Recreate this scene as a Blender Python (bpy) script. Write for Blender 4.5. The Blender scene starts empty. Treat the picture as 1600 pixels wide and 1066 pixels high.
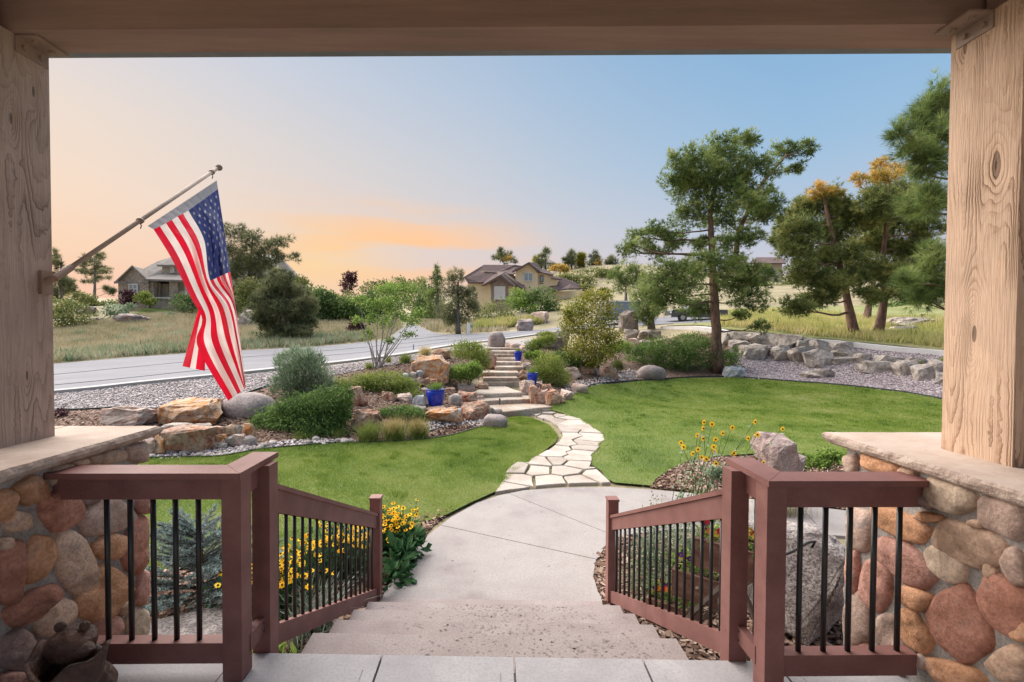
import bpy, bmesh, math, random
import numpy as np
from mathutils import Vector, Matrix, noise as mnoise
from mathutils.geometry import delaunay_2d_cdt

random.seed(7); RNG = np.random.default_rng(11)
SC = bpy.context.scene
COL = SC.collection
PI = math.pi

# ------------------------------------------------------------------ camera, sky, sun, exposure
F_PX = 711.0; EYE = 1.75
YAW = math.radians(.95); PIT = -math.radians(1.2); ROL = math.radians(.27); CX = 784.8; CY = 533.0
fw = np.array([math.sin(YAW)*math.cos(PIT), math.cos(YAW)*math.cos(PIT), math.sin(PIT)])
rt = np.array([math.cos(YAW), -math.sin(YAW), 0.0]); up = np.cross(rt, fw)
rt, up = rt*math.cos(ROL)+up*math.sin(ROL), up*math.cos(ROL)-rt*math.sin(ROL)
cd = bpy.data.cameras.new('camera'); cam = bpy.data.objects.new('camera', cd); COL.objects.link(cam)
cd.sensor_width = 36; cd.lens = 36*F_PX/1600; cd.shift_x = (800-CX)/1600; cd.clip_start = .05; cd.clip_end = 3000
M4 = Matrix(((rt[0], up[0], -fw[0], 0), (rt[1], up[1], -fw[1], 0), (rt[2], up[2], -fw[2], EYE), (0, 0, 0, 1)))
cam.matrix_world = M4
SC.camera = cam

SC.view_settings.view_transform = 'Standard'; SC.view_settings.look = 'None'
SC.view_settings.exposure = 1.02; SC.view_settings.gamma = 1.0; SC.view_settings.use_curve_mapping = False
SC.cycles.max_bounces = 6; SC.cycles.diffuse_bounces = 3; SC.cycles.glossy_bounces = 3
SC.cycles.transmission_bounces = 3; SC.cycles.transparent_max_bounces = 6; SC.cycles.use_denoising = True

def lin(c):
    out = []
    for v in c[:3]:
        v /= 255.0
        out.append(v/12.92 if v <= .04045 else ((v+.055)/1.055)**2.4)
    return tuple(out)+(1.0,)

SUN_EL, SUN_AZ = 50.0, -50.0           # degrees; azimuth from +Y towards +X
w = bpy.data.worlds.new('World'); SC.world = w; w.use_nodes = True
nt = w.node_tree; N = nt.nodes; L = nt.links; N.clear()
def nn(t, **k):
    n = N.new(t)
    for a, b in k.items(): setattr(n, a, b)
    return n
tc = nn('ShaderNodeTexCoord'); sx = nn('ShaderNodeSeparateXYZ'); L.new(tc.outputs['Generated'], sx.inputs[0])
def mth(op, a, b=None, c=None, clamp=False):
    m = nn('ShaderNodeMath', operation=op); m.use_clamp = clamp
    for i, v in enumerate((a, b, c)):
        if v is None: continue
        if isinstance(v, (int, float)): m.inputs[i].default_value = v
        else: L.new(v, m.inputs[i])
    return m.outputs[0]
az = mth('ARCTAN2', sx.outputs[0], sx.outputs[1])             # radians from +Y
el = sx.outputs[2]
def ramp(fac, stops):
    r = nn('ShaderNodeValToRGB'); e = r.color_ramp.elements
    e[0].position, e[0].color = stops[0][0], lin(stops[0][1])
    e[1].position, e[1].color = stops[-1][0], lin(stops[-1][1])
    for p, c in stops[1:-1]:
        x = e.new(p); x.color = lin(c)
    L.new(fac, r.inputs[0]); return r.outputs[0]
cold = ramp(el, [(0, (222, 200, 200)), (.10, (206, 200, 210)), (.2, (184, 198, 217)), (.33, (156, 189, 219)), (.5, (131, 175, 213)), (1.0, (100, 148, 198))])
warm = ramp(el, [(0, (246, 188, 164)), (.06, (249, 200, 170)), (.13, (250, 212, 180)), (.22, (246, 219, 196)), (.34, (236, 219, 206)), (.46, (217, 214, 219)), (1.0, (122, 156, 200))])
f = mth('MULTIPLY_ADD', az, -.72, .42, clamp=True)
# the glow fades again far round to the left/back
f2 = mth('MULTIPLY_ADD', mth('ABSOLUTE', mth('ADD', az, .65)), -.55, 1.35, clamp=True)
f = mth('MULTIPLY', f, f2)
f = mth('SMOOTH_MIN', f, 1.0, .1)
mx = nn('ShaderNodeMix', data_type='RGBA'); L.new(f, mx.inputs[0]); L.new(cold, mx.inputs[6]); L.new(warm, mx.inputs[7])
# thin streaky sunset clouds
mp = nn('ShaderNodeMapping'); L.new(tc.outputs['Generated'], mp.inputs[0]); mp.inputs['Scale'].default_value = (1.6, 1.6, 13.0)
mp.inputs['Rotation'].default_value = (0, .12, 0); mp.inputs['Location'].default_value = (11, 0, 0)
nz = nn('ShaderNodeTexNoise'); nz.inputs['Scale'].default_value = 1.5; nz.inputs['Detail'].default_value = 5; nz.inputs['Roughness'].default_value = .5
L.new(mp.outputs[0], nz.inputs['Vector'])
cf = mth('MULTIPLY_ADD', nz.outputs[0], 7.0, -2.95, clamp=True)
band = mth('MULTIPLY', mth('MULTIPLY_ADD', mth('ABSOLUTE', mth('ADD', el, -.175)), -9.5, 1.15, clamp=True),
           mth('MULTIPLY_ADD', mth('ABSOLUTE', mth('ADD', az, .20)), -3.4, 1.2, clamp=True))
cf = mth('MULTIPLY', cf, band)
m2 = nn('ShaderNodeMix', data_type='RGBA'); L.new(mth('MULTIPLY', cf, .9), m2.inputs[0]); L.new(mx.outputs[2], m2.inputs[6]); m2.inputs[7].default_value = lin((255, 200, 150))
# brighter yellow glow where the sun went down
gl = mth('MULTIPLY', mth('MULTIPLY_ADD', mth('ABSOLUTE', mth('ADD', el, -.13)), -9, 1.0, clamp=True), mth('MULTIPLY_ADD', mth('ABSOLUTE', mth('ADD', az, .37)), -4.5, 1.0, clamp=True))
m3 = nn('ShaderNodeMix', data_type='RGBA'); L.new(mth('MULTIPLY', gl, .6), m3.inputs[0]); L.new(m2.outputs[2], m3.inputs[6]); m3.inputs[7].default_value = lin((254, 214, 146))
bg = nn('ShaderNodeBackground'); bg.inputs['Strength'].default_value = .515; L.new(m3.outputs[2], bg.inputs[0])
wo = nn('ShaderNodeOutputWorld'); L.new(bg.outputs[0], wo.inputs[0])
w.cycles.sampling_method = 'MANUAL'; w.cycles.sample_map_resolution = 512

sl = bpy.data.lights.new('sun', 'SUN'); sl.energy = 5.0; sl.angle = math.radians(95); sl.color = (1.0, .93, .85)
so = bpy.data.objects.new('sun', sl); COL.objects.link(so)
_d = Vector((math.sin(math.radians(SUN_AZ))*math.cos(math.radians(SUN_EL)), math.cos(math.radians(SUN_AZ))*math.cos(math.radians(SUN_EL)), math.sin(math.radians(SUN_EL))))
so.rotation_euler = _d.to_track_quat('Z', 'Y').to_euler()

# ------------------------------------------------------------------ measuring helpers: a photo pixel and a distance give a place
def ray(u, v): return fw+(u-CX)/F_PX*rt+(CY-v)/F_PX*up
def W(u, v, Y):
    d = ray(u, v); t = Y/d[1]; return np.array([d[0]*t, Y, EYE+d[2]*t])
def WX(u, v, X):
    d = ray(u, v); t = X/d[0]; return np.array([X, d[1]*t, EYE+d[2]*t])
def WZ(u, v, z):
    d = ray(u, v); t = (z-EYE)/d[2]; return np.array([d[0]*t, d[1]*t, z])
LAWN = -.84
ctl = []
def cp(u, v, Y): ctl.append(W(u, v, Y))
def cz(x, y, z): ctl.append(np.array([x, y, z]))
for x, y in ((-9, -6), (0, -6), (9, -6), (-4, 2), (4, 2), (-4, 6), (0, 6), (4, 6), (-8, 2), (9, 3), (0, 9), (3, 9), (-3, 9), (6, 9), (10, 9), (-7, 5.5), (2, 12), (5, 12), (9, 12), (-1, 11.3), (-20, -6), (20, -6), (0, -30)):
    cz(x, y, LAWN)
for a in ((240, 716, 9.1), (400, 702, 9.7), (550, 692, 10.4), (700, 678, 11.4), (790, 657, 12.9)): cp(*a)
for a in ((60, 668, 10.3), (160, 645, 11), (260, 650, 11.2), (100, 638, 11.8), (250, 635, 11.8), (400, 608, 13.4), (-60, 650, 11.3)): cp(*a)
for a in ((-200, 650, 12), (86, 612, 14), (220, 598, 15), (350, 585, 16), (480, 571, 17.8), (560, 562, 19.5), (640, 551, 23), (700, 540, 27), (790, 528, 33), (870, 517, 40)): cp(*a)
for a in ((-200, 595, 20), (86, 570, 23), (200, 559, 25.5), (300, 548, 28), (400, 538, 31), (480, 530, 34), (560, 520, 39), (640, 514, 45), (730, 519, 45), (860, 508, 54)): cp(*a)
for a in ((590, 578, 16), (650, 585, 15.3), (700, 572, 16.5), (720, 545, 22), (681, 637, 13), (560, 650, 11.6), (480, 630, 12.2), (620, 615, 13.6)): cp(*a)
cz(0, 24.5, 1.05)
for a in ((784, 864, 639, -.66), (745, 837, 625, -.52), (741, 816, 614, -.37), (748, 810, 597, -.21), (755, 809, 590.5, -.06), (753, 811, 582, .10), (773, 818, 573.5, .25), (774, 815, 566, .40), (773, 806, 559.5, .54), (773, 806, 554, .68), (765, 806, 548.5, .82), (762, 812, 544, .93)):
    for k_ in (.12, .88):
        q_ = WZ(a[0]+(a[1]-a[0])*k_, a[2], a[3]); cz(q_[0], q_[1]+.15, a[3]-.22)
for a in ((850, 632, 14.9), (900, 614, 17), (960, 602, 19.2), (1030, 595, 20.8), (1090, 592, 21.4), (1200, 597, 20.5), (1300, 603, 19.3), (1380, 611, 18), (1470, 625, 16.2), (1620, 660, 13.5)): cp(*a)
for a in ((860, 600, 17.6), (930, 583, 20), (1000, 560, 24.5), (1118, 581, 22.8), (1210, 562, 24), (1300, 570, 22.2), (1400, 585, 20), (1470, 590, 18.8)): cp(*a)
for a in ((1130, 521, 26.5), (1200, 526, 25.8), (1300, 538, 24), (1400, 548, 22), (1480, 556, 20.6), (1640, 575, 18), (1000, 522, 30), (930, 520, 33)): cp(*a)
for a in ((1130, 508, 36), (1250, 500, 38), (1335, 524, 30), (1378, 524, 31), (1352, 500, 38), (1450, 500, 32), (1450, 528, 25.5), (1250, 452, 70), (1190, 480, 55), (1640, 520, 25),
          (1000, 505, 45), (1090, 498, 45), (960, 455, 90), (940, 412, 130), (1200, 440, 110), (1440, 440, 60), (1640, 440, 60), (860, 490, 60), (780, 500, 58), (800, 482, 85), (700, 500, 70), (650, 503, 60)): cp(*a)
for a in ((86, 545, 33), (150, 545, 30), (200, 520, 40), (130, 506, 50), (200, 494, 52), (230, 478, 62), (100, 480, 66), (440, 502, 52), (550, 498, 56), (350, 520, 40), (300, 490, 60), (-100, 520, 50),
          (560, 490, 100), (150, 484, 110), (-300, 470, 110), (440, 480, 90)): cp(*a)
for x, y, z in ((-120, 200, 14), (-250, 100, 12), (0, 220, 12), (100, 220, 26), (250, 150, 24), (-300, 400, 16), (0, 450, 18), (300, 400, 28), (-60, 0, -2), (60, 0, 3), (-200, -60, -3), (200, -60, 5)): cz(x, y, z)
CT = np.array(ctl); XY = CT[:, :2]
def _U(r2): return np.where(r2 > 1e-9, r2*np.log(np.maximum(r2, 1e-9)), 0.0)
_K = _U(((XY[:, None]-XY[None])**2).sum(-1)/100)
_n = len(XY); _A = np.zeros((_n+3, _n+3)); _A[:_n, :_n] = _K+np.eye(_n)*1e-3
_A[:_n, _n] = 1; _A[:_n, _n+1:] = XY/10; _A[_n, :_n] = 1; _A[_n+1:, :_n] = XY.T/10
_wt = np.linalg.solve(_A, np.concatenate([CT[:, 2], np.zeros(3)]))
def H(xy):
    xy = np.atleast_2d(np.asarray(xy, float)); out = np.empty(len(xy))
    for i in range(0, len(xy), 20000):
        q = xy[i:i+20000]
        out[i:i+20000] = _U(((q[:, None]-XY[None])**2).sum(-1)/100)@_wt[:_n]+_wt[_n]+q/10@_wt[_n+1:]
    # flat garden near the house
    x, y = xy[:, 0], xy[:, 1]
    d = np.maximum(np.abs(x)-6.5, 0)**2+np.maximum(np.abs(y-1.5)-6.3, 0)**2
    k = np.clip(1-np.sqrt(d)/2.5, 0, 1); k = k*k*(3-2*k)
    out = out*(1-k)+LAWN*k
    return out
def h1(x, y): return float(H([[x, y]])[0])
def R(u, v, tmax=260):
    d = ray(u, v); t = np.concatenate([np.linspace(2, 40, 500), np.linspace(40.2, tmax, 400)])
    P = np.stack([d[0]*t, d[1]*t, EYE+d[2]*t], 1)
    g = P[:, 2]-H(P[:, :2])
    k = np.where(g <= 0)[0]
    if len(k) == 0: return P[np.argmin(g)]
    k = k[0]
    if k == 0: return P[0]
    a = g[k-1]/(g[k-1]-g[k]); return P[k-1]*(1-a)+P[k]*a

# ------------------------------------------------------------------ object helpers
def tag(o, label=None, cat=None, group=None, kind=None):
    if label: o['label'] = label
    if cat: o['category'] = cat
    if group: o['group'] = group
    if kind: o['kind'] = kind
    return o
def empty(name, loc, label, cat, group=None, rz=0):
    o = bpy.data.objects.new(name, None); COL.objects.link(o); o.location = tuple(map(float, loc)); o.rotation_euler = (0, 0, rz)
    o.empty_display_size = .1
    return tag(o, label, cat, group)
def link(name, me, m, parent=None):
    o = bpy.data.objects.new(name, me); COL.objects.link(o)
    if m is not None and len(me.materials) == 0:
        for q in (m if isinstance(m, (list, tuple)) else [m]): me.materials.append(q)
    if parent is not None:
        o.parent = parent
        o.matrix_parent_inverse = Matrix.Translation(-Vector(parent.location)) if parent.parent is None else Matrix.Identity(4)
    return o
# geometry is written in world coordinates; children of a thing keep them through matrix_parent_inverse
def mesh_np(name, V, Fc, tint=None, smooth=False):
    me = bpy.data.meshes.new(name)
    V = np.asarray(V, np.float32); Fc = np.asarray(Fc, np.int32); k = Fc.shape[1]; n = len(Fc)
    me.vertices.add(len(V)); me.vertices.foreach_set('co', V.ravel())
    me.loops.add(n*k); me.loops.foreach_set('vertex_index', Fc.ravel())
    me.polygons.add(n); me.polygons.foreach_set('loop_start', np.arange(0, n*k, k, dtype=np.int32))
    me.update(calc_edges=True)
    if tint is not None:
        a = me.attributes.new('tint', 'FLOAT', 'FACE'); a.data.foreach_set('value', np.asarray(tint, np.float32))
    me.polygons.foreach_set('use_smooth', np.full(n, smooth))
    return me
class MB:
    def __init__(s): s.bm = bmesh.new()
    def verts(s, pts): return [s.bm.verts.new(tuple(map(float, p))) for p in pts]
    def box(s, x0, x1, y0, y1, z0, z1, sk=0.0):
        P = [(x, y-sk*x, z) for z in (z0, z1) for y in (y0, y1) for x in (x0, x1)]
        v = s.verts(P)
        for f in ((0, 2, 3, 1), (4, 5, 7, 6), (0, 1, 5, 4), (2, 6, 7, 3), (0, 4, 6, 2), (1, 3, 7, 5)): s.bm.faces.new([v[i] for i in f])
        return s
    def hexa(s, a, b):          # two quads (lists of 4 points), same winding
        v = s.verts(list(a)+list(b))
        for f in ((3, 2, 1, 0), (4, 5, 6, 7), (0, 1, 5, 4), (1, 2, 6, 5), (2, 3, 7, 6), (3, 0, 4, 7)): s.bm.faces.new([v[i] for i in f])
        return s
    def prism(s, poly, off):    # extrude a planar polygon by a vector
        n = len(poly); a = s.verts(poly); b = s.verts([np.asarray(p)+np.asarray(off) for p in poly])
        s.bm.faces.new(a[::-1]); s.bm.faces.new(b)
        for i in range(n): s.bm.faces.new([a[i], a[(i+1) % n], b[(i+1) % n], b[i]])
        return s
    def tube(s, pts, rad, seg=8, cap=True):
        pts = [Vector(tuple(map(float, p))) for p in pts]
        if not isinstance(rad, (list, tuple)): rad = [rad]*len(pts)
        rings = []; prev = None
        for i, p in enumerate(pts):
            t = (pts[min(i+1, len(pts)-1)]-pts[max(i-1, 0)]); t.normalize()
            n = Vector((0, 0, 1)).cross(t) if prev is None else (prev-t*prev.dot(t))
            if n.length < 1e-4: n = Vector((1, 0, 0))-t*t.x
            if n.length < 1e-4: n = Vector((0, 1, 0))
            n.normalize(); prev = n; b = t.cross(n)
            rings.append([s.bm.verts.new(p+(n*math.cos(2*PI*k/seg)+b*math.sin(2*PI*k/seg))*rad[i]) for k in range(seg)])
        for a, b in zip(rings, rings[1:]):
            for k in range(seg): s.bm.faces.new([a[k], a[(k+1) % seg], b[(k+1) % seg], b[k]])
        if cap: s.bm.faces.new(rings[0][::-1]); s.bm.faces.new(rings[-1])
        return s
    def ball(s, c, r, sub=2):
        g = bmesh.ops.create_icosphere(s.bm, subdivisions=sub, radius=1.0)
        r = (r, r, r) if isinstance(r, (int, float)) else r
        for v in g['verts']: v.co = Vector((c[0]+v.co.x*r[0], c[1]+v.co.y*r[1], c[2]+v.co.z*r[2]))
        return s
    def build(s, name, m, parent=None, smooth=False, bev=0, seg=2):
        bm = s.bm
        if bev: bmesh.ops.bevel(bm, geom=[e for e in bm.edges if len(e.link_faces) == 2 and e.calc_face_angle(0) > .5], offset=bev, segments=seg, profile=.6, affect='EDGES', clamp_overlap=True)
        bmesh.ops.recalc_face_normals(bm, faces=bm.faces)
        me = bpy.data.meshes.new(name); bm.to_mesh(me); bm.free()
        if smooth: me.polygons.foreach_set('use_smooth', [True]*len(me.polygons))
        return link(name, me, m, parent)

# ------------------------------------------------------------------ materials
def newmat(name):
    m = bpy.data.materials.new(name); m.use_nodes = True; t = m.node_tree; t.nodes.clear(); return m, t
def rampn(t, stops):
    r = t.nodes.new('ShaderNodeValToRGB'); e = r.color_ramp.elements
    e[0].position, e[0].color = stops[0][0], tuple(stops[0][1])+(1,)
    e[1].position, e[1].color = stops[-1][0], tuple(stops[-1][1])+(1,)
    for p, c in stops[1:-1]: x = e.new(p); x.color = tuple(c)+(1,)
    return r
def mix(t, fac, a, b, mode='MIX'):
    m = t.nodes.new('ShaderNodeMix'); m.data_type = 'RGBA'; m.blend_type = mode
    for i, v in ((0, fac), (6, a), (7, b)):
        if isinstance(v, (int, float)): m.inputs[i].default_value = v
        elif isinstance(v, tuple): m.inputs[i].default_value = v+(1,) if len(v) == 3 else v
        else: t.links.new(v, m.inputs[i])
    return m.outputs[2]
def mottled(name, cols, scale=4, detail=6, rough=.85, bump=.3, bscale=None, fine=None, finec=None, finemix=.4, spec=.3, dist=0.0, perobj=.12, stretch=None, coord='Object', bdist=.02):
    """base colours mixed by noise, fine speckle, per-object value shift and relief"""
    cols = [tuple(x*.87 for x in c_) for c_ in cols]; finec = tuple(x*.87 for x in finec) if finec else None
    m, t = newmat(name); n = t.nodes; l = t.links
    tc = n.new('ShaderNodeTexCoord'); vec = tc.outputs[coord]
    if stretch:
        mp = n.new('ShaderNodeMapping'); mp.inputs['Scale'].default_value = stretch; l.new(vec, mp.inputs[0]); vec = mp.outputs[0]
    a = n.new('ShaderNodeTexNoise'); a.inputs['Scale'].default_value = scale; a.inputs['Detail'].default_value = detail; a.inputs['Roughness'].default_value = .62; a.inputs['Distortion'].default_value = dist
    l.new(vec, a.inputs['Vector'])
    k = len(cols); r = rampn(t, [(.3+.4*i/(k-1), c) for i, c in enumerate(cols)]); l.new(a.outputs[0], r.inputs[0]); c = r.outputs[0]
    if fine:
        b = n.new('ShaderNodeTexNoise'); b.inputs['Scale'].default_value = fine; b.inputs['Detail'].default_value = 3; l.new(vec, b.inputs['Vector'])
        rr = rampn(t, [(.46, (0, 0, 0)), (.62, (1, 1, 1))]); l.new(b.outputs[0], rr.inputs[0])
        mm = n.new('ShaderNodeMath'); mm.operation = 'MULTIPLY'; mm.inputs[1].default_value = finemix; l.new(rr.outputs[0], mm.inputs[0])
        c = mix(t, mm.outputs[0], c, finec)
    if perobj:
        oi = n.new('ShaderNodeObjectInfo'); mr = n.new('ShaderNodeMapRange'); mr.inputs[3].default_value = 1-perobj; mr.inputs[4].default_value = 1+perobj; l.new(oi.outputs['Random'], mr.inputs[0])
        hs = n.new('ShaderNodeHueSaturation'); l.new(mr.outputs[0], hs.inputs['Value']); l.new(c, hs.inputs['Color']); c = hs.outputs[0]
    p = n.new('ShaderNodeBsdfPrincipled'); l.new(c, p.inputs['Base Color']); p.inputs['Roughness'].default_value = rough; p.inputs['Specular IOR Level'].default_value = spec
    if bump:
        b2 = n.new('ShaderNodeTexNoise'); b2.inputs['Scale'].default_value = bscale or scale*6; b2.inputs['Detail'].default_value = 8; b2.inputs['Roughness'].default_value = .65; l.new(vec, b2.inputs['Vector'])
        bp = n.new('ShaderNodeBump'); bp.inputs['Strength'].default_value = bump; bp.inputs['Distance'].default_value = bdist; l.new(b2.outputs[0], bp.inputs['Height']); l.new(bp.outputs[0], p.inputs['Normal'])
    o = n.new('ShaderNodeOutputMaterial'); l.new(p.outputs[0], o.inputs[0])
    return m
def plain(name, col, rough=.5, metal=0, spec=.5, emis=None, coat=0):
    m, t = newmat(name); p = t.nodes.new('ShaderNodeBsdfPrincipled'); o = t.nodes.new('ShaderNodeOutputMaterial'); t.links.new(p.outputs[0], o.inputs[0])
    nz = t.nodes.new('ShaderNodeTexNoise'); nz.inputs['Scale'].default_value = 9; nz.inputs['Detail'].default_value = 4
    tcn = t.nodes.new('ShaderNodeTexCoord'); t.links.new(tcn.outputs['Object'], nz.inputs['Vector'])
    r = rampn(t, [(.3, tuple(c*.86 for c in col)), (.7, tuple(min(1, c*1.12) for c in col))]); t.links.new(nz.outputs[0], r.inputs[0]); t.links.new(r.outputs[0], p.inputs['Base Color'])
    p.inputs['Roughness'].default_value = rough; p.inputs['Metallic'].default_value = metal; p.inputs['Specular IOR Level'].default_value = spec; p.inputs['Coat Weight'].default_value = coat
    return m
def leafmat(name, cols, transl=.35, rough=.6, nscale=.9, tips=None):
    m, t = newmat(name); n = t.nodes; l = t.links
    at = n.new('ShaderNodeAttribute'); at.attribute_name = 'tint'
    tc = n.new('ShaderNodeTexCoord'); nz = n.new('ShaderNodeTexNoise'); nz.inputs['Scale'].default_value = nscale; nz.inputs['Detail'].default_value = 3; l.new(tc.outputs['Object'], nz.inputs['Vector'])
    ad = n.new('ShaderNodeMath'); ad.operation = 'MULTIPLY_ADD'; ad.inputs[1].default_value = 1.1; ad.inputs[2].default_value = -.55; l.new(nz.outputs[0], ad.inputs[0])
    a2 = n.new('ShaderNodeMath'); a2.operation = 'ADD'; a2.use_clamp = True; l.new(ad.outputs[0], a2.inputs[0]); l.new(at.outputs['Fac'], a2.inputs[1])
    k = len(cols); r = rampn(t, [(i/(k-1), c) for i, c in enumerate(cols)]); l.new(a2.outputs[0], r.inputs[0])
    p = n.new('ShaderNodeBsdfPrincipled'); l.new(r.outputs[0], p.inputs['Base Color']); p.inputs['Roughness'].default_value = rough; p.inputs['Specular IOR Level'].default_value = .06
    tr = n.new('ShaderNodeBsdfTranslucent'); l.new(r.outputs[0], tr.inputs[0])
    mxs = n.new('ShaderNodeMixShader'); mxs.inputs[0].default_value = transl; l.new(p.outputs[0], mxs.inputs[1]); l.new(tr.outputs[0], mxs.inputs[2])
    o = n.new('ShaderNodeOutputMaterial'); l.new(mxs.outputs[0], o.inputs[0]); return m
def cellmat(name, cols, scale, rough=.9, bump=.8, gap=None, bdist=.03, big=None):
    """gravel / chips: voronoi cells of many colours with relief"""
    m, t = newmat(name); n = t.nodes; l = t.links
    tc = n.new('ShaderNodeTexCoord'); v = n.new('ShaderNodeTexVoronoi'); v.inputs['Scale'].default_value = scale; l.new(tc.outputs['Object'], v.inputs['Vector'])
    sp = n.new('ShaderNodeSeparateColor'); l.new(v.outputs['Color'], sp.inputs[0])
    k = len(cols); r = rampn(t, [(i/(k-1), c) for i, c in enumerate(cols)]); r.color_ramp.interpolation = 'LINEAR'; l.new(sp.outputs[0], r.inputs[0]); c = r.outputs[0]
    if gap:
        g = rampn(t, [(.0, (0, 0, 0)), (.5, (0, 0, 0)), (.75, (1, 1, 1))]); l.new(v.outputs['Distance'], g.inputs[0]); c = mix(t, g.outputs[0], c, gap)
    if big:
        nz = n.new('ShaderNodeTexNoise'); nz.inputs['Scale'].default_value = .5; nz.inputs['Detail'].default_value = 5; l.new(tc.outputs['Object'], nz.inputs['Vector'])
        g = rampn(t, [(.4, (0, 0, 0)), (.65, (1, 1, 1))]); l.new(nz.outputs[0], g.inputs[0])
        mm = n.new('ShaderNodeMath'); mm.operation = 'MULTIPLY'; mm.inputs[1].default_value = .5; l.new(g.outputs[0], mm.inputs[0]); c = mix(t, mm.outputs[0], c, big)
    p = n.new('ShaderNodeBsdfPrincipled'); l.new(c, p.inputs['Base Color']); p.inputs['Roughness'].default_value = rough; p.inputs['Specular IOR Level'].default_value = .2
    iv = n.new('ShaderNodeMath'); iv.operation = 'SUBTRACT'; iv.inputs[0].default_value = 1; l.new(v.outputs['Distance'], iv.inputs[1])
    bp = n.new('ShaderNodeBump'); bp.inputs['Strength'].default_value = bump; bp.inputs['Distance'].default_value = bdist; l.new(iv.outputs[0], bp.inputs['Height']); l.new(bp.outputs[0], p.inputs['Normal'])
    o = n.new('ShaderNodeOutputMaterial'); l.new(p.outputs[0], o.inputs[0]); return m
def woodmat(name, dark, mid, light, knots, seed=0.0, freq=60):
    """sawn, painted timber: growth lines are contours of a long-stretched field that swells round each knot"""
    m, t = newmat(name); n = t.nodes; l = t.links
    tc = n.new('ShaderNodeTexCoord'); mp = n.new('ShaderNodeMapping'); mp.inputs['Scale'].default_value = (5, 5, .42); mp.inputs['Location'].default_value = (seed, seed*.7, seed*.3); l.new(tc.outputs['Object'], mp.inputs[0])
    def mt(op, a, b=None, c=None):
        q = n.new('ShaderNodeMath'); q.operation = op
        for i_, v in enumerate((a, b, c)):
            if v is None: continue
            if isinstance(v, (int, float)): q.inputs[i_].default_value = v
            else: l.new(v, q.inputs[i_])
        return q.outputs[0]
    a = n.new('ShaderNodeTexNoise'); a.inputs['Scale'].default_value = 1; a.inputs['Detail'].default_value = 1.5; a.inputs['Roughness'].default_value = .45; l.new(mp.outputs[0], a.inputs['Vector'])
    field = a.outputs[0]
    core = None
    for (kx, ky, kz, rz, amp) in knots:
        dv = n.new('ShaderNodeVectorMath'); dv.operation = 'SUBTRACT'; l.new(tc.outputs['Object'], dv.inputs[0]); dv.inputs[1].default_value = (kx, ky, kz)
        sc_ = n.new('ShaderNodeVectorMath'); sc_.operation = 'MULTIPLY'; l.new(dv.outputs[0], sc_.inputs[0]); sc_.inputs[1].default_value = (1.2/rz, 2.2/rz, .55/rz)
        ln = n.new('ShaderNodeVectorMath'); ln.operation = 'LENGTH'; l.new(sc_.outputs[0], ln.inputs[0]); g = mt('EXPONENT', mt('MULTIPLY', mt('POWER', ln.outputs['Value'], 1.3), -1.0))
        field = mt('MULTIPLY_ADD', g, amp, field); cz_ = mt('GREATER_THAN', g, .86); core = cz_ if core is None else mt('MAXIMUM', core, cz_)
    wob = n.new('ShaderNodeTexNoise'); wob.inputs['Scale'].default_value = 28; wob.inputs['Detail'].default_value = 5; l.new(tc.outputs['Object'], wob.inputs['Vector'])
    ph = mt('MULTIPLY_ADD', field, freq, mt('MULTIPLY', wob.outputs[0], .8)); fr_ = mt('FRACT', ph)          # saw-tooth rings: slow pale growth, sharp dark line
    ringv = mt('POWER', fr_, 3.0)
    vis = n.new('ShaderNodeTexNoise'); vis.inputs['Scale'].default_value = 2.3; vis.inputs['Detail'].default_value = 3; l.new(tc.outputs['Object'], vis.inputs['Vector'])
    vr = rampn(t, [(.35, (.12,)*3), (.65, (1,)*3)]); l.new(vis.outputs[0], vr.inputs[0])
    rv = mt('MULTIPLY', ringv, vr.outputs[0])
    r = rampn(t, [(0, light), (.45, mid), (1, dark)]); l.new(rv, r.inputs[0])
    st_ = n.new('ShaderNodeMapping'); st_.inputs['Scale'].default_value = (160, 160, 7); l.new(tc.outputs['Object'], st_.inputs[0]); fz = n.new('ShaderNodeTexNoise'); fz.inputs['Scale'].default_value = 1; fz.inputs['Detail'].default_value = 4; l.new(st_.outputs[0], fz.inputs['Vector'])
    rb = rampn(t, [(.3, (.80,)*3), (.7, (1.12,)*3)]); l.new(fz.outputs[0], rb.inputs[0]); c = mix(t, .7, r.outputs[0], rb.outputs[0], 'MULTIPLY')
    b = n.new('ShaderNodeTexNoise'); b.inputs['Scale'].default_value = 4; b.inputs['Detail'].default_value = 8; l.new(tc.outputs['Object'], b.inputs['Vector']); rb2 = rampn(t, [(.3, (.86,)*3), (.7, (1.06,)*3)]); l.new(b.outputs[0], rb2.inputs[0]); c = mix(t, 1.0, c, rb2.outputs[0], 'MULTIPLY')
    if core is not None: c = mix(t, mt('MULTIPLY', core, .75), c, tuple(x*.6 for x in dark))
    p = n.new('ShaderNodeBsdfPrincipled'); l.new(c, p.inputs['Base Color']); p.inputs['Roughness'].default_value = .75; p.inputs['Specular IOR Level'].default_value = .25
    h_ = mt('MULTIPLY_ADD', fz.outputs[0], .5, mt('MULTIPLY', rv, -1.0)); bp = n.new('ShaderNodeBump'); bp.inputs['Strength'].default_value = .8; bp.inputs['Distance'].default_value = .008; l.new(h_, bp.inputs['Height']); l.new(bp.outputs[0], p.inputs['Normal'])
    o = n.new('ShaderNodeOutputMaterial'); l.new(p.outputs[0], o.inputs[0]); return m

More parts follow.
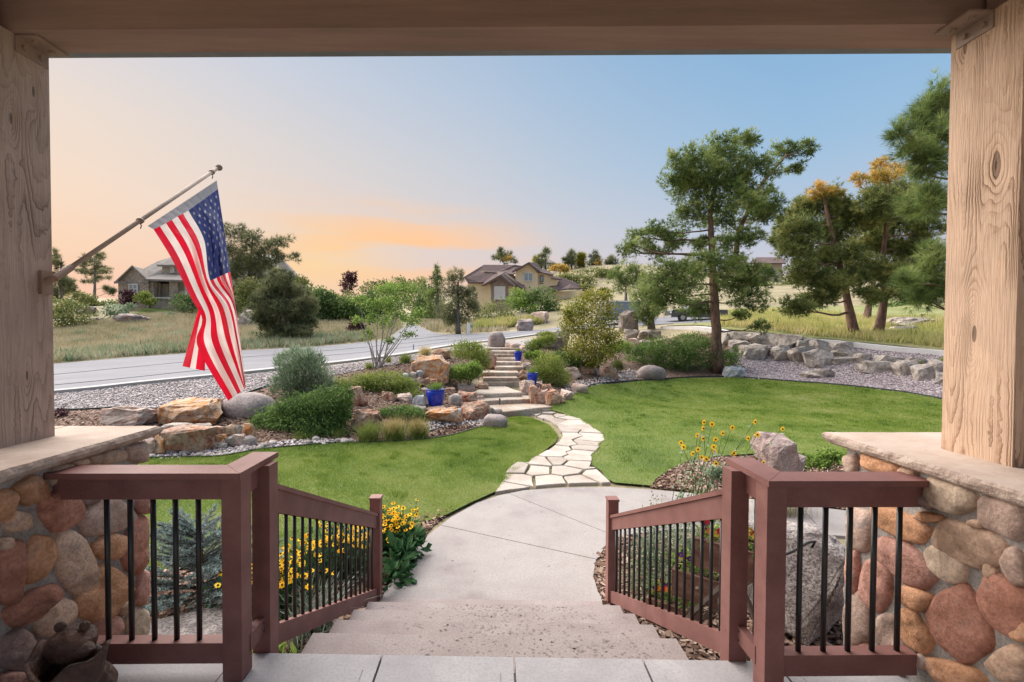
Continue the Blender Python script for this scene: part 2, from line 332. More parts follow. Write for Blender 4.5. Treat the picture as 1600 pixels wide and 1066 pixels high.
M = {}
M['lawn'] = mottled('lawn_soil', [(.09, .14, .03), (.15, .21, .045), (.22, .25, .08)], scale=.55, detail=8, bump=.9, bscale=40, fine=60, finec=(.05, .09, .015), finemix=.6, perobj=0, bdist=.04)
M['blade'] = leafmat('lawn_blades', [(.075, .14, .02), (.18, .26, .04), (.29, .345, .075), (.42, .39, .17)], transl=.4, nscale=.55)
M['field'] = mottled('dry_meadow', [(.18, .16, .08), (.32, .26, .155), (.44, .355, .23)], scale=.35, detail=10, bump=1, bscale=6, fine=8, finec=(.14, .15, .08), perobj=0, bdist=.1)
M['field2'] = mottled('green_meadow', [(.14, .17, .05), (.25, .26, .09), (.34, .29, .15)], scale=.25, detail=10, bump=1, bscale=6, fine=5, finec=(.16, .17, .08), perobj=0, bdist=.1)
M['asphalt'] = mottled('asphalt', [(.165, .16, .18), (.20, .195, .215), (.235, .23, .25)], scale=.5, detail=8, bump=.25, bscale=60, fine=90, finec=(.14, .14, .15), perobj=0, stretch=(.35, 2.2, 1))
M['concrete'] = mottled('concrete', [(.24, .20, .195), (.31, .275, .265), (.35, .315, .30), (.30, .26, .25)], scale=1.3, detail=10, bump=.35, bscale=70, fine=45, finec=(.21, .185, .18), finemix=.35, perobj=.02, bdist=.005)
M['step'] = mottled('worn_concrete', [(.27, .215, .21), (.32, .265, .255), (.37, .32, .305)], scale=3, detail=10, bump=.5, bscale=60, fine=75, finec=(.20, .165, .16), finemix=.45, perobj=.03, bdist=.006)
M['porch'] = mottled('porch_concrete', [(.34, .32, .33), (.40, .38, .39), (.46, .44, .44)], scale=3, detail=10, bump=.4, bscale=80, fine=70, finec=(.30, .28, .28), finemix=.4, perobj=.03, bdist=.004)
M['kerb'] = mottled('kerb_concrete', [(.36, .34, .34), (.44, .42, .42)], scale=2, bump=.2, perobj=0)
M['walk'] = mottled('pale_walk', [(.62, .60, .59), (.74, .72, .71)], scale=2, bump=.2, perobj=0)
M['mulch'] = cellmat('bark_mulch', [(.07, .035, .025), (.15, .085, .06), (.24, .15, .11), (.34, .24, .19), (.10, .06, .045)], 26, gap=(.03, .015, .01), bdist=.04)
M['chip'] = leafmat('bark_chips', [(.07, .04, .03), (.16, .095, .07), (.27, .18, .135), (.40, .30, .24)], transl=0, rough=.9)
M['gravel'] = cellmat('gravel', [(.16, .13, .13), (.30, .25, .24), (.42, .38, .37), (.55, .50, .49), (.25, .18, .17), (.36, .34, .35)], 17, gap=(.09, .075, .075), bdist=.05)
M['pebble'] = leafmat('pebbles', [(.17, .14, .14), (.32, .26, .25), (.44, .40, .40), (.62, .57, .55)], transl=0, rough=.8)
M['gravelR'] = cellmat('mauve_gravel', [(.17, .13, .14), (.28, .22, .23), (.36, .31, .32), (.50, .45, .46), (.25, .19, .19)], 15, gap=(.09, .07, .075), bdist=.05)
M['pebbleR'] = leafmat('mauve_pebbles', [(.17, .13, .14), (.29, .23, .235), (.40, .34, .35), (.58, .52, .53)], transl=0, rough=.8)
M['flag'] = mottled('flagstone', [(.34, .27, .22), (.45, .385, .33), (.52, .47, .415)], scale=1.4, detail=8, bump=.5, bscale=14, fine=24, finec=(.29, .24, .22), finemix=.35, perobj=.13, bdist=.01)
M['slab'] = mottled('stair_slab', [(.36, .20, .12), (.48, .39, .31), (.56, .50, .43)], scale=1.3, detail=8, bump=.7, bscale=9, fine=16, finec=(.26, .2, .17), finemix=.5, perobj=.1, bdist=.02)
M['redrock'] = mottled('red_sandstone', [(.10, .055, .05), (.34, .12, .07), (.50, .27, .17), (.52, .38, .29), (.36, .16, .10), (.16, .09, .08)], scale=2.6, detail=12, bump=1, bscale=9, fine=14, finec=(.16, .09, .07), finemix=.5, perobj=.15, dist=.8, bdist=.05)
M['orangerock'] = mottled('orange_sandstone', [(.14, .08, .07), (.46, .18, .065), (.56, .28, .12), (.56, .42, .31), (.38, .20, .12), (.18, .10, .08)], scale=2.3, detail=12, bump=1, bscale=9, fine=14, finec=(.2, .12, .09), finemix=.4, perobj=.12, dist=1.2, bdist=.04)
M['pinkrock'] = mottled('pink_sandstone', [(.26, .13, .10), (.48, .32, .25), (.62, .52, .45), (.42, .25, .19)], scale=3.2, detail=8, bump=.8, bscale=8, perobj=.12, stretch=(1, 1, 3), fine=14, finec=(.28, .17, .15), bdist=.04)
M['granite'] = mottled('pink_granite', [(.20, .16, .16), (.36, .29, .27), (.50, .42, .39)], scale=2.2, detail=8, bump=.8, bscale=14, fine=22, finec=(.16, .13, .13), finemix=.6, perobj=.1, bdist=.03)
M['greyrock'] = mottled('grey_rock', [(.17, .145, .13), (.34, .285, .25), (.50, .43, .37), (.29, .25, .22)], scale=2.2, detail=9, bump=.9, bscale=6, fine=10, finec=(.17, .15, .14), finemix=.5, perobj=.14, dist=.5, bdist=.06)
M['graniten'] = mottled('near_granite', [(.16, .14, .135), (.30, .26, .25), (.46, .41, .39), (.24, .20, .19)], scale=5, detail=12, bump=1, bscale=22, fine=55, finec=(.10, .085, .085), finemix=.8, perobj=.05, bdist=.03)
M['pinkg'] = mottled('rosy_granite', [(.24, .17, .155), (.44, .33, .30), (.56, .47, .44)], scale=5, detail=12, bump=1, bscale=22, fine=50, finec=(.2, .14, .13), finemix=.6, perobj=.03, bdist=.03)
M['bluerock'] = mottled('blue_grey_stone', [(.2, .21, .24), (.36, .38, .41), (.48, .47, .46)], scale=2, bump=.6, bscale=10, fine=14, finec=(.2, .19, .2), perobj=.12, bdist=.03)
M['river'] = mottled('river_stone', [(.22, .17, .15), (.38, .33, .30), (.54, .49, .45)], scale=2.5, bump=.3, bscale=12, perobj=.3)
M['mortar'] = mottled('mortar', [(.34, .32, .30), (.46, .43, .40)], scale=8, bump=.9, bscale=50, fine=60, finec=(.16, .15, .14), perobj=0, bdist=.01)
def cobble(name, c):
    d = tuple(x*.5 for x in c); li = tuple(min(1, x*1.35+.04) for x in c); gr = (sum(c)/3*.8+.03,)*3
    return mottled(name, [d, c, li, tuple((a+b)/2 for a, b in zip(c, gr))], scale=5, detail=12, bump=.9, bscale=34, fine=70, finec=tuple(x*.5 for x in c), finemix=.35, perobj=.12, dist=.9, bdist=.012, rough=.85)
COB = {'o': cobble('orange_cobble', (.52, .27, .145)), 'r': cobble('red_cobble', (.42, .19, .13)), 't': cobble('tan_cobble', (.48, .32, .225)),
       'p': cobble('pink_cobble', (.43, .22, .17)), 'g': cobble('grey_cobble', (.44, .31, .25)), 'b': cobble('pale_cobble', (.56, .43, .32)), 'd': cobble('dark_cobble', (.28, .19, .165))}
M['coping'] = mottled('coping_stone', [(.42, .31, .25), (.52, .405, .335), (.60, .49, .42)], scale=4, detail=10, bump=.8, bscale=20, fine=70, finec=(.50, .40, .33), finemix=.3, perobj=.03, bdist=.008)
M['copedge'] = mottled('coping_rough_edge', [(.34, .25, .205), (.47, .36, .30), (.58, .48, .41)], scale=16, detail=8, bump=1, bscale=30, perobj=.03, bdist=.02)
M['timberR'] = woodmat('timber_tan', (.17, .095, .062), (.45, .295, .20), (.57, .40, .29), [(2.38, 2.22, 1.75, .10, .35), (2.38, 2.14, 2.55, .16, .30), (2.38, 2.30, 3.2, .08, .2)], 3.3, 34)
M['timberL'] = woodmat('timber_shaded_tan', (.13, .095, .08), (.32, .24, .205), (.41, .315, .27), [(-2.53, 2.56, 3.05, .07, .3), (-2.53, 2.44, 2.85, .07, .3), (-2.53, 2.5, 1.5, .06, .15)], 8.1, 26)  # same tan paint as the right post, its shaded side darkened in colour
M['beam'] = mottled('painted_beam', [(.25, .165, .14), (.31, .205, .17), (.37, .25, .205)], scale=3, detail=8, bump=.4, bscale=20, stretch=(.25, 3, 3), perobj=.03, bdist=.006)
M['rail'] = mottled('composite_rail', [(.17, .066, .057), (.225, .094, .080), (.28, .13, .112)], scale=5, detail=8, bump=.25, bscale=300, fine=260, finec=(.27, .16, .15), finemix=.5, perobj=.04, rough=.6, bdist=.002)
M['black'] = plain('black_metal', (.012, .012, .013), .35, .0, .5)
M['iron'] = plain('dark_iron', (.03, .03, .032), .5, .3)
M['bracket'] = plain('painted_bracket', (.26, .18, .14), .55)
M['eave'] = plain('eave_metal', (.16, .17, .2), .5)
M['edging'] = plain('black_edging', (.02, .03, .028), .6)
M['pot'] = plain('blue_glaze', (.0005, .024, .36), .25, 0, .4, coat=.25)
M['bark'] = mottled('pine_bark', [(.07, .045, .038), (.17, .10, .075), (.29, .17, .12)], scale=6, detail=8, bump=1, bscale=14, stretch=(1, 1, .35), perobj=.1, bdist=.05)
M['bark2'] = mottled('grey_bark', [(.13, .115, .11), (.25, .22, .20)], scale=6, bump=.6, bscale=14, stretch=(1, 1, .3), perobj=.1)
M['pale_bark'] = mottled('pale_bark', [(.30, .27, .25), (.45, .42, .39)], scale=9, bump=.4, stretch=(1, 1, .3), perobj=.1)
M['needle'] = leafmat('pine_needles', [(.06, .095, .035), (.14, .20, .065), (.25, .32, .10), (.38, .42, .17)], transl=.3, nscale=.6)
M['needle2'] = leafmat('olive_needles', [(.08, .105, .04), (.17, .21, .07), (.29, .32, .11), (.42, .38, .14)], transl=.3, nscale=.35)
M['needle3'] = leafmat('far_needles', [(.08, .10, .055), (.15, .17, .085), (.23, .24, .12), (.31, .29, .15)], transl=.3, nscale=.3)
M['golden'] = leafmat('sunlit_golden_needles', [(.26, .25, .07), (.50, .33, .08), (.75, .48, .14)], transl=.4)  # low sunlight on crowns and scrub put into the leaf colour
M['bluespruce'] = leafmat('blue_spruce_needles', [(.08, .12, .125), (.16, .23, .23), (.26, .35, .345), (.36, .44, .43)], transl=.15, nscale=3)
M['juniper'] = leafmat('juniper_sprays', [(.04, .08, .025), (.09, .16, .045), (.165, .26, .07), (.27, .36, .115)], transl=.3, nscale=1.6)
M['juniper2'] = leafmat('yellow_juniper', [(.08, .12, .03), (.18, .24, .055), (.31, .37, .09), (.45, .44, .14)], transl=.3, nscale=1.6)
M['sage'] = leafmat('silver_leaves', [(.09, .13, .08), (.18, .25, .145), (.31, .39, .25), (.50, .54, .42)], transl=.3, nscale=1.6)
M['leaf'] = leafmat('green_leaves', [(.06, .11, .03), (.14, .23, .05), (.25, .36, .08), (.38, .47, .14)], transl=.4, nscale=1.5)
M['leafd'] = leafmat('dark_leaves', [(.045, .08, .032), (.09, .15, .05), (.16, .23, .075), (.25, .31, .12)], transl=.35, nscale=.5)
M['leafo'] = leafmat('oak_scrub_leaves', [(.08, .10, .035), (.16, .19, .065), (.25, .27, .10), (.36, .33, .15)], transl=.35, nscale=.3)
M['leafy'] = leafmat('yellow_green_leaves', [(.09, .115, .022), (.19, .215, .036), (.32, .31, .055), (.46, .33, .08)], transl=.45, nscale=1.0)
M['plum'] = leafmat('plum_leaves', [(.05, .02, .03), (.10, .045, .055), (.17, .09, .09)], transl=.3)
M['grassg'] = leafmat('ornamental_grass', [(.10, .14, .03), (.22, .28, .07), (.40, .42, .14)], transl=.4, nscale=3)
M['grasst'] = leafmat('tan_grass', [(.24, .19, .08), (.50, .36, .17), (.68, .50, .29)], transl=.4, nscale=3)
M['dry'] = leafmat('dry_grass', [(.20, .20, .10), (.34, .30, .18), (.48, .41, .28), (.58, .50, .38)], transl=.3, nscale=.25)
M['dryg'] = leafmat('yellow_field_grass', [(.24, .27, .08), (.42, .42, .14), (.58, .50, .23), (.64, .54, .34)], transl=.4, nscale=.3)
M['yellow'] = leafmat('yellow_petals', [(.75, .36, .01), (.88, .50, .02), (.95, .66, .05)], transl=.3)
M['cone'] = plain('dark_flower_eye', (.02, .01, .008), .8)
M['hosta'] = leafmat('broad_leaves', [(.02, .06, .025), (.045, .11, .045), (.09, .18, .075)], transl=.25, nscale=4)
M['strap'] = leafmat('striped_strap_leaves', [(.09, .13, .10), (.25, .30, .25), (.45, .48, .42)], transl=.2, nscale=8)
M['drawer'] = mottled('weathered_drawer_wood', [(.10, .045, .035), (.21, .11, .08), (.34, .20, .14)], scale=5, bump=.4, stretch=(.5, 2, 4), perobj=.2)
M['wood'] = mottled('grey_wood', [(.17, .13, .11), (.30, .24, .21)], scale=6, bump=.4, perobj=.1)
for k_, c_ in (('pf_red', (.55, .015, .03)), ('pf_violet', (.10, .02, .22)), ('pf_orange', (.85, .25, .02)), ('pf_yellow', (.85, .62, .05)), ('pf_white', (.75, .68, .6))): M[k_] = plain(k_.replace('pf_', 'pansy_'), c_, .6)
M['seal'] = mottled('tar_seal', [(.15, .145, .155), (.20, .195, .21)], scale=3, bump=.2, perobj=0)

# ------------------------------------------------------------------ polygon tools, draped sheets
def clip(poly, p, n):
    out = []; p = np.asarray(p, float); n = np.asarray(n, float)
    for i in range(len(poly)):
        a, b = np.asarray(poly[i], float), np.asarray(poly[(i+1) % len(poly)], float)
        da, db = (a-p)@n, (b-p)@n
        if da >= 0: out.append(a)
        if (da > 0 > db) or (da < 0 < db): out.append(a+(b-a)*da/(da-db))
    return out
def inpoly(P, poly):
    P = np.asarray(P); x, y = P[:, 0], P[:, 1]; c = np.zeros(len(P), bool); n = len(poly)
    for i in range(n):
        x1, y1 = poly[i][:2]; x2, y2 = poly[(i+1) % n][:2]
        if y1 == y2: continue
        c ^= ((y1 > y) != (y2 > y)) & (x < (x2-x1)*(y-y1)/(y2-y1)+x1)
    return c
def smooth_poly(poly, it=2):
    for _ in range(it):
        q = []
        for i in range(len(poly)):
            a, b = np.asarray(poly[i]), np.asarray(poly[(i+1) % len(poly)]); q += [a*.75+b*.25, a*.25+b*.75]
        poly = q
    return poly
def uvpoly(pts, z=None): return [(R(u, v) if z is None else WZ(u, v, z))[:2] for u, v in pts]
def sheet(name, poly, step, off, m, kind='structure', label=None, cat=None, bumpz=0.0, parent=None, flatz=None):
    pl = [Vector((float(p[0]), float(p[1]))) for p in poly]
    # split long outline edges
    out = []
    for i in range(len(pl)):
        a, b = pl[i], pl[(i+1) % len(pl)]; k = max(1, int((b-a).length/step))
        out += [a.lerp(b, j/k) for j in range(k)]
    xs = [p.x for p in out]; ys = [p.y for p in out]
    gx = np.arange(min(xs), max(xs), step); gy = np.arange(min(ys), max(ys), step)
    G = np.array([(x+(step/2 if j % 2 else 0), y) for j, y in enumerate(gy) for x in gx]) if len(gx)*len(gy) else np.zeros((0, 2))
    if len(G): G = G[inpoly(G, out)]
    n = len(out)
    vs, es, fs, *_ = delaunay_2d_cdt(out+[Vector(map(float, g)) for g in G], [(i, (i+1) % n) for i in range(n)], [], 1, 1e-4)
    V = np.array([(v.x, v.y) for v in vs]); z = (H(V)+off) if flatz is None else np.full(len(V), flatz)
    if bumpz: z = z+np.array([mnoise.noise(Vector((x*1.3, y*1.3, 3.)))*bumpz for x, y in V])
    me = bpy.data.meshes.new(name); me.from_pydata([(x, y, q) for (x, y), q in zip(V, z)], [], [f for f in fs])
    me.polygons.foreach_set('use_smooth', [True]*len(me.polygons))
    o = link(name, me, m, parent); tag(o, label, cat, None, kind if parent is None else None); return o

# ------------------------------------------------------------------ ground: one sheet to the horizon
def axis(lo, hi, a, b, fine, grow=1.12):
    v = list(np.arange(a, b, fine)); s = fine; x = v[-1]
    while x < hi: s *= grow; x += s; v.append(x)
    s = fine; x = v[0]
    while x > lo: s *= grow; x -= s; v.insert(0, x)
    return np.array(v)
gx, gy = axis(-900, 900, -26, 22, .5), axis(-300, 1500, -2, 40, .5)
GX, GY = np.meshgrid(gx, gy); P = np.stack([GX.ravel(), GY.ravel()], 1); Z = H(np.clip(P, (-350, -100), (350, 500)))
near = np.exp(-((P[:, 0]/30)**2+((P[:, 1]-15)/25)**2))
Z = Z+(1-near)*np.array([mnoise.noise(Vector((x*.08, y*.08, 0)))*.5 for x, y in P])*np.clip((P[:, 1]-45)/30, 0, 1)
nx = len(gx); ii = (np.arange(len(gy)-1)[:, None]*nx+np.arange(nx-1)[None]).ravel()
me = mesh_np('ground', np.column_stack([P, Z]), np.stack([ii, ii+1, ii+nx+1, ii+nx], 1), smooth=True)
tag(link('ground', me, M['field']), kind='structure')

# ------------------------------------------------------------------ ground sheets
BX, BY = 0.0, 0.0
lawnL = [(100, 735), (180, 724), (250, 719), (340, 717), (400, 707), (470, 700), (540, 695), (600, 694), (660, 690), (710, 682), (745, 672), (775, 666), (795, 656), (812, 650), (832, 656), (858, 667), (872, 684), (868, 694), (850, 708), (838, 720), (815, 735), (790, 757), (775, 772), (735, 790), (700, 808), (660, 822), (600, 850), (520, 880), (400, 888), (300, 893), (150, 905), (-150, 900), (-300, 760)]
lawnR = [(852, 640), (866, 634), (890, 622), (912, 607), (940, 602), (1000, 597), (1060, 593), (1140, 591), (1220, 597), (1290, 602), (1350, 608), (1410, 615), (1475, 627), (1560, 645), (1700, 690), (1700, 760), (1480, 745), (1330, 735), (1260, 712), (1180, 712), (1120, 716), (1080, 722), (1050, 735), (1025, 752), (1018, 763), (960, 758), (948, 752), (940, 740), (925, 730), (923, 715), (930, 705), (938, 692), (942, 684), (925, 672), (905, 660), (880, 648)]
LL, LR = uvpoly(lawnL), uvpoly(lawnR)
mulchL = [(-250, 700), (90, 644), (160, 641), (262, 641), (350, 628), (420, 606), (470, 594), (530, 587), (575, 577), (640, 568), (700, 551), (760, 549), (775, 556), (745, 600), (745, 640), (785, 640), (795, 656), (775, 666), (745, 672), (710, 682), (660, 690), (600, 694), (540, 695), (470, 700), (400, 707), (340, 717), (250, 719), (100, 735), (-250, 780)]
sheet('mulch_bed', uvpoly(mulchL), .3, .02, M['mulch'])
mulchR = [(795, 547), (860, 535), (900, 545), (990, 540), (1060, 525), (1130, 522), (1150, 575), (1155, 592), (1060, 594), (1000, 598), (940, 603), (912, 608), (890, 623), (866, 635), (830, 632), (812, 600), (810, 570), (800, 556)]
sheet('mulch_bed', uvpoly(mulchR), .3, .02, M['mulch'])
sheet('mulch_bed', [(-4.6, 2.2), (-1.16, 2.2), (-1.16, 4.2), (-1.1, 4.35), (-.98, 5.2), (-.8, 6.0), (-.5, 6.7), (-1.2, 6.2), (-1.9, 5.5), (-2.6, 5.0), (-4.6, 4.7)], .3, .018, M['mulch'])
sheet('mulch_bed', [(1.16, 2.2), (5, 2.2), (5, 5.0), (3.2, 5.6), (1.7, 5.75), (1.2, 5.4), (1.0, 4.9), (1.02, 4.5), (1.1, 4.3), (1.16, 4.2)], .3, .018, M['mulch'])
sheet('mulch_bed', [WZ(u, v, LAWN)[:2] for u, v in ((1018, 764), (1025, 752), (1050, 735), (1080, 722), (1120, 716), (1180, 712), (1260, 712), (1330, 735), (1480, 745), (1500, 790), (1340, 800), (1160, 778))], .3, .02, M['mulch'])
sheet('lawn_ground', LL, .35, .045, M['lawn'])
sheet('lawn_ground', LR, .35, .045, M['lawn'])
gravL = [(-250, 640), (86, 617), (220, 603), (350, 590), (480, 577), (560, 567), (640, 556), (700, 545), (745, 540), (760, 548), (700, 552), (640, 567), (575, 576), (530, 586), (470, 593), (420, 605), (350, 627), (262, 640), (160, 640), (90, 643), (-250, 699)]
GL = uvpoly(gravL); sheet('gravel_strip', GL, .4, .02, M['gravel'])
gravR = [(1130, 522), (1200, 527), (1300, 539), (1400, 549), (1480, 557), (1640, 576), (1640, 665), (1560, 644), (1475, 626), (1410, 614), (1350, 607), (1290, 601), (1220, 596), (1155, 591), (1150, 575)]
GR = uvpoly(gravR); sheet('gravel_bank', GR, .4, .02, M['gravelR'])
road = [(-500, 680), (-300, 645), (-200, 650), (86, 612), (220, 598), (350, 585), (480, 571), (560, 562), (640, 551), (700, 540), (790, 528), (870, 518.5), (960, 513), (1040, 507), (1110, 504), (1110, 495), (1000, 497), (930, 505), (879, 511), (797, 519), (732, 523), (674, 524), (640, 527), (610, 531), (569, 536), (495, 543), (400, 548), (300, 553), (200, 560), (86, 570), (-200, 595), (-500, 610)]
RD = uvpoly([p for p in road if p[0] > -450]); sheet('road', RD, .8, .05, M['asphalt'])
kl = [R(u, v) for u, v in ((-250, 645), (86, 614), (220, 600), (350, 587), (480, 573), (560, 564), (640, 553), (700, 542), (790, 530), (870, 519))]
def ribbon(name, pts, wd, hgt, m, sink=.15, kind='structure', n=8):
    P = np.array([p[:2] for p in pts]); Q = []
    for i in range(len(P)-1):
        for k in range(n):
            t = k/n; p0, p1, p2, p3 = P[max(i-1, 0)], P[i], P[i+1], P[min(i+2, len(P)-1)]
            Q.append(.5*(2*p1+(p2-p0)*t+(2*p0-5*p1+4*p2-p3)*t*t+(3*p1-p0-3*p2+p3)*t**3))
    Q.append(P[-1]); Q = np.array(Q); T = np.gradient(Q, axis=0); T /= np.linalg.norm(T, axis=1)[:, None]; Nn = np.column_stack([T[:, 1], -T[:, 0]])
    z = H(Q); mb = MB(); rows = []
    for q, nrm, zz in zip(Q, Nn, z):
        a, b = q-nrm*wd/2, q+nrm*wd/2
        rows.append(mb.verts([(a[0], a[1], zz-sink), (a[0], a[1], zz+hgt), (b[0], b[1], zz+hgt), (b[0], b[1], zz-sink)]))
    for a, b in zip(rows, rows[1:]):
        for j in range(3): mb.bm.faces.new([a[j], b[j], b[j+1], a[j+1]])
    mb.bm.faces.new(rows[0]); mb.bm.faces.new(rows[-1][::-1])
    o = mb.build(name, m); tag(o, kind=kind); return o
ribbon('road_kerb', kl, .55, .09, M['kerb'])
ribbon('pavement_kerb', [R(u, v) for u, v in ((1040, 513), (1130, 518.5), (1200, 524), (1300, 535), (1400, 545.5), (1480, 553), (1640, 571))], .9, .12, M['walk'])
ribbon('lawn_edging', [R(u, v) for u, v in lawnL[1:12]], .025, .075, M['edging'])
ribbon('lawn_edging', [R(u, v) for u, v in ((905, 612), (940, 601), (1000, 596), (1060, 592), (1140, 590), (1220, 596), (1290, 601), (1350, 607), (1410, 614), (1475, 626), (1560, 644))], .035, .085, M['edging'])
ribbon('gravel_edging', [R(u, v) for u, v in ((90, 642), (160, 640), (262, 640), (350, 627), (420, 604))], .03, .06, M['edging'])
for pts_ in ([(60, 590), (200, 576), (340, 563), (480, 552), (600, 541), (700, 531)], [(86, 604), (180, 595), (300, 582), (380, 574)], [(500, 558), (620, 546), (760, 528), (860, 516)]): ribbon('road_seal_line', [R(u, v) for u, v in pts_], .07, .064, M['seal'], sink=0)
sheet('driveway', uvpoly([(606, 533), (618, 522), (634, 511), (646, 507), (656, 511), (674, 520), (700, 525), (660, 530)]), 1.2, .07, M['asphalt'])
sheet('landing_pad', uvpoly([(700, 549), (742, 541), (790, 533), (830, 529), (835, 545), (800, 546), (766, 548), (730, 552)]), .3, .04, M['concrete'])
fieldR = uvpoly([(1040, 510), (1130, 515), (1200, 521), (1300, 531), (1400, 541), (1480, 550), (1640, 568), (1700, 480), (1480, 475), (1350, 478), (1200, 480), (1100, 486), (1060, 500)]); sheet('meadow', fieldR, .8, .04, M['field2'])
sheet('far_lawn', uvpoly([(205, 492), (225, 481), (300, 478), (345, 480), (340, 487), (280, 488)]), 1, .1, M['lawn'])

# concrete path at the foot of the steps, cast in panels with tooled joints
PZ_ = -.80
pth = [(596, 938), (601, 925), (613, 905), (627, 883), (645, 860), (672, 834), (705, 808), (745, 786), (780, 774), (820, 766), (880, 762), (950, 761), (1018, 765), (1060, 769), (1160, 778), (1340, 800), (1560, 830), (1560, 868), (1330, 838), (1240, 833), (1060, 826), (990, 834), (960, 840), (949, 850), (931, 875), (927, 899), (934, 924), (948, 944), (900, 944), (640, 940)]
PTH = [WZ(u, v, PZ_)[:2] for u, v in pth]
cpath = empty('concrete_path', (0, 5.5, PZ_), 'pale curved concrete path at the foot of the steps', 'path')
def jn(a, b):
    A, B = WZ(*a, PZ_)[:2], WZ(*b, PZ_)[:2]; d = B-A; return A, np.array([-d[1], d[0]])/np.linalg.norm(d)
J = [jn((695, 822), (928, 873)), jn((820, 781), (950, 833)), jn((965, 765), (992, 785)), jn((1250, 790), (1290, 836))]
panels = [PTH]
for p, nr in J[:2]:
    nxt = []
    for q in panels:
        for s in (1, -1):
            c = clip(q, p+nr*s*.006, nr*s)
            if len(c) > 2: nxt.append(c)
    panels = nxt
p, nr = J[3]
nxt = []
for q in panels:
    for s in (1, -1):
        c = clip(q, p+nr*s*.006, nr*s)
        if len(c) > 2: nxt.append(c)
for q in nxt:
    a = np.array(q); ar = .5*abs(np.sum(a[:, 0]*np.roll(a[:, 1], -1)-a[:, 1]*np.roll(a[:, 0], -1)))
    if ar < .02: continue
    MB().prism([(x, y, PZ_-.14) for x, y in q], (0, 0, .14)).build('panel', M['concrete'], cpath)

# ------------------------------------------------------------------ flagstone path: irregular slabs with grass in the joints
S5 = 6.154
outl = [(330, 885), (410, 755), (450, 670), (540, 598), (645, 600), (680, 560), (780, 510), (860, 462), (950, 388), (980, 330), (945, 260), (860, 190), (700, 130), (530, 105), (640, 88), (850, 62), (880, 85), (1020, 118), (1150, 168), (1205, 200), (1280, 260), (1378, 325), (1382, 375), (1325, 415), (1335, 450), (1300, 490), (1255, 520), (1260, 580), (1240, 650), (1300, 655), (1450, 795), (1000, 803), (800, 815), (600, 848)]
OUT = [R(720+x/S5, 630+y/S5)[:2] for x, y in outl]
seeds = [(440, 835), (545, 765), (545, 655), (790, 590), (740, 670), (860, 770), (1000, 680), (1140, 765), (1320, 730), (1120, 615), (910, 585), (1120, 555), (900, 515), (950, 460), (1150, 505), (1170, 455), (1020, 410), (1200, 405), (1040, 335), (1230, 368), (1290, 325), (1030, 270), (1180, 252), (1290, 295), (1080, 205), (890, 190), (1060, 150), (950, 128), (830, 140), (850, 103), (720, 92), (820, 72), (600, 108), (700, 118)]
SD = np.array([R(720+x/S5, 630+y/S5)[:2] for x, y in seeds])
flags = empty('flagstone_path', (SD[0][0], SD[0][1], LAWN), 'winding path of pale irregular flagstones across the lawn', 'path')
def resample(q, step):
    out = []
    for i in range(len(q)):
        a, b = np.asarray(q[i]), np.asarray(q[(i+1) % len(q)]); L_ = np.linalg.norm(b-a); k = max(1, int(L_/step))
        out += [a+(b-a)*j/k for j in range(k)]
    return out
def area(q): a = np.array(q); return .5*np.sum(a[:, 0]*np.roll(a[:, 1], -1)-a[:, 1]*np.roll(a[:, 0], -1))
for i, s in enumerate(SD):
    q = [p for p in OUT]
    for j, o_ in enumerate(SD):
        if i == j or np.linalg.norm(o_-s) > 5: continue
        d = s-o_; n_ = d/np.linalg.norm(d); q = clip(q, (s+o_)/2+n_*.016, n_)
        if len(q) < 3: break
    if len(q) < 3: continue
    q = resample(q, .22); c = np.mean(q, 0)
    q = [c+(p-c)*(.978)+np.array([random.uniform(-.014, .014), random.uniform(-.014, .014)]) for p in q]
    if area(q) < 0: q = q[::-1]
    zt = h1(*c)+.055+random.uniform(0, .018)
    mb = MB(); a = mb.verts([(x, y, zt-.1) for x, y in q]); b = mb.verts([(x, y, zt-.012) for x, y in q]); ins = mb.verts([(c[0]+(x-c[0])*.965, c[1]+(y-c[1])*.965, zt) for x, y in q])
    for r0, r1 in ((a, b), (b, ins)):
        for k in range(len(q)): mb.bm.faces.new([r0[k], r0[(k+1) % len(q)], r1[(k+1) % len(q)], r1[k]])
    mb.bm.faces.new(ins); mb.build('flagstone', M['flag'], flags)

# ------------------------------------------------------------------ porch: floor slabs, steps
SK = .033
porch = MB().box(-4.2, 4.2, -4, 2.36, -1.1, -.045, SK).build('porch_floor', M['mortar']); tag(porch, kind='structure')
xs = [-4.2, -3.44, -2.72, -2.0, -1.31, -.60, .11, .80, 1.5, 2.2, 2.9, 3.6, 4.2]
for a, b in zip(xs, xs[1:]):
    for y0, y1 in ((1.2, 2.418), (-.6, 1.2), (-2.4, -.6)):
        g = .006; mb = MB(); mb.box(a+g, b-g, y0+g, y1-g*(y1 < 2), -.08, -.004, SK); mb.box(a+.075, b-.075, y0+.07, y1-.11, -.0035, 0, SK)
        mb.build('slab', M['porch'], porch)
noses = [2.418, 2.83, 3.21, 3.59, 3.96, 4.27]
steps = empty('concrete_steps', (0, 3.3, -.8), 'broad weathered concrete steps with pitted treads going down from the porch', 'steps')
for k in range(1, 5):
    hw = 1.152-.012*k; z = -.16*k; mb = MB(); y0 = noses[k-1]-.03; y1 = noses[k]
    prof = [(y0, -1.0), (y1-.01*k, -1.0), (y1-.02, z-.02), (y1-.004, z-.012), (y1-.012, z), (y0, z)]
    A = [(-hw, y+SK*hw, zz) for y, zz in prof]; mb.prism(A, (2*hw, -SK*2*hw, 0)); mb.build('step', M['step'], steps)
MB().box(-1.09, 1.09, 3.93, 4.27, -1.0, -.797, SK).build('step', M['step'], steps)
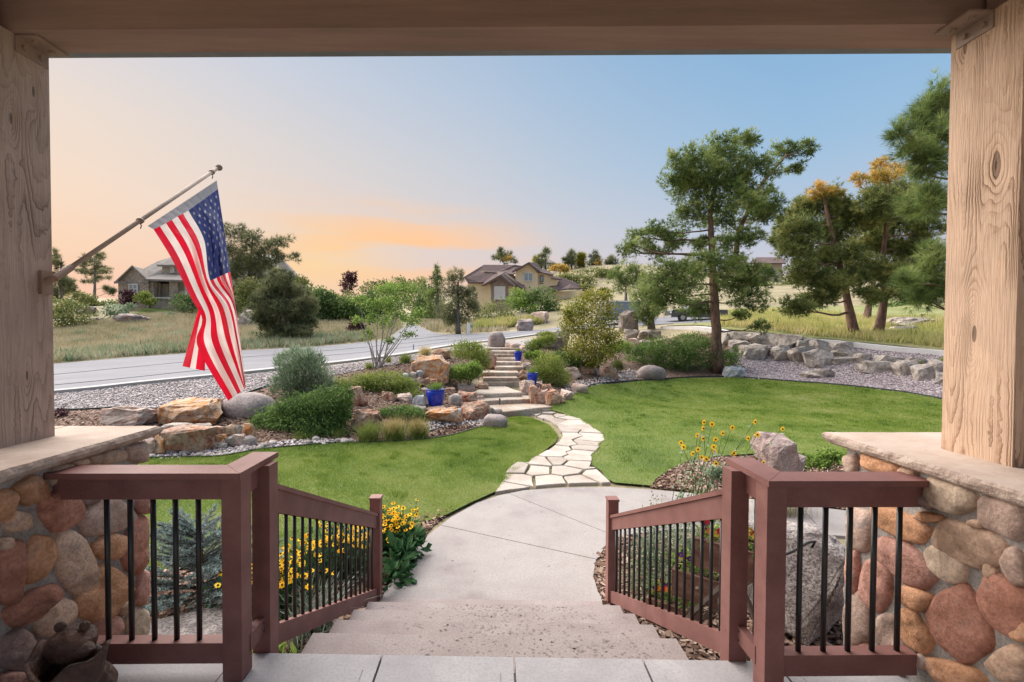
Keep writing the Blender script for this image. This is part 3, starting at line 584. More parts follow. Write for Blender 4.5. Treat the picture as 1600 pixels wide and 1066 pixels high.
# shallow pits where the surface has spalled
pv, pf = [], []
for k in range(1, 5):
    for _ in range(330):
        x = random.gauss(.15 if k != 1 else .45, .45); y = random.uniform(noses[k-1]+.03, noses[k]-.03)-SK*x
        if abs(x) > 1.05: continue
        r = random.uniform(.004, .011); b = len(pv); n = 5; a0 = random.random()*6
        pv += [(x+math.cos(a0+2*PI*i/n)*r*random.uniform(.6, 1.6), y+math.sin(a0+2*PI*i/n)*r*random.uniform(.6, 1.2), -.16*k+.0012) for i in range(n)]
        pf.append(tuple(range(b, b+n)))
me = bpy.data.meshes.new('pits'); me.from_pydata(pv, [], pf)
o = link('surface_pits', me, plain('pit_grit', (.20, .165, .16), .95), steps); o['kind'] = 'stuff'

# ------------------------------------------------------------------ stone columns
def stone_patch(poly3, nrm, bulge, m, parent, name='stone', seed=0):
    """rounded cobble: polygon on the wall swelling outwards"""
    P = [np.asarray(p, float) for p in poly3]; c = np.mean(P, 0); n = np.asarray(nrm, float); mb = MB(); rings = []
    for s, h in ((1.03, -.02), (1.0, .28), (.94, .62), (.8, .87), (.5, .98)):
        rings.append(mb.verts([c+(p-c)*s+n*bulge*h*(1+.3*mnoise.noise(Vector(tuple(p*9+seed)))+.22*mnoise.noise(Vector(tuple((c+(p-c)*s)*22+seed)))) for p in P]))
    top = mb.verts([c+n*bulge*1.02])[0]; k = len(P)
    for a, b in zip(rings, rings[1:]):
        for i in range(k): mb.bm.faces.new([a[i], a[(i+1) % k], b[(i+1) % k], b[i]])
    for i in range(k): mb.bm.faces.new([rings[-1][i], rings[-1][(i+1) % k], top])
    return mb.build(name, m, parent, smooth=True)
def ell(cx, cy, a, b, ang, sd, n=20, e=2.6):
    ca, sa = math.cos(math.radians(ang)), math.sin(math.radians(ang)); out = []
    for i in range(n):
        t = 2*PI*i/n; x = a*math.copysign(abs(math.cos(t))**(2/e), math.cos(t)); y = b*math.copysign(abs(math.sin(t))**(2/e), math.sin(t))
        k = 1+.2*mnoise.noise(Vector((math.cos(t)*1.3+sd*3.7, math.sin(t)*1.3, sd*1.3)))+.06*math.sin(2*t+sd)+.035*math.sin(3*t+sd*2)
        x *= k; y *= k; out.append((cx+x*ca+y*sa, cy-x*sa+y*ca))
    return out
def rough_slab(name, x0, x1, y0, y1, z0, z1, m, me_, parent, n=40, chip=.012):
    """coping: smooth top, split-faced edge"""
    pts = resample([(x0, y0), (x1, y0), (x1, y1), (x0, y1)], .035); c = np.array([(x0+x1)/2, (y0+y1)/2]); mb = MB(); rings = []
    for s, z in ((-.012, z0), (.004, z0+.012), (.010, (z0+z1)/2), (.006, z1-.012), (-.004, z1)):
        r = []
        for p in pts:
            d = np.array([-1 if abs(p[0]-x0) < 1e-6 else (1 if abs(p[0]-x1) < 1e-6 else 0), -1 if abs(p[1]-y0) < 1e-6 else (1 if abs(p[1]-y1) < 1e-6 else 0)])
            k = s+chip*mnoise.noise(Vector((p[0]*14, p[1]*14, z*30))); r.append((p[0]+d[0]*k, p[1]+d[1]*k, z+(.002*mnoise.noise(Vector((p[0]*9, p[1]*9, 1))) if z == z0 else 0)))
        rings.append(mb.verts(r))
    k = len(pts)
    for a, b in zip(rings, rings[1:]):
        for i in range(k):
            f_ = mb.bm.faces.new([a[i], a[(i+1) % k], b[(i+1) % k], b[i]]); f_.material_index = 1
    mb.bm.faces.new(rings[0][::-1]); mb.bm.faces.new(rings[-1])
    return mb.build(name, [m, me_], parent)
def zx(l, s, ox, oy): return [(ox+a[0]/s, oy+a[1]/s, a[2]/s, a[3]/s, a[4], a[5]) for a in l]
colL = zx([(95, 437, 62, 46, 28, 'o'), (192, 502, 70, 66, 30, 'r'), (8, 485, 34, 60, -8, 'o'), (52, 537, 50, 37, 5, 't'), (120, 655, 92, 46, 72, 'o'), (238, 668, 112, 68, 118, 't'), (32, 702, 112, 48, 82, 'r'),
           (208, 392, 50, 44, 10, 't'), (345, 520, 92, 62, 22, 'g'), (362, 620, 54, 44, 22, 'o'), (448, 615, 96, 46, 80, 'r'), (333, 778, 108, 76, 55, 'o'), (98, 815, 104, 48, 36, 'r'), (178, 852, 76, 48, 34, 't'),
           (50, 960, 74, 54, 62, 'd'), (125, 1000, 90, 50, 55, 'p'), (464, 758, 58, 25, 80, 'p'), (447, 872, 54, 38, 82, 'b'), (345, 885, 52, 40, 15, 'p'), (400, 822, 30, 19, 60, 't'), (455, 310, 40, 36, 8, 'g'), (345, 326, 66, 24, 8, 't'),
           (470, 482, 34, 26, 70, 'p'), (283, 468, 36, 16, 12, 'd'), (22, 1056, 55, 26, 10, 'p'), (5, 610, 20, 22, 0, 't'), (255, 340, 24, 14, 12, 't'), (395, 935, 45, 26, 0, 't'), (300, 960, 50, 26, 10, 'p'), (255, 1010, 46, 46, 0, 'o'), (210, 1085, 60, 34, 8, 't')], 2.106, 0, 560)
colR = zx([(580, 350, 66, 26, -14, 'o'), (492, 345, 34, 23, 88, 'g'), (812, 450, 96, 54, -24, 'b'), (995, 520, 88, 68, -20, 'g'), (878, 613, 122, 70, -20, 't'), (680, 376, 30, 16, -14, 't'), (650, 545, 112, 42, -26, 'o'), (750, 522, 44, 17, -4, 'o'),
           (516, 562, 72, 46, 88, 'g'), (665, 670, 120, 54, -42, 'p'), (805, 678, 82, 44, -30, 'b'), (568, 742, 92, 54, 88, 'p'), (497, 698, 72, 20, 88, 'p'), (850, 872, 138, 88, -62, 'r'), (1000, 815, 116, 78, -42, 'r'), (1035, 685, 64, 38, -70, 'g'),
           (700, 790, 62, 38, -28, 'o'), (700, 900, 88, 42, -60, 'o'), (512, 862, 92, 46, 88, 'g'), (618, 920, 72, 46, -70, 'g'), (1015, 1005, 66, 62, -40, 't'), (830, 1040, 110, 40, -18, 'o'), (735, 470, 34, 18, -40, 'd'), (480, 455, 24, 20, 80, 't'), (910, 545, 26, 12, -20, 't'),
           (955, 700, 30, 16, -60, 't'), (520, 985, 50, 30, 60, 'p'), (615, 1025, 50, 30, -20, 't'), (1060, 900, 40, 34, -50, 'o'), (725, 1000, 30, 22, -40, 'g')], 2.106, 1100, 560)
def column(side, xf, yend, coff, stones, label):
    c = empty('stone_column', (xf+side*.45, yend-.6, LAWN), label, 'column')
    x0, x1 = sorted((xf, xf+side*.9)); MB().box(x0, x1, yend-1.65, yend-.06, -1.0, 1.076).build('mortar_core', M['mortar'], c)
    for i, (cx_, cy_, a, b, ang, col) in enumerate(stones):
        q = [WX(u, v, xf) for u, v in ell(cx_, cy_, a*.99, b*.99, ang, i*1.7+side, n=26)]
        q = [np.array([p[0], min(p[1], yend-.004), min(p[2], 1.07)]) for p in q]
        if min(p[2] for p in q) < -.9: continue
        stone_patch(q, (-side, 0, 0), .034+.008*random.random(), COB[col], c, seed=i)
    for i in range(46):        # the face turned to the garden and the rest of the face by the porch
        gxx, gz = i % 6, i//6
        if i >= 42: break
        w_, h_ = random.uniform(.065, .08), random.uniform(.11, .14)
        ccx = x0+.08+gxx*.148+(.06 if gz % 2 else 0)-.03; ccz = -.72+gz*.29
        if ccx < x0+.06 or ccx > x1-.05: continue
        q = [np.array([x, yend-.06, min(z, 1.07)]) for x, z in ell(ccx, ccz, h_*.9, w_*.85, random.uniform(40, 140), i)]
        stone_patch([p for p in q][::-1], (0, 1, 0), .055, COB[random.choice('ortpgb')], c, seed=i+50)
    xe = xf-side*.055
    sp = xf+side*.52 if side < 0 else xf+side*.7
    a_, b_ = sorted((xe, sp-side*.003)); rough_slab('coping', a_, b_, yend-1.7, yend+.05, 1.077, 1.137, M['coping'], M['copedge'], c)
    a_, b_ = sorted((sp+side*.003, xf+side*.97)); rough_slab('coping', a_, b_, yend-1.7, yend+.05, 1.077, 1.137, M['coping'], M['copedge'], c)
    return c
column(-1, -2.19, 2.88, 0, colL, 'left column of rounded orange and tan cobbles under a pale stone cap')
column(1, 2.10, 2.72, 0, colR, 'right column of rounded cobbles with a big dark red stone, under a pale stone cap')

# ------------------------------------------------------------------ timber posts and beam
def post(x0, x1, y0, y1, m, label, side):
    bm = MB(); bm.box(x0, x1, y0, y1, 1.137, 3.3)
    o = bm.build('timber_post', m, bev=.008); tag(o, label, 'post')
    xi = x1 if side < 0 else x0; s = 1 if side < 0 else -1
    b = MB(); a_, b_ = sorted((xi+s*.0005, xi+s*.008)); yb = (y0+y1)/2+.045
    b.box(a_, b_, yb-.085, yb+.09, 3.215, 3.292); c_, d_ = sorted((xi+s*.001, xi+s*.12)); b.box(c_, d_, yb-.085, yb+.09, 3.288, 3.298)
    br = b.build('bracket', M['bracket'], o, bev=.002)
    for dy in (-.045, .045):
        MB().tube([(xi+s*.006, yb+dy, 3.25), (xi+s*.022, yb+dy, 3.25)], .013, 8).build('bolt', M['bracket'], br)
        MB().tube([(xi+s*.07, yb+dy, 3.289), (xi+s*.07, yb+dy, 3.276)], .012, 8).build('bolt', M['bracket'], br)
    return o
post(-2.84, -2.53, 2.36, 2.65, M['timberL'], 'rough sawn timber post with knots standing on the left stone column', -1)
post(2.38, 2.70, 2.04, 2.372, M['timberR'], 'tan rough sawn timber post with deep grain standing on the right stone column', 1)
roof = empty('porch_roof', (0, 2.4, 3.3), 'brown timber porch beam and soffit spanning the view overhead', 'porch roof')
MB().box(-4.6, 4.6, 2.352, 2.548, 3.301, 3.62, SK).build('front_beam', M['beam'], roof)
for s in (-1, 1):
    xa, xb = sorted((s*2.42 if s > 0 else s*2.56, s*2.72 if s > 0 else s*2.86)); MB().box(xa, xb, -3.6, 2.24 if s > 0 else 2.4, 3.302, 3.6).build('side_beam', M['beam'], roof)
MB().box(-4.6, 4.6, -3.6, 2.349, 3.601, 3.64, SK).build('ceiling', M['beam'], roof)
MB().box(-4.7, 4.7, 2.551, 2.68, 3.352, 3.6, SK).build('eave_trim', M['eave'], roof)
MB().box(-4.7, 4.7, -3.7, 2.72, 3.645, 3.70, SK).build('roof_deck', M['eave'], roof)

# ------------------------------------------------------------------ railings
def railing(side, cxp, cy0, bxp, by0, xcol, capx, capy, capback, newel, label, ub, Yb):
    r = empty('porch_railing', (cxp, cy0, 0), label, 'railing')
    s = side; m = M['rail']; w_ = .095
    def bx(name, x0, x1, *a, bev=.004, parent=r): x0, x1 = sorted((x0, x1)); return MB().box(x0, x1, *a).build(name, m, parent, bev=bev)
    bx('post', cxp, cxp+s*w_, cy0, cy0+w_, .001, 1.018, bev=.006); bx('post', bxp, bxp+s*w_, by0, by0+w_, -.3, 1.018, bev=.006)
    cw = .145; zc0, zc1 = 1.02, 1.05; ci, co = capx, capx+s*cw
    g = .0012
    A = [(ci, capback), (co, capback), (co, capy+cw+g), (ci, capy+g)]; B = [(ci+s*g, capy), (xcol, capy), (xcol, capy+cw), (co+s*g, capy+cw)]
    for q in (A, B): MB().prism([(x, y, zc0) for x, y in q], (0, 0, zc1-zc0)).build('cap_board', m, r, bev=.003)
    ym = cy0+.028
    bx('sub_rail', cxp+s*(w_+.001), xcol, ym, ym+.04, .905, 1.018); bx('bottom_rail', cxp+s*(w_+.001), xcol-s*.02, ym-.012, ym+.055, .082, .185)
    bx('sub_rail', cxp+s*.025, cxp+s*.068, cy0+w_+.001, by0-.001, .905, 1.018)
    bx('bottom_rail', cxp-s*.004+s*.0, cxp+s*.035, cy0+w_-.02, by0+.03, .10, .19)
    for u in ub:
        x = W(u, 900, Yb)[0]; MB().tube([(x, ym+.02, .18), (x, ym+.02, .91)], .0125, 10).build('baluster', M['black'], r, smooth=True)
    x = cxp+s*.048; y = (cy0+w_+by0)/2; MB().tube([(x, y, .18), (x, y, .91)], .0125, 10).build('baluster', M['black'], r, smooth=True)
    nx_, ny_ = newel
    for zz in (.12, .165): MB().tube([(cxp-s*.0045, by0-.012, zz), (cxp-s*.0065, by0-.012, zz)], .005, 8).build('screw', M['iron'], r)
    MB().box(*sorted((nx_, nx_+s*w_)), ny_, ny_+w_, -1.0, .165).build('newel_post', m, r, bev=.006)
    MB().box(*sorted((nx_-s*.006, nx_+s*(w_+.006))), ny_-.006, ny_+w_+.006, .166, .185).build('newel_cap', m, r, bev=.006)
    def sl(name, z0a, z1a, z0b, z1b, hw, off=0):
        xa, xb = bxp+s*w_/2+off, nx_+s*w_/2+off; ya, yb = by0+w_+.002, ny_-.002
        MB().hexa([(xa-hw, ya, z0a), (xa+hw, ya, z0a), (xa+hw, ya, z1a), (xa-hw, ya, z1a)], [(xb-hw, yb, z0b), (xb+hw, yb, z0b), (xb+hw, yb, z1b), (xb-hw, yb, z1b)]).build(name, m, r, bev=.003)
    sl('hand_rail', .728, .862, -.10, .012, .02); sl('rail_cap', .8625, .892, .0125, .04, .033); sl('bottom_rail', -.04, .08, -.785, -.675, .022)
    n = 17
    for i in range(n):
        t = (i+.75)/(n+.5); y = by0+w_+(ny_-by0-w_)*t; x = (bxp+s*w_/2)*(1-t)+(nx_+s*w_/2)*t
        MB().tube([(x, y, .075-.755*t), (x, y, .735-.83*t)], .0115, 8).build('baluster', M['black'], r, smooth=True)
    return r
railing(-1, -1.25, 2.25, -1.215, 2.465, -2.2, -1.245, 2.231, 2.63, (-1.07, 4.25), 'left reddish brown porch railing with black balusters going down the steps', (168.6, 205, 240.7, 275.4, 311), 2.298)
railing(1, 1.305, 2.135, 1.255, 2.37, 2.085, 1.298, 2.112, 2.515, (1.07, 4.20), 'right reddish brown porch railing with black balusters going down the steps', (1248.6, 1287.6, 1326, 1364, 1403), 2.185)

# ------------------------------------------------------------------ rocks
def rock_mesh(c, r, kind, seed, rot=0.0, rough=1.0):
    rs = random.Random(seed); bm = bmesh.new()
    if kind == 'round':
        bmesh.ops.create_icosphere(bm, subdivisions=3, radius=1)
        for v in bm.verts:
            p = v.co.copy(); k = 1+.16*mnoise.noise(p*1.1+Vector((seed, 0, 0)))+.05*mnoise.noise(p*3+Vector((0, seed, 0)))
            q = Vector([math.copysign(abs(a)**.85, a) for a in p]); v.co = q*k
    else:
        pts = []
        for _ in range(22):
            d = Vector((rs.gauss(0, 1), rs.gauss(0, 1), rs.gauss(0, 1))).normalized(); d = Vector([math.copysign(abs(a)**.55, a) for a in d]); pts.append(d*rs.uniform(.86, 1.08)/max(1, d.length**.35))
        vs = [bm.verts.new(p) for p in pts]; bmesh.ops.convex_hull(bm, input=vs)
        bmesh.ops.delete(bm, geom=[v for v in bm.verts if not v.link_faces], context='VERTS')
        bmesh.ops.bevel(bm, geom=list(bm.edges), offset=.035, segments=1, affect='EDGES', clamp_overlap=True)
        bmesh.ops.triangulate(bm, faces=bm.faces); bmesh.ops.subdivide_edges(bm, edges=[e for e in bm.edges if e.calc_length() > .16], cuts=2, use_grid_fill=True); bmesh.ops.triangulate(bm, faces=bm.faces)
        for v in bm.verts:
            p = v.co; n = p.normalized(); v.co = p+n*rough*(.13*mnoise.noise(p*2.1+Vector((seed, 1, 0)))-.13*abs(mnoise.noise(p*3.4+Vector((0, seed, 2))))+.06*mnoise.noise(p*8+Vector((0, seed, 2)))+.05*mnoise.noise(Vector((p.x*3, p.y*3, p.z*12+seed))))
    xs = [v.co for v in bm.verts]; lo = Vector([min(p[i] for p in xs) for i in range(3)]); hi = Vector([max(p[i] for p in xs) for i in range(3)])
    cr, sr = math.cos(rot), math.sin(rot)
    for v in bm.verts:
        p = Vector([((v.co[i]-lo[i])/(hi[i]-lo[i])*2-1)*r[i] for i in range(3)])
        v.co = Vector((c[0]+p.x*cr-p.z*sr, c[1]+p.y, c[2]+p.x*sr+p.z*cr))
    me = bpy.data.meshes.new('rock'); bm.to_mesh(me); bm.free()
    me.polygons.foreach_set('use_smooth', [kind == 'round']*len(me.polygons)); return me
_rk = [0]
def rock(u0, v0, u1, v1, m, kind='ang', label=None, group=None, parent=None, Y=None, dep=.75, name='boulder', rot=0.0, bury=.2, rough=1.0, lift=0.0, cat='boulder'):
    _rk[0] += 1; u = (u0+u1)/2; b = R(u, v1) if Y is None else W(u, v1, Y); Y = b[1]; s = Y/F_PX
    w_, h_ = (u1-u0)*s, (v1-v0)*s; d = w_*dep; hb = h_*(1+bury)
    c = W(u, v1, Y+d*.42); zb = b[2]; k = (Y+d*.42)/Y
    c = np.array([W(u, (v0+v1)/2, Y+d*.42)[0], Y+d*.42, zb-h_*bury+hb/2+lift])
    me = rock_mesh(c, (w_*k/2, d/2, hb/2*(.5*(1+k))), kind, _rk[0]*1.37, rot, rough)
    o = link(name, me, M[m], parent)
    if parent is None: tag(o, label, cat, group)
    return o
B = [
 (168, 636, 249, 668, 'pinkrock', 'ang', 'low pink striated rock at the left end of the mulch bed'),
 (246, 636, 276, 663, 'greyrock', 'ang', 'small dark grey rock tucked behind the orange boulder near the flag'),
 (257, 627, 353, 670, 'orangerock', 'ang', 'big rusty orange sandstone boulder below the flag tip'),
 (349, 617, 427, 655, 'granite', 'round', 'smooth grey pink domed boulder just right of the flag tip'),
 (376, 682, 401, 700, 'granite', 'round', 'round mauve cobble at the foot of the stone wall'),
 (539, 605, 576, 636, 'redrock', 'ang', 'red rock showing through the juniper bank'),
 (549, 641, 594, 676, 'redrock', 'ang', 'dull red rock behind the green ornamental grass'),
 (644, 556, 706, 594, 'orangerock', 'ang', 'large tan and orange boulder left of the garden stairs'),
 (674, 545, 704, 561, 'redrock', 'ang', 'reddish rock behind the large tan boulder'),
 (729, 561, 753, 580, 'pinkrock', 'ang', 'small pink rock between the two green shrubs'),
 (757, 547, 776, 578, 'redrock', 'ang', 'dark red upright rock beside the upper garden stairs'),
 (644, 618, 668, 636, 'bluerock', 'ang', 'blue grey block left of the largest blue pot'),
 (700, 616, 722, 634, 'greyrock', 'round', 'rounded grey rock right of the largest blue pot'),
 (711, 601, 742, 617, 'pinkrock', 'ang', 'pale flat-topped rock above the largest blue pot'),
 (713, 613, 747, 634, 'redrock', 'ang', 'red rock left of the lower garden stairs'),
 (720, 628, 766, 657, 'redrock', 'ang', 'streaked rust red rock beside the bottom garden stair'),
 (698, 640, 728, 652, 'bluerock', 'ang', 'thin grey slab beside the rusty ledge stone'),
 (656, 639, 728, 664, 'orangerock', 'ang', 'rusty ledge stone overhanging the dry creek bed'),
 (755, 650, 793, 671, 'granite', 'round', 'speckled rounded boulder on the lawn edge below the stairs'),
 (759, 637, 773, 650, 'greyrock', 'round', 'small round grey cobble nearer the rust red rock'),
 (770, 639, 785, 651, 'greyrock', 'round', 'small dark round cobble touching the bottom stair'),
 (892, 600, 919, 616, 'pinkrock', 'round', 'smooth pink boulder where the creek bed meets the right lawn'),
 (789, 535, 814, 549, 'pinkrock', 'ang', 'tan rock left of the farthest blue pot'),
 (811, 540, 835, 552, 'pinkrock', 'ang', 'pale flat rock behind the farthest blue pot'),
 (762, 518, 790, 544, 'granite', 'round', 'tall grey standing boulder at the top of the garden stairs'),
 (836, 516, 888, 547, 'greyrock', 'ang', 'long low weathered grey boulder beyond the farthest blue pot'),
 (879, 574, 908, 592, 'pinkrock', 'ang', 'tan boulder behind the round shrub right of the stairs'),
 (905, 570, 930, 586, 'redrock', 'ang', 'reddish rock left of the yellow green tree stems'),
 (940, 573, 966, 592, 'redrock', 'ang', 'rust coloured rock right of the yellow green tree stems'),
 (995, 571, 1040, 595, 'granite', 'round', 'rounded tan boulder at the lawn edge left of the big pine'),
 (1130, 572, 1163, 592, 'bluerock', 'ang', 'pale grey flat rock at the foot of the big pine trunk'),
 (966, 484, 997, 520, 'granite', 'ang', 'tall tan standing rock beyond the yellow green tree'),
 (994, 516, 1032, 532, 'greyrock', 'ang', 'flat grey boulder on the wall top behind the dark juniper'),
 (974, 514, 999, 531, 'greyrock', 'ang', 'small grey boulder beside the tall tan rock'),
 (976, 528, 1000, 544, 'pinkrock', 'ang', 'brown boulder low in the wall left of the dark juniper'),
 (998, 530, 1018, 546, 'greyrock', 'ang', 'squat boulder beside the dark juniper'),
 (1390, 494, 1470, 512, 'greyrock', 'ang', 'upper flat lichen-grey rock in the meadow near the right post'),
 (1384, 508, 1434, 526, 'greyrock', 'ang', 'lower rounded grey outcrop in the meadow beside the pine trunk'),
 (182, 490, 228, 507, 'granite', 'ang', 'long pale boulder in the dry field below the far left house'),
 (124, 478, 152, 492, 'granite', 'ang', 'brown boulder behind the round bush at the far left'),
 (136, 496, 160, 506, 'granite', 'ang', 'small tan rock beside the round bush at the far left'),
 (805, 497, 834, 518, 'granite', 'ang', 'pale boulder across the road below the middle house'),
 (830, 486, 858, 506, 'pinkrock', 'ang', 'leaning pale slab in front of the dark oak scrub'),
 (375, 482, 420, 512, 'greyrock', 'ang', 'grey boulder in the field just right of the flag'),
 (596, 612, 622, 628, 'redrock', 'ang', 'rust rock poking out between the two junipers'),
 (744, 598, 764, 612, 'redrock', 'ang', 'small rust rock against the left side of the middle stairs'),
 (668, 592, 694, 604, 'redrock', 'ang', 'low rust rock under the large tan boulder'),
 (606, 637, 628, 650, 'pinkrock', 'ang', 'pinkish rock in the mulch above the low dark juniper'),
]
for a in B: rock(*a[:4], a[4], a[5], a[6])

# granite boulders by the steps
_o = link('boulder', rock_mesh((2.72, 4.0, -.42), (.42, .40, .47), 'ang', 51.3, 0, .7), M['graniten']); tag(_o, 'big grey granite boulder seen through the right railing', 'boulder')
_rk[0] = 101; rock(1176, 680, 1246, 747, 'pinkg', 'ang', 'pointed pink granite boulder with dry grass right of the wild sunflowers', Y=6.4, dep=.8, rough=.8)
rock(1216, 712, 1258, 742, 'pinkg', 'ang', 'low granite lump leaning on the pointed pink boulder', Y=6.6, dep=.8, rough=.8)
_o = link('boulder', rock_mesh((-2.4, 3.72, -.80), (.50, .52, .17), 'ang', 77.7, 0, .6), M['graniten']); tag(_o, 'flat grey pink granite rock seen through the left railing', 'boulder')

# low dry-stone wall at the left lawn edge
dw = empty('dry_stone_wall', R(310, 708), 'low wall of rusty red and cream stones at the left end of the bed', 'stone wall')
for a in [(258, 669, 331, 711, 'redrock'), (222, 684, 243, 708, 'pinkrock'), (238, 682, 260, 708, 'orangerock'), (255, 664, 300, 675, 'greyrock'), (298, 664, 334, 676, 'greyrock'), (329, 667, 351, 682, 'redrock'), (332, 679, 355, 695, 'orangerock'), (350, 664, 369, 683, 'orangerock'), (352, 681, 367, 699, 'greyrock'),
          (366, 664, 381, 682, 'greyrock'), (364, 679, 384, 700, 'pinkrock'), (378, 662, 400, 690, 'orangerock'), (328, 690, 340, 706, 'pinkrock'), (340, 692, 356, 706, 'greyrock'), (215, 668, 240, 686, 'greyrock')]:
    rock(*a[:4], a[4], 'ang', parent=dw, Y=R(300, 708)[1]+.0+(a[0]-300)*.004+(708-a[3])*.008, dep=.6, name='stone', bury=.05, rough=.6, lift=0)
lw = empty('ledge_wall', R(642, 602), 'short wall of grey blocks left of the large tan boulder', 'stone wall')
for a in [(629, 583, 642, 602, 'bluerock'), (641, 581, 652, 593, 'greyrock'), (651, 579, 662, 590, 'bluerock'), (640, 592, 652, 602, 'greyrock'), (651, 589, 664, 601, 'pinkrock'), (620, 590, 631, 604, 'redrock'), (662, 590, 672, 600, 'redrock')]:
    rock(*a[:4], a[4], 'ang', parent=lw, Y=R(642, 603)[1]+(603-a[3])*.008, dep=.8, name='stone', bury=.02, rough=.5)
cw_ = empty('creek_wall', R(690, 640), 'jumbled ledge of rust and grey stones under the largest blue pot', 'stone wall')
for a in [(620, 615, 646, 630, 'pinkrock'), (664, 637, 700, 648, 'redrock'), (640, 634, 668, 648, 'greyrock'), (694, 606, 713, 618, 'redrock'), (656, 606, 670, 620, 'pinkrock'), (726, 640, 748, 660, 'redrock'), (640, 646, 662, 660, 'redrock'), (740, 618, 757, 632, 'pinkrock')]:
    rock(*a[:4], a[4], 'ang', parent=cw_, dep=.9, name='stone', bury=.3)
sw = empty('stair_side_wall', R(840, 628), 'stacked red and pink stones along the right side of the lower garden stairs', 'stone wall')
for a in [(811, 594, 836, 618, 'pinkrock'), (812, 602, 824, 614, 'redrock'), (826, 600, 846, 632, 'redrock'), (839, 609, 858, 629, 'pinkrock'), (852, 608, 876, 635, 'redrock'), (874, 609, 897, 627, 'pinkrock'), (866, 618, 884, 632, 'redrock'), (810, 578, 832, 596, 'redrock'), (834, 596, 850, 610, 'pinkrock'), (845, 600, 862, 612, 'redrock'), (814, 566, 830, 580, 'pinkrock')]:
    rock(*a[:4], a[4], 'ang', parent=sw, dep=.9, name='stone', bury=.3)
# boulder retaining wall under the pavement on the right
S8 = 4.21
rw = empty('boulder_wall', R(1220, 560), 'retaining wall of big grey brown boulders under the kerb on the right', 'stone wall')
for a in [(60, 258, 212, 328), (198, 262, 352, 338), (348, 270, 545, 358), (85, 308, 205, 375), (135, 335, 352, 424), (350, 345, 525, 432), (515, 298, 645, 352), (468, 350, 655, 445), (572, 372, 772, 484), (618, 308, 756, 392), (738, 320, 885, 372), (758, 370, 942, 427), (740, 418, 935, 462),
          (912, 398, 1005, 452), (1000, 412, 1205, 464), (918, 450, 1172, 522), (1163, 445, 1315, 535), (1250, 422, 1356, 470), (1295, 470, 1400, 565), (1385, 440, 1510, 520), (576, 515, 700, 552), (650, 500, 756, 550), (1410, 520, 1540, 590), (20, 262, 80, 330)]:
    rock(1118+a[0]/S8, 457+a[1]/S8, 1122+a[2]/S8, 461+a[3]/S8, 'greyrock', 'ang', parent=rw, dep=.7, name='boulder', bury=.3, rough=.9)

# ------------------------------------------------------------------ garden stairs of natural slabs
st = empty('garden_stairs', (.5, 14.2, -.8), 'rustic stairs of thick stone slabs climbing through the rock garden', 'stairs')
SL = [(784, 864, 643.5, 635, -.66, .17), (745, 837, 627, 623, -.52, .19), (741, 816, 616, 613, -.37, .13), (748, 810, 597.5, 597, -.21, .17), (755, 809, 590.5, 590.5, -.06, .13), (753, 811, 582, 582, .10, .17), (773, 818, 573.5, 573.5, .25, .13),
      (774, 815, 566, 566, .40, .14), (773, 806, 559.5, 560, .54, .13), (773, 806, 554, 554, .68, .13), (765, 806, 548.5, 549, .82, .13), (762, 812, 544, 544, .93, .13)]
for i, (u0, u1, va, vb, z, th) in enumerate(SL):
    a, b = WZ(u0, va, z)[:2], WZ(u1, vb, z)[:2]; nb = (WZ((SL[i+1][0]+SL[i+1][1])/2, SL[i+1][2], SL[i+1][4])[1] if i+1 < len(SL) else a[1]+1.2)
    dep = max(.55, nb-min(a[1], b[1])+.28); d = b-a; n_ = np.array([-d[1], d[0]])/np.linalg.norm(d)
    q = resample([a, b, b+n_*dep, a+n_*dep], .14); q = [p+np.array([random.uniform(-.025, .025), random.uniform(-.03, .03)]) for p in q]; c = np.mean(q, 0); mb = MB(); rg = []
    for s, dz in ((.985, -th-.1), (1.0, -th*.7), (1.005, -.03), (.985, 0)):
        rg.append(mb.verts([(c[0]+(p[0]-c[0])*s, c[1]+(p[1]-c[1])*s, z+dz+random.uniform(-.004, .004)) for p in q]))
    k = len(q)
    for r0, r1 in zip(rg, rg[1:]):
        for j in range(k): mb.bm.faces.new([r0[j], r0[(j+1) % k], r1[(j+1) % k], r1[j]])
    mb.bm.faces.new(rg[0][::-1]); mb.bm.faces.new(rg[-1]); mb.build('stair_slab', M['slab'], st)

# ------------------------------------------------------------------ loose stones and chips
def scatter_poly(poly, n):
    a = np.array([p[:2] for p in poly]); lo, hi = a.min(0), a.max(0); out = np.zeros((0, 2))
    while len(out) < n:
        q = RNG.uniform(lo, hi, (n*2, 2)); out = np.concatenate([out, q[inpoly(q, a)]])
    return out[:n]
OCT = np.array([(1, 0, 0), (-1, 0, 0), (0, 1, 0), (0, -1, 0), (0, 0, 1), (0, 0, -1)], float); OF = np.array([(0, 2, 4), (2, 1, 4), (1, 3, 4), (3, 0, 4), (2, 0, 5), (1, 2, 5), (3, 1, 5), (0, 3, 5)])
def pebbles(name, P, smin, smax, m, off=.02, flat=.6):
    n = len(P); z = H(P)+off; s = RNG.uniform(smin, smax, n); a = RNG.uniform(0, 2*PI, n)
    J = OCT[None]*RNG.uniform(.6, 1.25, (n, 6, 1))*np.array([1, .75, flat]); x = J[..., 0]*np.cos(a)[:, None]-J[..., 1]*np.sin(a)[:, None]; y = J[..., 0]*np.sin(a)[:, None]+J[..., 1]*np.cos(a)[:, None]
    V = np.stack([x*s[:, None]+P[:, :1], y*s[:, None]+P[:, 1:], J[..., 2]*s[:, None]+(z+s*.25)[:, None]], -1).reshape(-1, 3)
    Fc = (OF[None]+np.arange(n)[:, None, None]*6).reshape(-1, 3); o = link(name, mesh_np(name, V, Fc, np.repeat(RNG.uniform(0, 1, n), 8), True), m); tag(o, kind='stuff'); return o
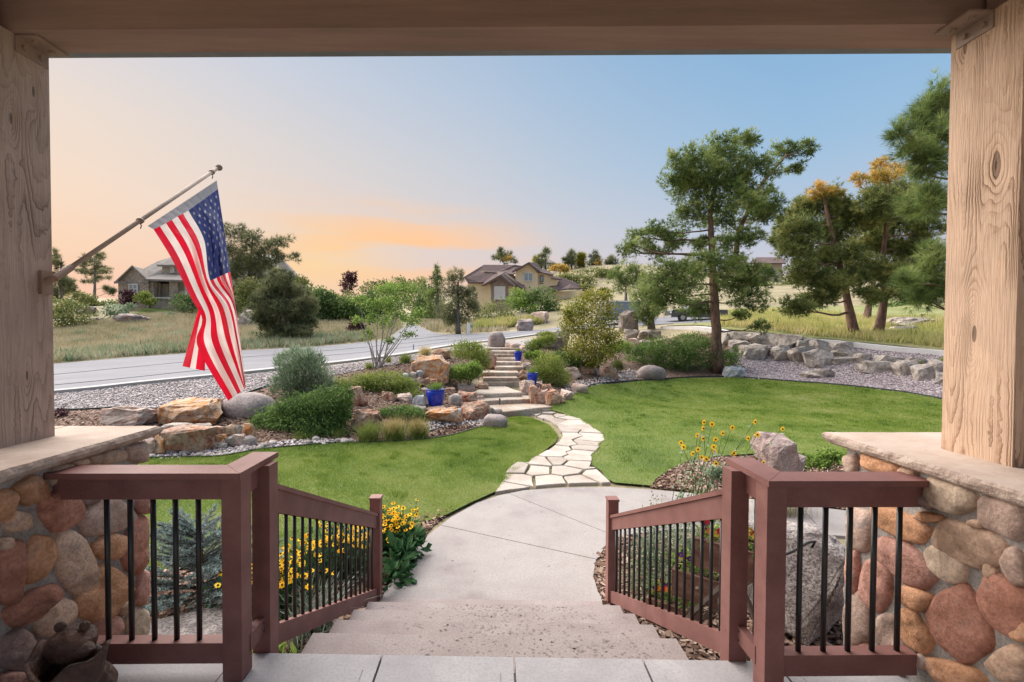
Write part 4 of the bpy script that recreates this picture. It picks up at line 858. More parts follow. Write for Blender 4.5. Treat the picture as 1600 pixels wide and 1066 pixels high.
pebbles('gravel', scatter_poly([p for p in GL if p[0] > -17], 9000), .018, .045, M['pebble'])
pebbles('gravel', scatter_poly(GR, 12000), .02, .055, M['pebbleR'])
creek = uvpoly([(225, 718), (240, 705), (330, 706), (400, 696), (470, 690), (550, 688), (560, 693), (470, 700), (400, 707), (340, 716), (250, 721)])
creek2 = uvpoly([(660, 664), (700, 655), (745, 650), (760, 640), (775, 640), (785, 648), (790, 656), (750, 668), (700, 668), (670, 676)])
creek3 = uvpoly([(880, 606), (905, 596), (950, 590), (985, 578), (998, 582), (996, 594), (950, 600), (915, 608), (895, 618)])
for c_ in (creek, creek2, creek3): pebbles('creek_gravel', scatter_poly(c_, 900), .025, .06, M['pebble'], .03)
sm = [rock_mesh((0, 0, 0), (1, .8, .6), 'round', 40+i) for i in range(5)]
for q in sm: q.materials.append(M['river'])
for ci, (c_, n) in enumerate(((creek, 46), (creek2, 34), (creek3, 18))):
    for p in scatter_poly(c_, n):
        o = bpy.data.objects.new('river_stone', random.choice(sm)); COL.objects.link(o); s = random.choice((.04, .05, .07, .10))*random.uniform(.85, 1.2)
        o.location = (p[0], p[1], h1(*p)+.02+s*.3); o.scale = (s, s, s); o.rotation_euler = (random.uniform(-.2, .2), random.uniform(-.2, .2), random.random()*6)
        tag(o, ['smooth pale river stone in the dry creek bed by the left lawn edge', 'smooth river stone in the creek bed under the rusty ledge', 'smooth river stone in the creek bed by the right lawn'][ci], 'stone', ['river stones along the left lawn edge', 'river stones under the rusty ledge', 'river stones by the right lawn'][ci])
def chips(name, P, off=.03, smin=.015, smax=.045):
    P = P[~inpoly(P, PTH)]; P = P[np.hypot(P[:, 0]-1.0, P[:, 1]-4.8) > .0]; n = len(P); z = H(P)+off+RNG.uniform(0, .02, n); s = RNG.uniform(smin, smax, n); a = RNG.uniform(0, 2*PI, n); w_ = s*RNG.uniform(.25, .5, n)
    q = np.array([(-1, -1), (1, -1), (1, 1), (-1, 1)]); x = q[None, :, 0]*s[:, None]; y = q[None, :, 1]*w_[:, None]; t1, t2 = RNG.uniform(-.5, .5, n), RNG.uniform(-.5, .5, n)
    V = np.stack([x*np.cos(a)[:, None]-y*np.sin(a)[:, None]+P[:, :1], x*np.sin(a)[:, None]+y*np.cos(a)[:, None]+P[:, 1:], z[:, None]+x*t1[:, None]+y*t2[:, None]], -1).reshape(-1, 3)
    o = link(name, mesh_np(name, V, np.arange(n*4).reshape(-1, 4), np.repeat(RNG.uniform(0, 1, n), 1)), M['chip']); tag(o, kind='stuff')
chips('bark_chips', scatter_poly([(-4.4, 2.3), (-1.17, 2.3), (-1.12, 4.25), (-1.0, 5.2), (-.8, 6.0), (-.55, 6.6), (-1.9, 5.5), (-4.4, 4.7)], 9000))
chips('bark_chips', scatter_poly([(1.17, 2.3), (4.5, 2.3), (4.5, 5.0), (1.7, 5.7), (1.2, 5.4), (1.02, 4.9), (1.04, 4.5)], 9000))
chips('bark_chips', scatter_poly([WZ(u, v, LAWN)[:2] for u, v in ((1018, 764), (1025, 752), (1050, 735), (1080, 722), (1120, 716), (1260, 712), (1330, 735), (1340, 800), (1160, 778))], 6000))
chips('bark_chips', scatter_poly(uvpoly([(660, 688), (700, 668), (750, 662), (778, 664), (745, 672), (710, 682)]), 1800), smin=.02, smax=.05)
chips('bark_chips', scatter_poly(uvpoly(mulchL), 7000), smin=.02, smax=.05)

# ------------------------------------------------------------------ flag on its pole
pole = empty('flagpole', W(88, 432, 2.62), 'slender tan flagpole slanting out from the left timber post', 'flagpole')
pa, pb = W(90, 432, 2.60), W(340, 263, 3.9)
M['pole'] = plain('pole_paint', (.36, .29, .25), .8, 0, .15)
MB().tube([pa, pb], .0135, 12).build('pole', M['pole'], pole, smooth=True)
MB().ball(pb+(pb-pa)/np.linalg.norm(pb-pa)*.02, .028, 3).build('ball_finial', M['bracket'], pole, smooth=True)
bk = MB(); d_ = (pb-pa)/np.linalg.norm(pb-pa); bk.tube([pa-d_*.02, pa+d_*.1], .019, 12); bk.box(-2.5295, -2.51, pa[1]-.03, pa[1]+.035, pa[2]-.1, pa[2]+.03); bk.tube([(-2.515, pa[1], pa[2]-.03), pa], .02, 10); bk.build('wall_bracket', M['bracket'], pole)
def poleat(u):
    lo, hi = 0., 1.
    for _ in range(40):
        m_ = (lo+hi)/2; p = pa+(pb-pa)*m_; q = p-np.array([0, 0, EYE]); uu = CX+F_PX*(q@rt)/(q@fw)
        lo, hi = (m_, hi) if uu < u else (lo, m_)
    return pa+(pb-pa)*lo
for u in (331, 219):
    c = poleat(u); MB().tube([c-d_*.012, c+d_*.012], .021, 12).build('ring', M['bracket'], pole, smooth=True)
    MB().tube([c+np.array([0, 0, -.018]), c+np.array([.008, 0, -.035]), c+np.array([0, 0, -.055])], .0035, 6).build('clip', M['iron'], pole)
YA, YB = poleat(336)[1], poleat(222)[1]
SN = [0, 3, 5, 7, 9, 11, 13]
ROWS = [(0, [(748, 148), (697, 186), (660, 212), (625, 238), (580, 262), (532, 290), (480, 316)]),
        (.2, [(771, 300), (745, 318), (720, 338), (690, 360), (650, 384), (606, 410), (556, 440)]),
        (.4, [(799, 492), (768, 506), (742, 518), (716, 530), (700, 546), (672, 568), (636, 602)]),
        (.55, [(815, 598), (813, 610), (806, 620), (788, 632), (750, 649), (714, 668), (682, 690)]),
        (.75, [(838, 752), (839, 762), (837, 770), (824, 778), (784, 785), (726, 792), (662, 800)]),
        (1., [(858, 950), (862, 960), (863, 968), (862, 975), (858, 984), (829, 1002), (790, 1030)])]
RT = [r[0] for r in ROWS]
def flagpt(s, t, off=0.0):
    P = np.array([[np.interp(s, SN, [p[0] for p in r[1]]), np.interp(s, SN, [p[1] for p in r[1]])] for r in ROWS])
    k = min(max(int(np.searchsorted(RT, t, side='right'))-1, 0), len(RT)-2); x = (t-RT[k])/(RT[k+1]-RT[k])
    m0 = (P[k+1]-P[k-1])/(RT[k+1]-RT[k-1]) if k > 0 else (P[1]-P[0])/(RT[1]-RT[0]); m1 = (P[k+2]-P[k])/(RT[k+2]-RT[k]) if k+2 < len(RT) else (P[k+1]-P[k])/(RT[k+1]-RT[k])
    h = RT[k+1]-RT[k]; p = (2*x**3-3*x*x+1)*P[k]+(x**3-2*x*x+x)*h*m0+(-2*x**3+3*x*x)*P[k+1]+(x**3-x*x)*h*m1
    y = YA+(YB-YA)*s/13; y = y*(1-.62*t)+(YA-.15)*.62*t; a = min(1, t*3)
    y += a*(.05*math.sin(s*1.15+t*5)+.022*math.sin(s*2.9-t*9))*(1-.2*t)+off; y += .004*math.sin(s*5+t*23)+.003*math.sin(t*61+s)
    return W(60+p[0]/2.666, 240+p[1]/2.666, y)
def cloth(name, col):
    m, t = newmat(name); n = t.nodes
    p = n.new('ShaderNodeBsdfPrincipled'); p.inputs['Base Color'].default_value = col+(1,); p.inputs['Roughness'].default_value = .6; p.inputs['Specular IOR Level'].default_value = .3
    tr = n.new('ShaderNodeBsdfTranslucent'); tr.inputs[0].default_value = col+(1,); mxs = n.new('ShaderNodeMixShader'); mxs.inputs[0].default_value = .4; t.links.new(p.outputs[0], mxs.inputs[1]); t.links.new(tr.outputs[0], mxs.inputs[2])
    nz = n.new('ShaderNodeTexNoise'); nz.inputs['Scale'].default_value = 22; tcx = n.new('ShaderNodeTexCoord'); t.links.new(tcx.outputs['Object'], nz.inputs['Vector']); bp = n.new('ShaderNodeBump'); bp.inputs['Strength'].default_value = .5; bp.inputs['Distance'].default_value = .01; t.links.new(nz.outputs[0], bp.inputs['Height']); t.links.new(bp.outputs[0], p.inputs['Normal'])
    o = n.new('ShaderNodeOutputMaterial'); t.links.new(mxs.outputs[0], o.inputs[0]); return m
M['fr'], M['fw'], M['fb'] = cloth('flag_red', (.66, .008, .035)), cloth('flag_white', (.80, .74, .72)), cloth('flag_blue', (.03, .042, .15))
M['fh'] = cloth('flag_header', (.22, .23, .27))
ns, ntt = 13*4, 60
V = [flagpt(13*i/ns, j/ntt) for j in range(ntt+1) for i in range(ns+1)]; Fc = [(j*(ns+1)+i, j*(ns+1)+i+1, (j+1)*(ns+1)+i+1, (j+1)*(ns+1)+i) for j in range(ntt) for i in range(ns)]
me = bpy.data.meshes.new('flag'); me.from_pydata([tuple(v) for v in V], [], Fc)
for q in ('fr', 'fw', 'fb'): me.materials.append(M[q])
for k, p in enumerate(me.polygons):
    i, j = k % ns, k//ns; p.material_index = 2 if (i//4 < 7 and j < ntt*.4) else (i//4) % 2; p.use_smooth = True
flag = link('flag', me, None); tag(flag, 'red, white and blue stars and stripes flag hanging in folds from the slanting pole', 'flag')
sv, sf = [], []
for i in range(1, 10):
    for j in range(1, 12):
        if (i+j) % 2: continue
        s0, t0 = .7*i, .4*j/12; b = len(sv); sv.append(tuple(flagpt(s0, t0, -.005)))
        for k in range(10):
            rr = 1 if k % 2 == 0 else .4; a = PI/2+2*PI*k/10; sv.append(tuple(flagpt(min(max(s0+math.cos(a)*rr*.31, 0), 7), max(0, t0+math.sin(a)*rr*.0145), -.005)))
        sf += [(b, b+1+k, b+1+(k+1) % 10) for k in range(10)]
me = bpy.data.meshes.new('stars'); me.from_pydata(sv, [], sf); o = link('stars', me, M['fw'], flag); o['kind'] = 'stuff'
hv = []
for i in range(27):
    s = 13*i/26; a = flagpt(s, 0); b = W(*(60+(743+(455-743)*s/13)/2.666, 240+(112+(302-112)*s/13)/2.666), a[1]+.004); hv += [tuple(b), tuple(a)]
me = bpy.data.meshes.new('header'); me.from_pydata(hv, [], [(2*i, 2*i+2, 2*i+3, 2*i+1) for i in range(26)]); link('header', me, M['fh'], flag)
fv, ff = [], []
for j in range(13):
    t = j/12
    for i in range(13):
        s = i/12; x = (1-s)*(672+(600-672)*t)+s*(696+(694-696)*t); y = (1-s)*(630+(886-630)*t)+s*(690+(906-690)*t); fv.append(tuple(W(60+x/2.666, 240+y/2.666, YA+.02+.02*math.sin(s*6+t*3))))
for j in range(12):
    for i in range(12): ff.append((j*13+i, j*13+i+1, j*13+i+14, j*13+i+13))
me = bpy.data.meshes.new('fold'); me.from_pydata(fv, [], ff)
for q in ('fr', 'fw'): me.materials.append(M[q])
for k, p in enumerate(me.polygons): i = k % 12; p.material_index = 0 if i < 4 else (1 if i < 7 else 0)
link('fold', me, None, flag)

# ------------------------------------------------------------------ blue glazed pots
def lathe(mb, c, prof, seg=28):
    rings = [mb.verts([(c[0]+r*math.cos(2*PI*k/seg), c[1]+r*math.sin(2*PI*k/seg), c[2]+z) for k in range(seg)]) for r, z in prof]
    for a, b in zip(rings, rings[1:]):
        for k in range(seg): mb.bm.faces.new([a[k], a[(k+1) % seg], b[(k+1) % seg], b[k]])
    mb.bm.faces.new(rings[0][::-1]); return mb
POTS = []
for u, v, w_, h_, Y, lb in ((680.5, 637.5, 29, 30, 13.1, 'largest cobalt blue glazed pot on the ledge left of the stairs'), (832, 601, 17, 19, 16.7, 'middle cobalt blue pot beside the stairs near the round shrub'), (809.5, 563.5, 12.5, 15, 19.7, 'farthest small cobalt blue pot near the top of the stairs')):
    b = W(u, v, Y); s = Y/F_PX; r = w_*s/2; h = h_*s
    p = lathe(MB(), b, [(r*.62, -.02), (r*.66, 0), (r*.85, h*.4), (r*.99, h*.8), (r*.98, h*.9), (r*.9, h*.93), (r*1.0, h*.96), (r*1.0, h), (r*.86, h), (r*.82, h*.9)]).build('blue_pot', M['pot'], smooth=True)
    tag(p, lb, 'pot'); MB().tube([b+np.array([0, 0, h*.86]), b+np.array([0, 0, h*.9])], r*.84, 20).build('soil', M['mulch'], p); POTS.append((b+np.array([0, 0, h*.9]), r))

# ------------------------------------------------------------------ small things across the garden
b = R(732, 523); s = b[1]/F_PX; t = MB(); t.box(b[0]-.14, b[0]+.14, b[1]-.12, b[1]+.12, b[2]-.1, b[2]+18*s); t.build('marker_post', plain('white_paint', (.75, .76, .74), .5), bev=.03); tag(bpy.data.objects['marker_post'], 'short white post at the mouth of the driveway across the road', 'post')
for u, v, h_, lb in ((813, 514, 34, 'thin metal stake standing across the road near the pale boulder'), (769, 515, 24, 'thin reed-like stake in the grass across the road')):
    b = R(u, v); s = b[1]/F_PX; o = MB().tube([b, b+np.array([0, 0, h_*s])], .035, 6).build('marker_stake', M['kerb']); tag(o, lb, 'stake')
b = R(646, 549); s = b[1]/F_PX; o = MB().tube([b, b+np.array([0, 0, 11*s])], .03, 6).build('marker_stake', plain('blue_paint', (.2, .3, .42), .5)); tag(o, 'small blue grey stake at the road edge behind the young tree', 'stake')
b = R(781, 641); o = MB().tube([b, b+np.array([0, 0, .36])], .015, 6).tube([b+np.array([0, 0, .34]), b+np.array([-.01, -.05, .37])], .03, 8).build('path_light', M['iron']); tag(o, 'small black path light beside the bottom garden stair', 'path light')

# weathered bronze-brown bear figure with a folded bowl, at the foot of the left column
M['rust'] = mottled('dark_rusty_metal', [(.03, .012, .008), (.09, .04, .025), (.20, .10, .06)], scale=9, bump=1, bscale=18, rough=.45, spec=.6, bdist=.03)
fig = empty('garden_figure', (-1.83, 2.02, 0), 'crumpled dark brown metal bear figure with a folded bowl by the left column', 'figurine')
def lump(name, c, r, sd, amp=.25, fr=6, par=fig):
    mb = MB(); mb.ball(c, r, 4)
    for v in mb.bm.verts:
        p = v.co-Vector(c); v.co = v.co+p.normalized()*amp*min(r)*(mnoise.noise(v.co*fr*2+Vector((sd, 0, 0)))+.6*abs(mnoise.noise(v.co*fr*5+Vector((0, sd, 0)))))
    return mb.build(name, M['rust'], par, smooth=True)
hc = W(113, 1005, 2.0)
lump('head', hc, (.085, .075, .075), 1, .3, 5); lump('snout', hc+np.array([.07, -.03, -.012]), (.045, .035, .03), 2, .2)
lump('ear', hc+np.array([.055, 0, .075]), (.022, .015, .022), 3, .1); lump('ear', hc+np.array([-.05, 0, .07]), (.026, .015, .024), 4, .1)
lump('body', (hc[0]-.02, 2.02, .12), (.15, .12, .19), 5, .3)
bc = W(105, 1050, 1.93); mb = MB(); rings = []
for rr, zz in ((.08, -.09), (.115, -.03), (.135, .045), (.145, .075), (.125, .07), (.10, .0)):
    rings.append(mb.verts([(bc[0]+rr*math.cos(a)*(1.05+.12*math.sin(3*a+1)), bc[1]+rr*.75*math.sin(a), bc[2]+zz+.03*math.cos(2*a)*(zz > 0)+.02*math.sin(5*a)*(zz > 0)) for a in np.linspace(0, 2*PI, 28, endpoint=False)]))
for a, b in zip(rings, rings[1:]):
    for k in range(28): mb.bm.faces.new([a[k], a[(k+1) % 28], b[(k+1) % 28], b[k]])
mb.bm.faces.new(rings[0][::-1]); mb.build('folded_bowl', M['rust'], fig, smooth=True)

# tiered planter of old drawers behind the right railing
pl = empty('drawer_planter', W(1090, 985, 3.15), 'tiered planter of weathered red drawers filled with pansies behind the right railing', 'planter')
def obox(c, ux, hx, hy, z0, z1):
    ux = np.array(ux)/np.linalg.norm(ux); uy = np.array([-ux[1], ux[0]]); P = []
    for z in (z0, z1):
        for a, b_ in ((-1, -1), (1, -1), (1, 1), (-1, 1)): q = np.array(c[:2])+ux*hx*a+uy*hy*b_; P.append((q[0], q[1], z))
    return P
DR = []
for k, (u, v, Y, ln) in enumerate(((1052, 950, 3.45, .17), (1098, 908, 3.2, .18), (1140, 862, 2.95, .19))):
    c = W(u, v, Y); ux = (1, -.75); hz = .10; z0, z1 = c[2]-hz, c[2]+hz*.85; hx, hy = ln, .13; d = empty('x', c, 'x', 'x') ; bpy.data.objects.remove(d)
    uxn = np.array(ux)/np.linalg.norm(ux); uyn = np.array([-uxn[1], uxn[0]]); th = .012
    dr = MB(); P = obox(c, ux, hx, hy, z0, z0+.015); dr.hexa(P[:4], P[4:]); dr = dr.build('drawer', M['drawer'], pl)
    for sx_, sy_, a, b_ in ((0, -1, hx, th), (0, 1, hx, th), (-1, 0, th, hy-.025), (1, 0, th, hy-.025)):
        q = c[:2]+uxn*sx_*(hx-th)+uyn*sy_*(hy-th); P = obox(q, ux, a, b_, z0+.0155, z1); MB().hexa(P[:4], P[4:]).build('side_board', M['drawer'], dr)
    kn = c[:2]-uyn*(hy+.01); MB().ball((kn[0], kn[1], c[2]+.01), (.018, .018, .014), 2).build('knob', M['wood'], dr, smooth=True)
    P = obox(c, ux, hx-.03, hy-.03, z1-.05, z1-.03); MB().hexa(P[:4], P[4:]).build('soil', M['mulch'], dr); DR.append((c, uxn, uyn, hx, hy, z1))
for a, b_ in (((1055, 985, 3.2), (1150, 895, 2.85)), ((1120, 935, 3.05), (1150, 965, 2.85)), ((1070, 990, 3.6), (1180, 900, 3.2)), ((1150, 900, 2.9), (1200, 1010, 2.75)), ((1100, 915, 3.4), (1170, 1030, 3.0))):
    p, q = W(*a), W(*b_); q2 = q.copy(); MB().hexa([p+np.array(o_) for o_ in ((-.012, 0, -.02), (.012, 0, -.02), (.012, 0, .02), (-.012, 0, .02))], [q+np.array(o_) for o_ in ((-.012, 0, -.02), (.012, 0, -.02), (.012, 0, .02), (-.012, 0, .02))]).build('brace', M['wood'], pl)
MB().tube([W(1180, 885, 2.9), W(1238, 862, 3.05), W(1262, 848, 3.1), W(1274, 846, 3.1), W(1268, 856, 3.1)], .009, 8).build('iron_handle', M['iron'], pl, smooth=True)

# a few dry leaf bits blown onto the concrete
dv, df = [], []
for _ in range(90):
    x, y = random.gauss(.1, .8), random.uniform(1.9, 7.2)
    if y > 4.4: z = PZ_ if inpoly(np.array([[x, y]]), PTH)[0] else None
    elif y < 2.2: z = 0.0
    else: z = None
    if z is None: continue
    a, l_ = random.random()*6, random.uniform(.006, .016); k = len(dv); c_, s_ = math.cos(a)*l_, math.sin(a)*l_
    dv += [(x-c_, y-s_, z+.003), (x+s_*.4, y-c_*.4, z+.006), (x+c_, y+s_, z+.004), (x-s_*.4, y+c_*.4, z+.003)]; df.append((k, k+1, k+2, k+3))
me = bpy.data.meshes.new('leaf_litter'); me.from_pydata(dv, [], df); tag(link('leaf_litter', me, plain('dry_leaf', (.12, .08, .05), .9)), kind='stuff')

# ------------------------------------------------------------------ foliage builders
def unit(a): return a/np.maximum(np.linalg.norm(a, axis=-1, keepdims=True), 1e-9)
def rdir(n): return unit(RNG.normal(size=(n, 3)))
def pads_px(L_, Y, ox=0, oy=0, s=1.0, dY=.5, deep=.85):
    """blobs measured in the photo at distance Y become ellipsoids in the place"""
    out = []
    for a in L_:
        u, v, ru, rv = a[0]/s+ox, a[1]/s+oy, a[2]/s, a[3]/s; k = Y/F_PX; y = Y+(random.uniform(-1, 1)*dY if len(a) < 5 or a[4] is None else a[4])
        out.append((W(u, v, y), np.array([ru*k, ((ru+rv)/2)*k*deep, rv*k])))
    return out
def cloud(pads, n, per=26, sig=.2, shell=.5, tvar=.22, zmin=None):
    w_ = np.array([(r[0]*r[2])**.9 for _, r in pads]); w_ /= w_.sum(); P, O, T = [], [], []
    for (c, r), q in zip(pads, w_):
        m = max(4, int(n*q)); kc = max(3, m//per); d = rdir(kc); cc = d*(RNG.uniform(shell, 1, (kc, 1))**.7); j = RNG.integers(0, kc, m)
        p = cc[j]*.86+RNG.normal(size=(m, 3))*sig; P.append(c+p*r); O.append(unit((p-cc[j]*.86)/sig*.7+p*.7)); T.append(np.clip(RNG.normal(.45, tvar, kc)[j]+RNG.normal(0, .1, m)+.10*(p-cc[j]*.86)[:, 2]/sig, 0, 1))  # clump tops tinted lighter, light from above painted into the foliage
    P, O, T = np.concatenate(P), np.concatenate(O), np.concatenate(T)
    if zmin is not None:
        z = H(P[:, :2])+zmin; P[:, 2] = np.maximum(P[:, 2], z)
    return P, O, T
def leaves(P, D, T, l, w_, lv=.35):
    n = len(P); s = unit(np.cross(D, rdir(n))); L_ = l*RNG.uniform(1-lv, 1+lv, (n, 1)); Wd = w_*RNG.uniform(.7, 1.3, (n, 1))
    nrm = np.cross(D, s); V = np.stack([P, P+D*L_*.5+s*Wd*.5+nrm*L_*.08, P+D*L_, P+D*L_*.5-s*Wd*.5+nrm*L_*.08], 1).reshape(-1, 3)
    return V, np.arange(n*4).reshape(-1, 4), T
def leafobj(name, P, D, T, l, w_, m, parent=None):
    V, Fc, T = leaves(P, D, T, l, w_); return link(name, mesh_np(name, V, Fc, T), m, parent)
def tuftobj(name, P, O, T, k, l, w_, m, parent=None, spread=.9, upb=.5):
    n = len(P); ax = unit(O+rdir(n)*.5+np.array([0, 0, upb])); D = unit(ax[:, None]+RNG.normal(size=(n, k, 3))*spread*.62).reshape(-1, 3)
    B_ = np.repeat(P, k, 0)+D*l*.05; s = unit(np.cross(D, rdir(n*k)))*w_*.5; L_ = l*RNG.uniform(.7, 1.2, (n*k, 1))
    V = np.stack([B_-s, B_+s, B_+D*L_], 1).reshape(-1, 3); return link(name, mesh_np(name, V, np.arange(n*k*3).reshape(-1, 3), np.repeat(T, k)), m, parent)
def blades(name, B_, h, w_, lean, m, T=None, parent=None, seg=2, up=1.0):
    """grass blades rising from points and arching over"""
    n = len(B_); a = RNG.uniform(0, 2*PI, n); d = np.stack([np.cos(a), np.sin(a), np.zeros(n)], 1); s = np.stack([-np.sin(a), np.cos(a), np.zeros(n)], 1)
    b2 = RNG.uniform(0, 2*PI, n); s = np.stack([np.cos(b2), np.sin(b2), np.zeros(n)], 1); hh = (h*RNG.uniform(.55, 1.15, n))[:, None] if np.isscalar(h) else h[:, None]; ln = (lean*RNG.uniform(.1, 1.2, n))[:, None]
    rows = []
    for i in range(seg+1):
        t = i/seg; c = B_+d*hh*ln*t*t+np.array([0, 0, 1.])*hh*(t-.35*ln*t*t)*up; ww = w_*(1-t**1.5)*.5
        rows.append((c-s*ww, c+s*ww) if i < seg else (c,))
    V = np.concatenate([np.stack([x for r_ in rows for x in r_], 1)]); k = 2*seg+1; V = V.reshape(-1, 3); base = np.arange(n)[:, None]*k; Fs = []
    for i in range(seg-1): Fs += [base+np.array([[2*i, 2*i+1, 2*i+3]]), base+np.array([[2*i, 2*i+3, 2*i+2]])]
    Fs.append(base+np.array([[2*seg-2, 2*seg-1, 2*seg]])); T = RNG.uniform(0.1, .9, n) if T is None else T
    return link(name, mesh_np(name, V, np.concatenate(Fs), np.concatenate([T]*len(Fs))), m, parent)
def limb(mb, a, b, r0, r1, sag=.12, n=5, seg=6, wob=.05):
    a, b = np.asarray(a, float), np.asarray(b, float); L_ = np.linalg.norm(b-a); pts = []; rad = []
    for i in range(n+1):
        t = i/n; p = a+(b-a)*t+np.array([0, 0, -1])*sag*L_*math.sin(PI*t)*.6+np.array([random.uniform(-1, 1), random.uniform(-1, 1), random.uniform(-1, 1)])*wob*L_*(0 < i < n)*.5; pts.append(p); rad.append(r0+(r1-r0)*t**.8)
    mb.tube(pts, rad, seg, cap=False); return pts
def tree(name, trunk, r0, r1, pads, n, label, cat, kind='needle', mat='needle', bark='bark', group=None, tl=.22, tw=.016, k=8, per=14, extra=None, twigs=3, gold=None, upb=.5, sag=.1, sig=.12, shell=.15, second=None):
    """trunk points (world), branch to each pad, crown of needle tufts or leaves; crown, trunk and limbs are parts"""
    t0 = trunk[0]; o = empty(name, t0, label, cat, group); mb = MB(); nT = len(trunk); rad = [r0*(1.25 if i == 0 else 1)+(r1-r0)*i/(nT-1) for i in range(nT)]
    Q = []
    for i in range(nT-1):
        for j in range(3):
            t = j/3; Q.append((trunk[i]*(1-t)+trunk[i+1]*t+np.array([random.uniform(-1, 1), random.uniform(-1, 1), 0])*r0*.12*(i+j > 0), rad[i]*(1-t)+rad[i+1]*t))
    Q.append((trunk[-1], rad[-1])); mb.tube([q[0] for q in Q], [q[1] for q in Q], 10); mb.build('trunk', M[bark], o, smooth=True)
    if second is not None: mb = MB(); mb.tube(second, [r0*.42*(1-i/len(second))+.03 for i in range(len(second))], 8); mb.build('trunk', M[bark], o, smooth=True)
    mb = MB(); TP = np.array([q[0] for q in Q]); src = TP if second is None else np.concatenate([TP, np.array(second)]); rr_ = [q[1] for q in Q]+([r0*.3]*len(second) if second is not None else [])
    for c, r in pads:
        d = np.linalg.norm(src-c, axis=1)+np.where(src[:, 2] > c[2]+.1*abs(r[0]), 3*np.abs(src[:, 2]-c[2]), 0)+(src[:, 2] < TP[0, 2]+.12*(TP[-1, 2]-TP[0, 2]))*5; i = int(np.argmin(d)); ra = min(rr_[i]*.5, .02+.04*np.linalg.norm(src[i]-c)*.35)
        pts = limb(mb, src[i], c, ra, ra*.35, sag, 5)
        for _ in range(twigs):
            e = c+rdir(1)[0]*r*.85; limb(mb, pts[random.choice((3, 4, 5))], e, ra*.35, ra*.12, .05, 3, 4)
    mb.build('branches', M[bark], o)['kind'] = 'stuff'
    if kind == 'needle': pads = [(c, r*np.array([1.12, 1.12, 1.5])) for c, r in pads]
    P, O, T = cloud(pads, n, per, sig, shell, .24)
    if kind == 'needle': tuftobj('crown', P, O, T, k, tl, tw, M[mat], o, upb=upb)
    else: leafobj('crown', P, unit(O*.6+rdir(len(P))+np.array([0, 0, .15])), T, tl, tw, M[mat], o)
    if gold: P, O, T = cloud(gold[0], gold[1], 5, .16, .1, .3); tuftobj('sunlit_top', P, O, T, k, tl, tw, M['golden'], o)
    return o
def bush(name, pads, n, l, w_, m, label, cat='shrub', mode='leaf', group=None, per=30, sig=.22, shell=.55, upb=.4, k=6, stems=True, droop=0, base=None):
    b = base if base is not None else np.array([np.mean([p[0][0] for p in pads]), np.mean([p[0][1] for p in pads]), min(p[0][2]-p[1][2]*.9 for p in pads)])
    b = np.array([b[0], b[1], max(b[2]-.3, h1(b[0], b[1])) if base is None else b[2]]); o = empty(name, b, label, cat, group); P, O, T = cloud(pads, n, per, sig, shell, zmin=.02)
    if mode == 'leaf': leafobj('foliage', P, unit(O*.7+rdir(len(P))*.9+np.array([0, 0, upb])), T, l, w_, M[m], o)
    elif mode == 'spray': leafobj('foliage', P, unit(O*1.0+rdir(len(P))*.45+np.array([0, 0, upb-droop])), T, l, w_, M[m], o)
    else: tuftobj('foliage', P, O, T, k, l, w_, M[m], o, upb=upb)
    if stems:
        mb = MB()
        for c, r in pads:
            for _ in range(3): limb(mb, b+np.array([random.uniform(-.06, .06), random.uniform(-.06, .06), -.05]), c+rdir(1)[0]*r*.6, .012+.004*r[0]*4, .004, 0, 3, 4)
        mb.build('stems', M['bark2'], o)
    return o

# ------------------------------------------------------------------ the big pine on the lawn edge and the pines to its right
def zt(L_, ox, oy, s, Y): return [W(x/s+ox, y/s+oy, Y+(q[0] if q else 0)) for x, y, *q in L_]
Yb = R(1118, 582)[1]
bp_ = [(540, 98, 72, 34), (430, 130, 88, 46), (330, 170, 76, 42), (285, 232, 66, 44), (400, 205, 105, 58), (520, 195, 88, 56), (635, 190, 52, 36), (690, 128, 54, 30), (765, 128, 52, 30), (735, 200, 48, 22), (420, 292, 122, 56), (318, 275, 78, 42), (540, 320, 86, 46),
       (640, 345, 50, 40), (330, 380, 86, 46), (460, 392, 92, 44), (600, 380, 62, 34), (240, 440, 76, 32), (150, 462, 62, 34), (105, 500, 44, 28), (200, 512, 66, 24), (285, 478, 54, 30), (430, 570, 122, 46), (330, 585, 78, 46), (245, 612, 72, 50), (560, 600, 82, 40),
       (300, 668, 92, 52), (210, 690, 50, 50), (560, 700, 66, 42), (600, 800, 38, 22), (622, 612, 46, 32), (490, 640, 88, 42), (360, 730, 82, 34), (520, 760, 40, 20), (380, 490, 60, 22), (560, 450, 60, 32), (530, 250, 70, 40), (605, 300, 60, 34), (480, 480, 70, 26), (500, 560, 60, 30)]
tree('pine_tree', zt([(437, 975), (436, 850), (430, 740), (424, 640), (418, 550), (414, 460), (412, 380), (425, 290), (440, 200), (450, 140)], 940, 180, 2.423, Yb), .27, .05, pads_px(bp_, Yb, 940, 180, 2.423, 1.3), 19000,
     'tall open-crowned pine with a thick rusty trunk at the far edge of the lawn', 'tree', tl=.20, tw=.026, k=8, per=13, second=zt([(505, 560, .9), (518, 440, 1), (552, 370, 1), (590, 280, 1), (640, 220, .8), (700, 150, .6)], 940, 180, 2.423, Yb), twigs=6)
Y1 = R(1335, 525)[1]
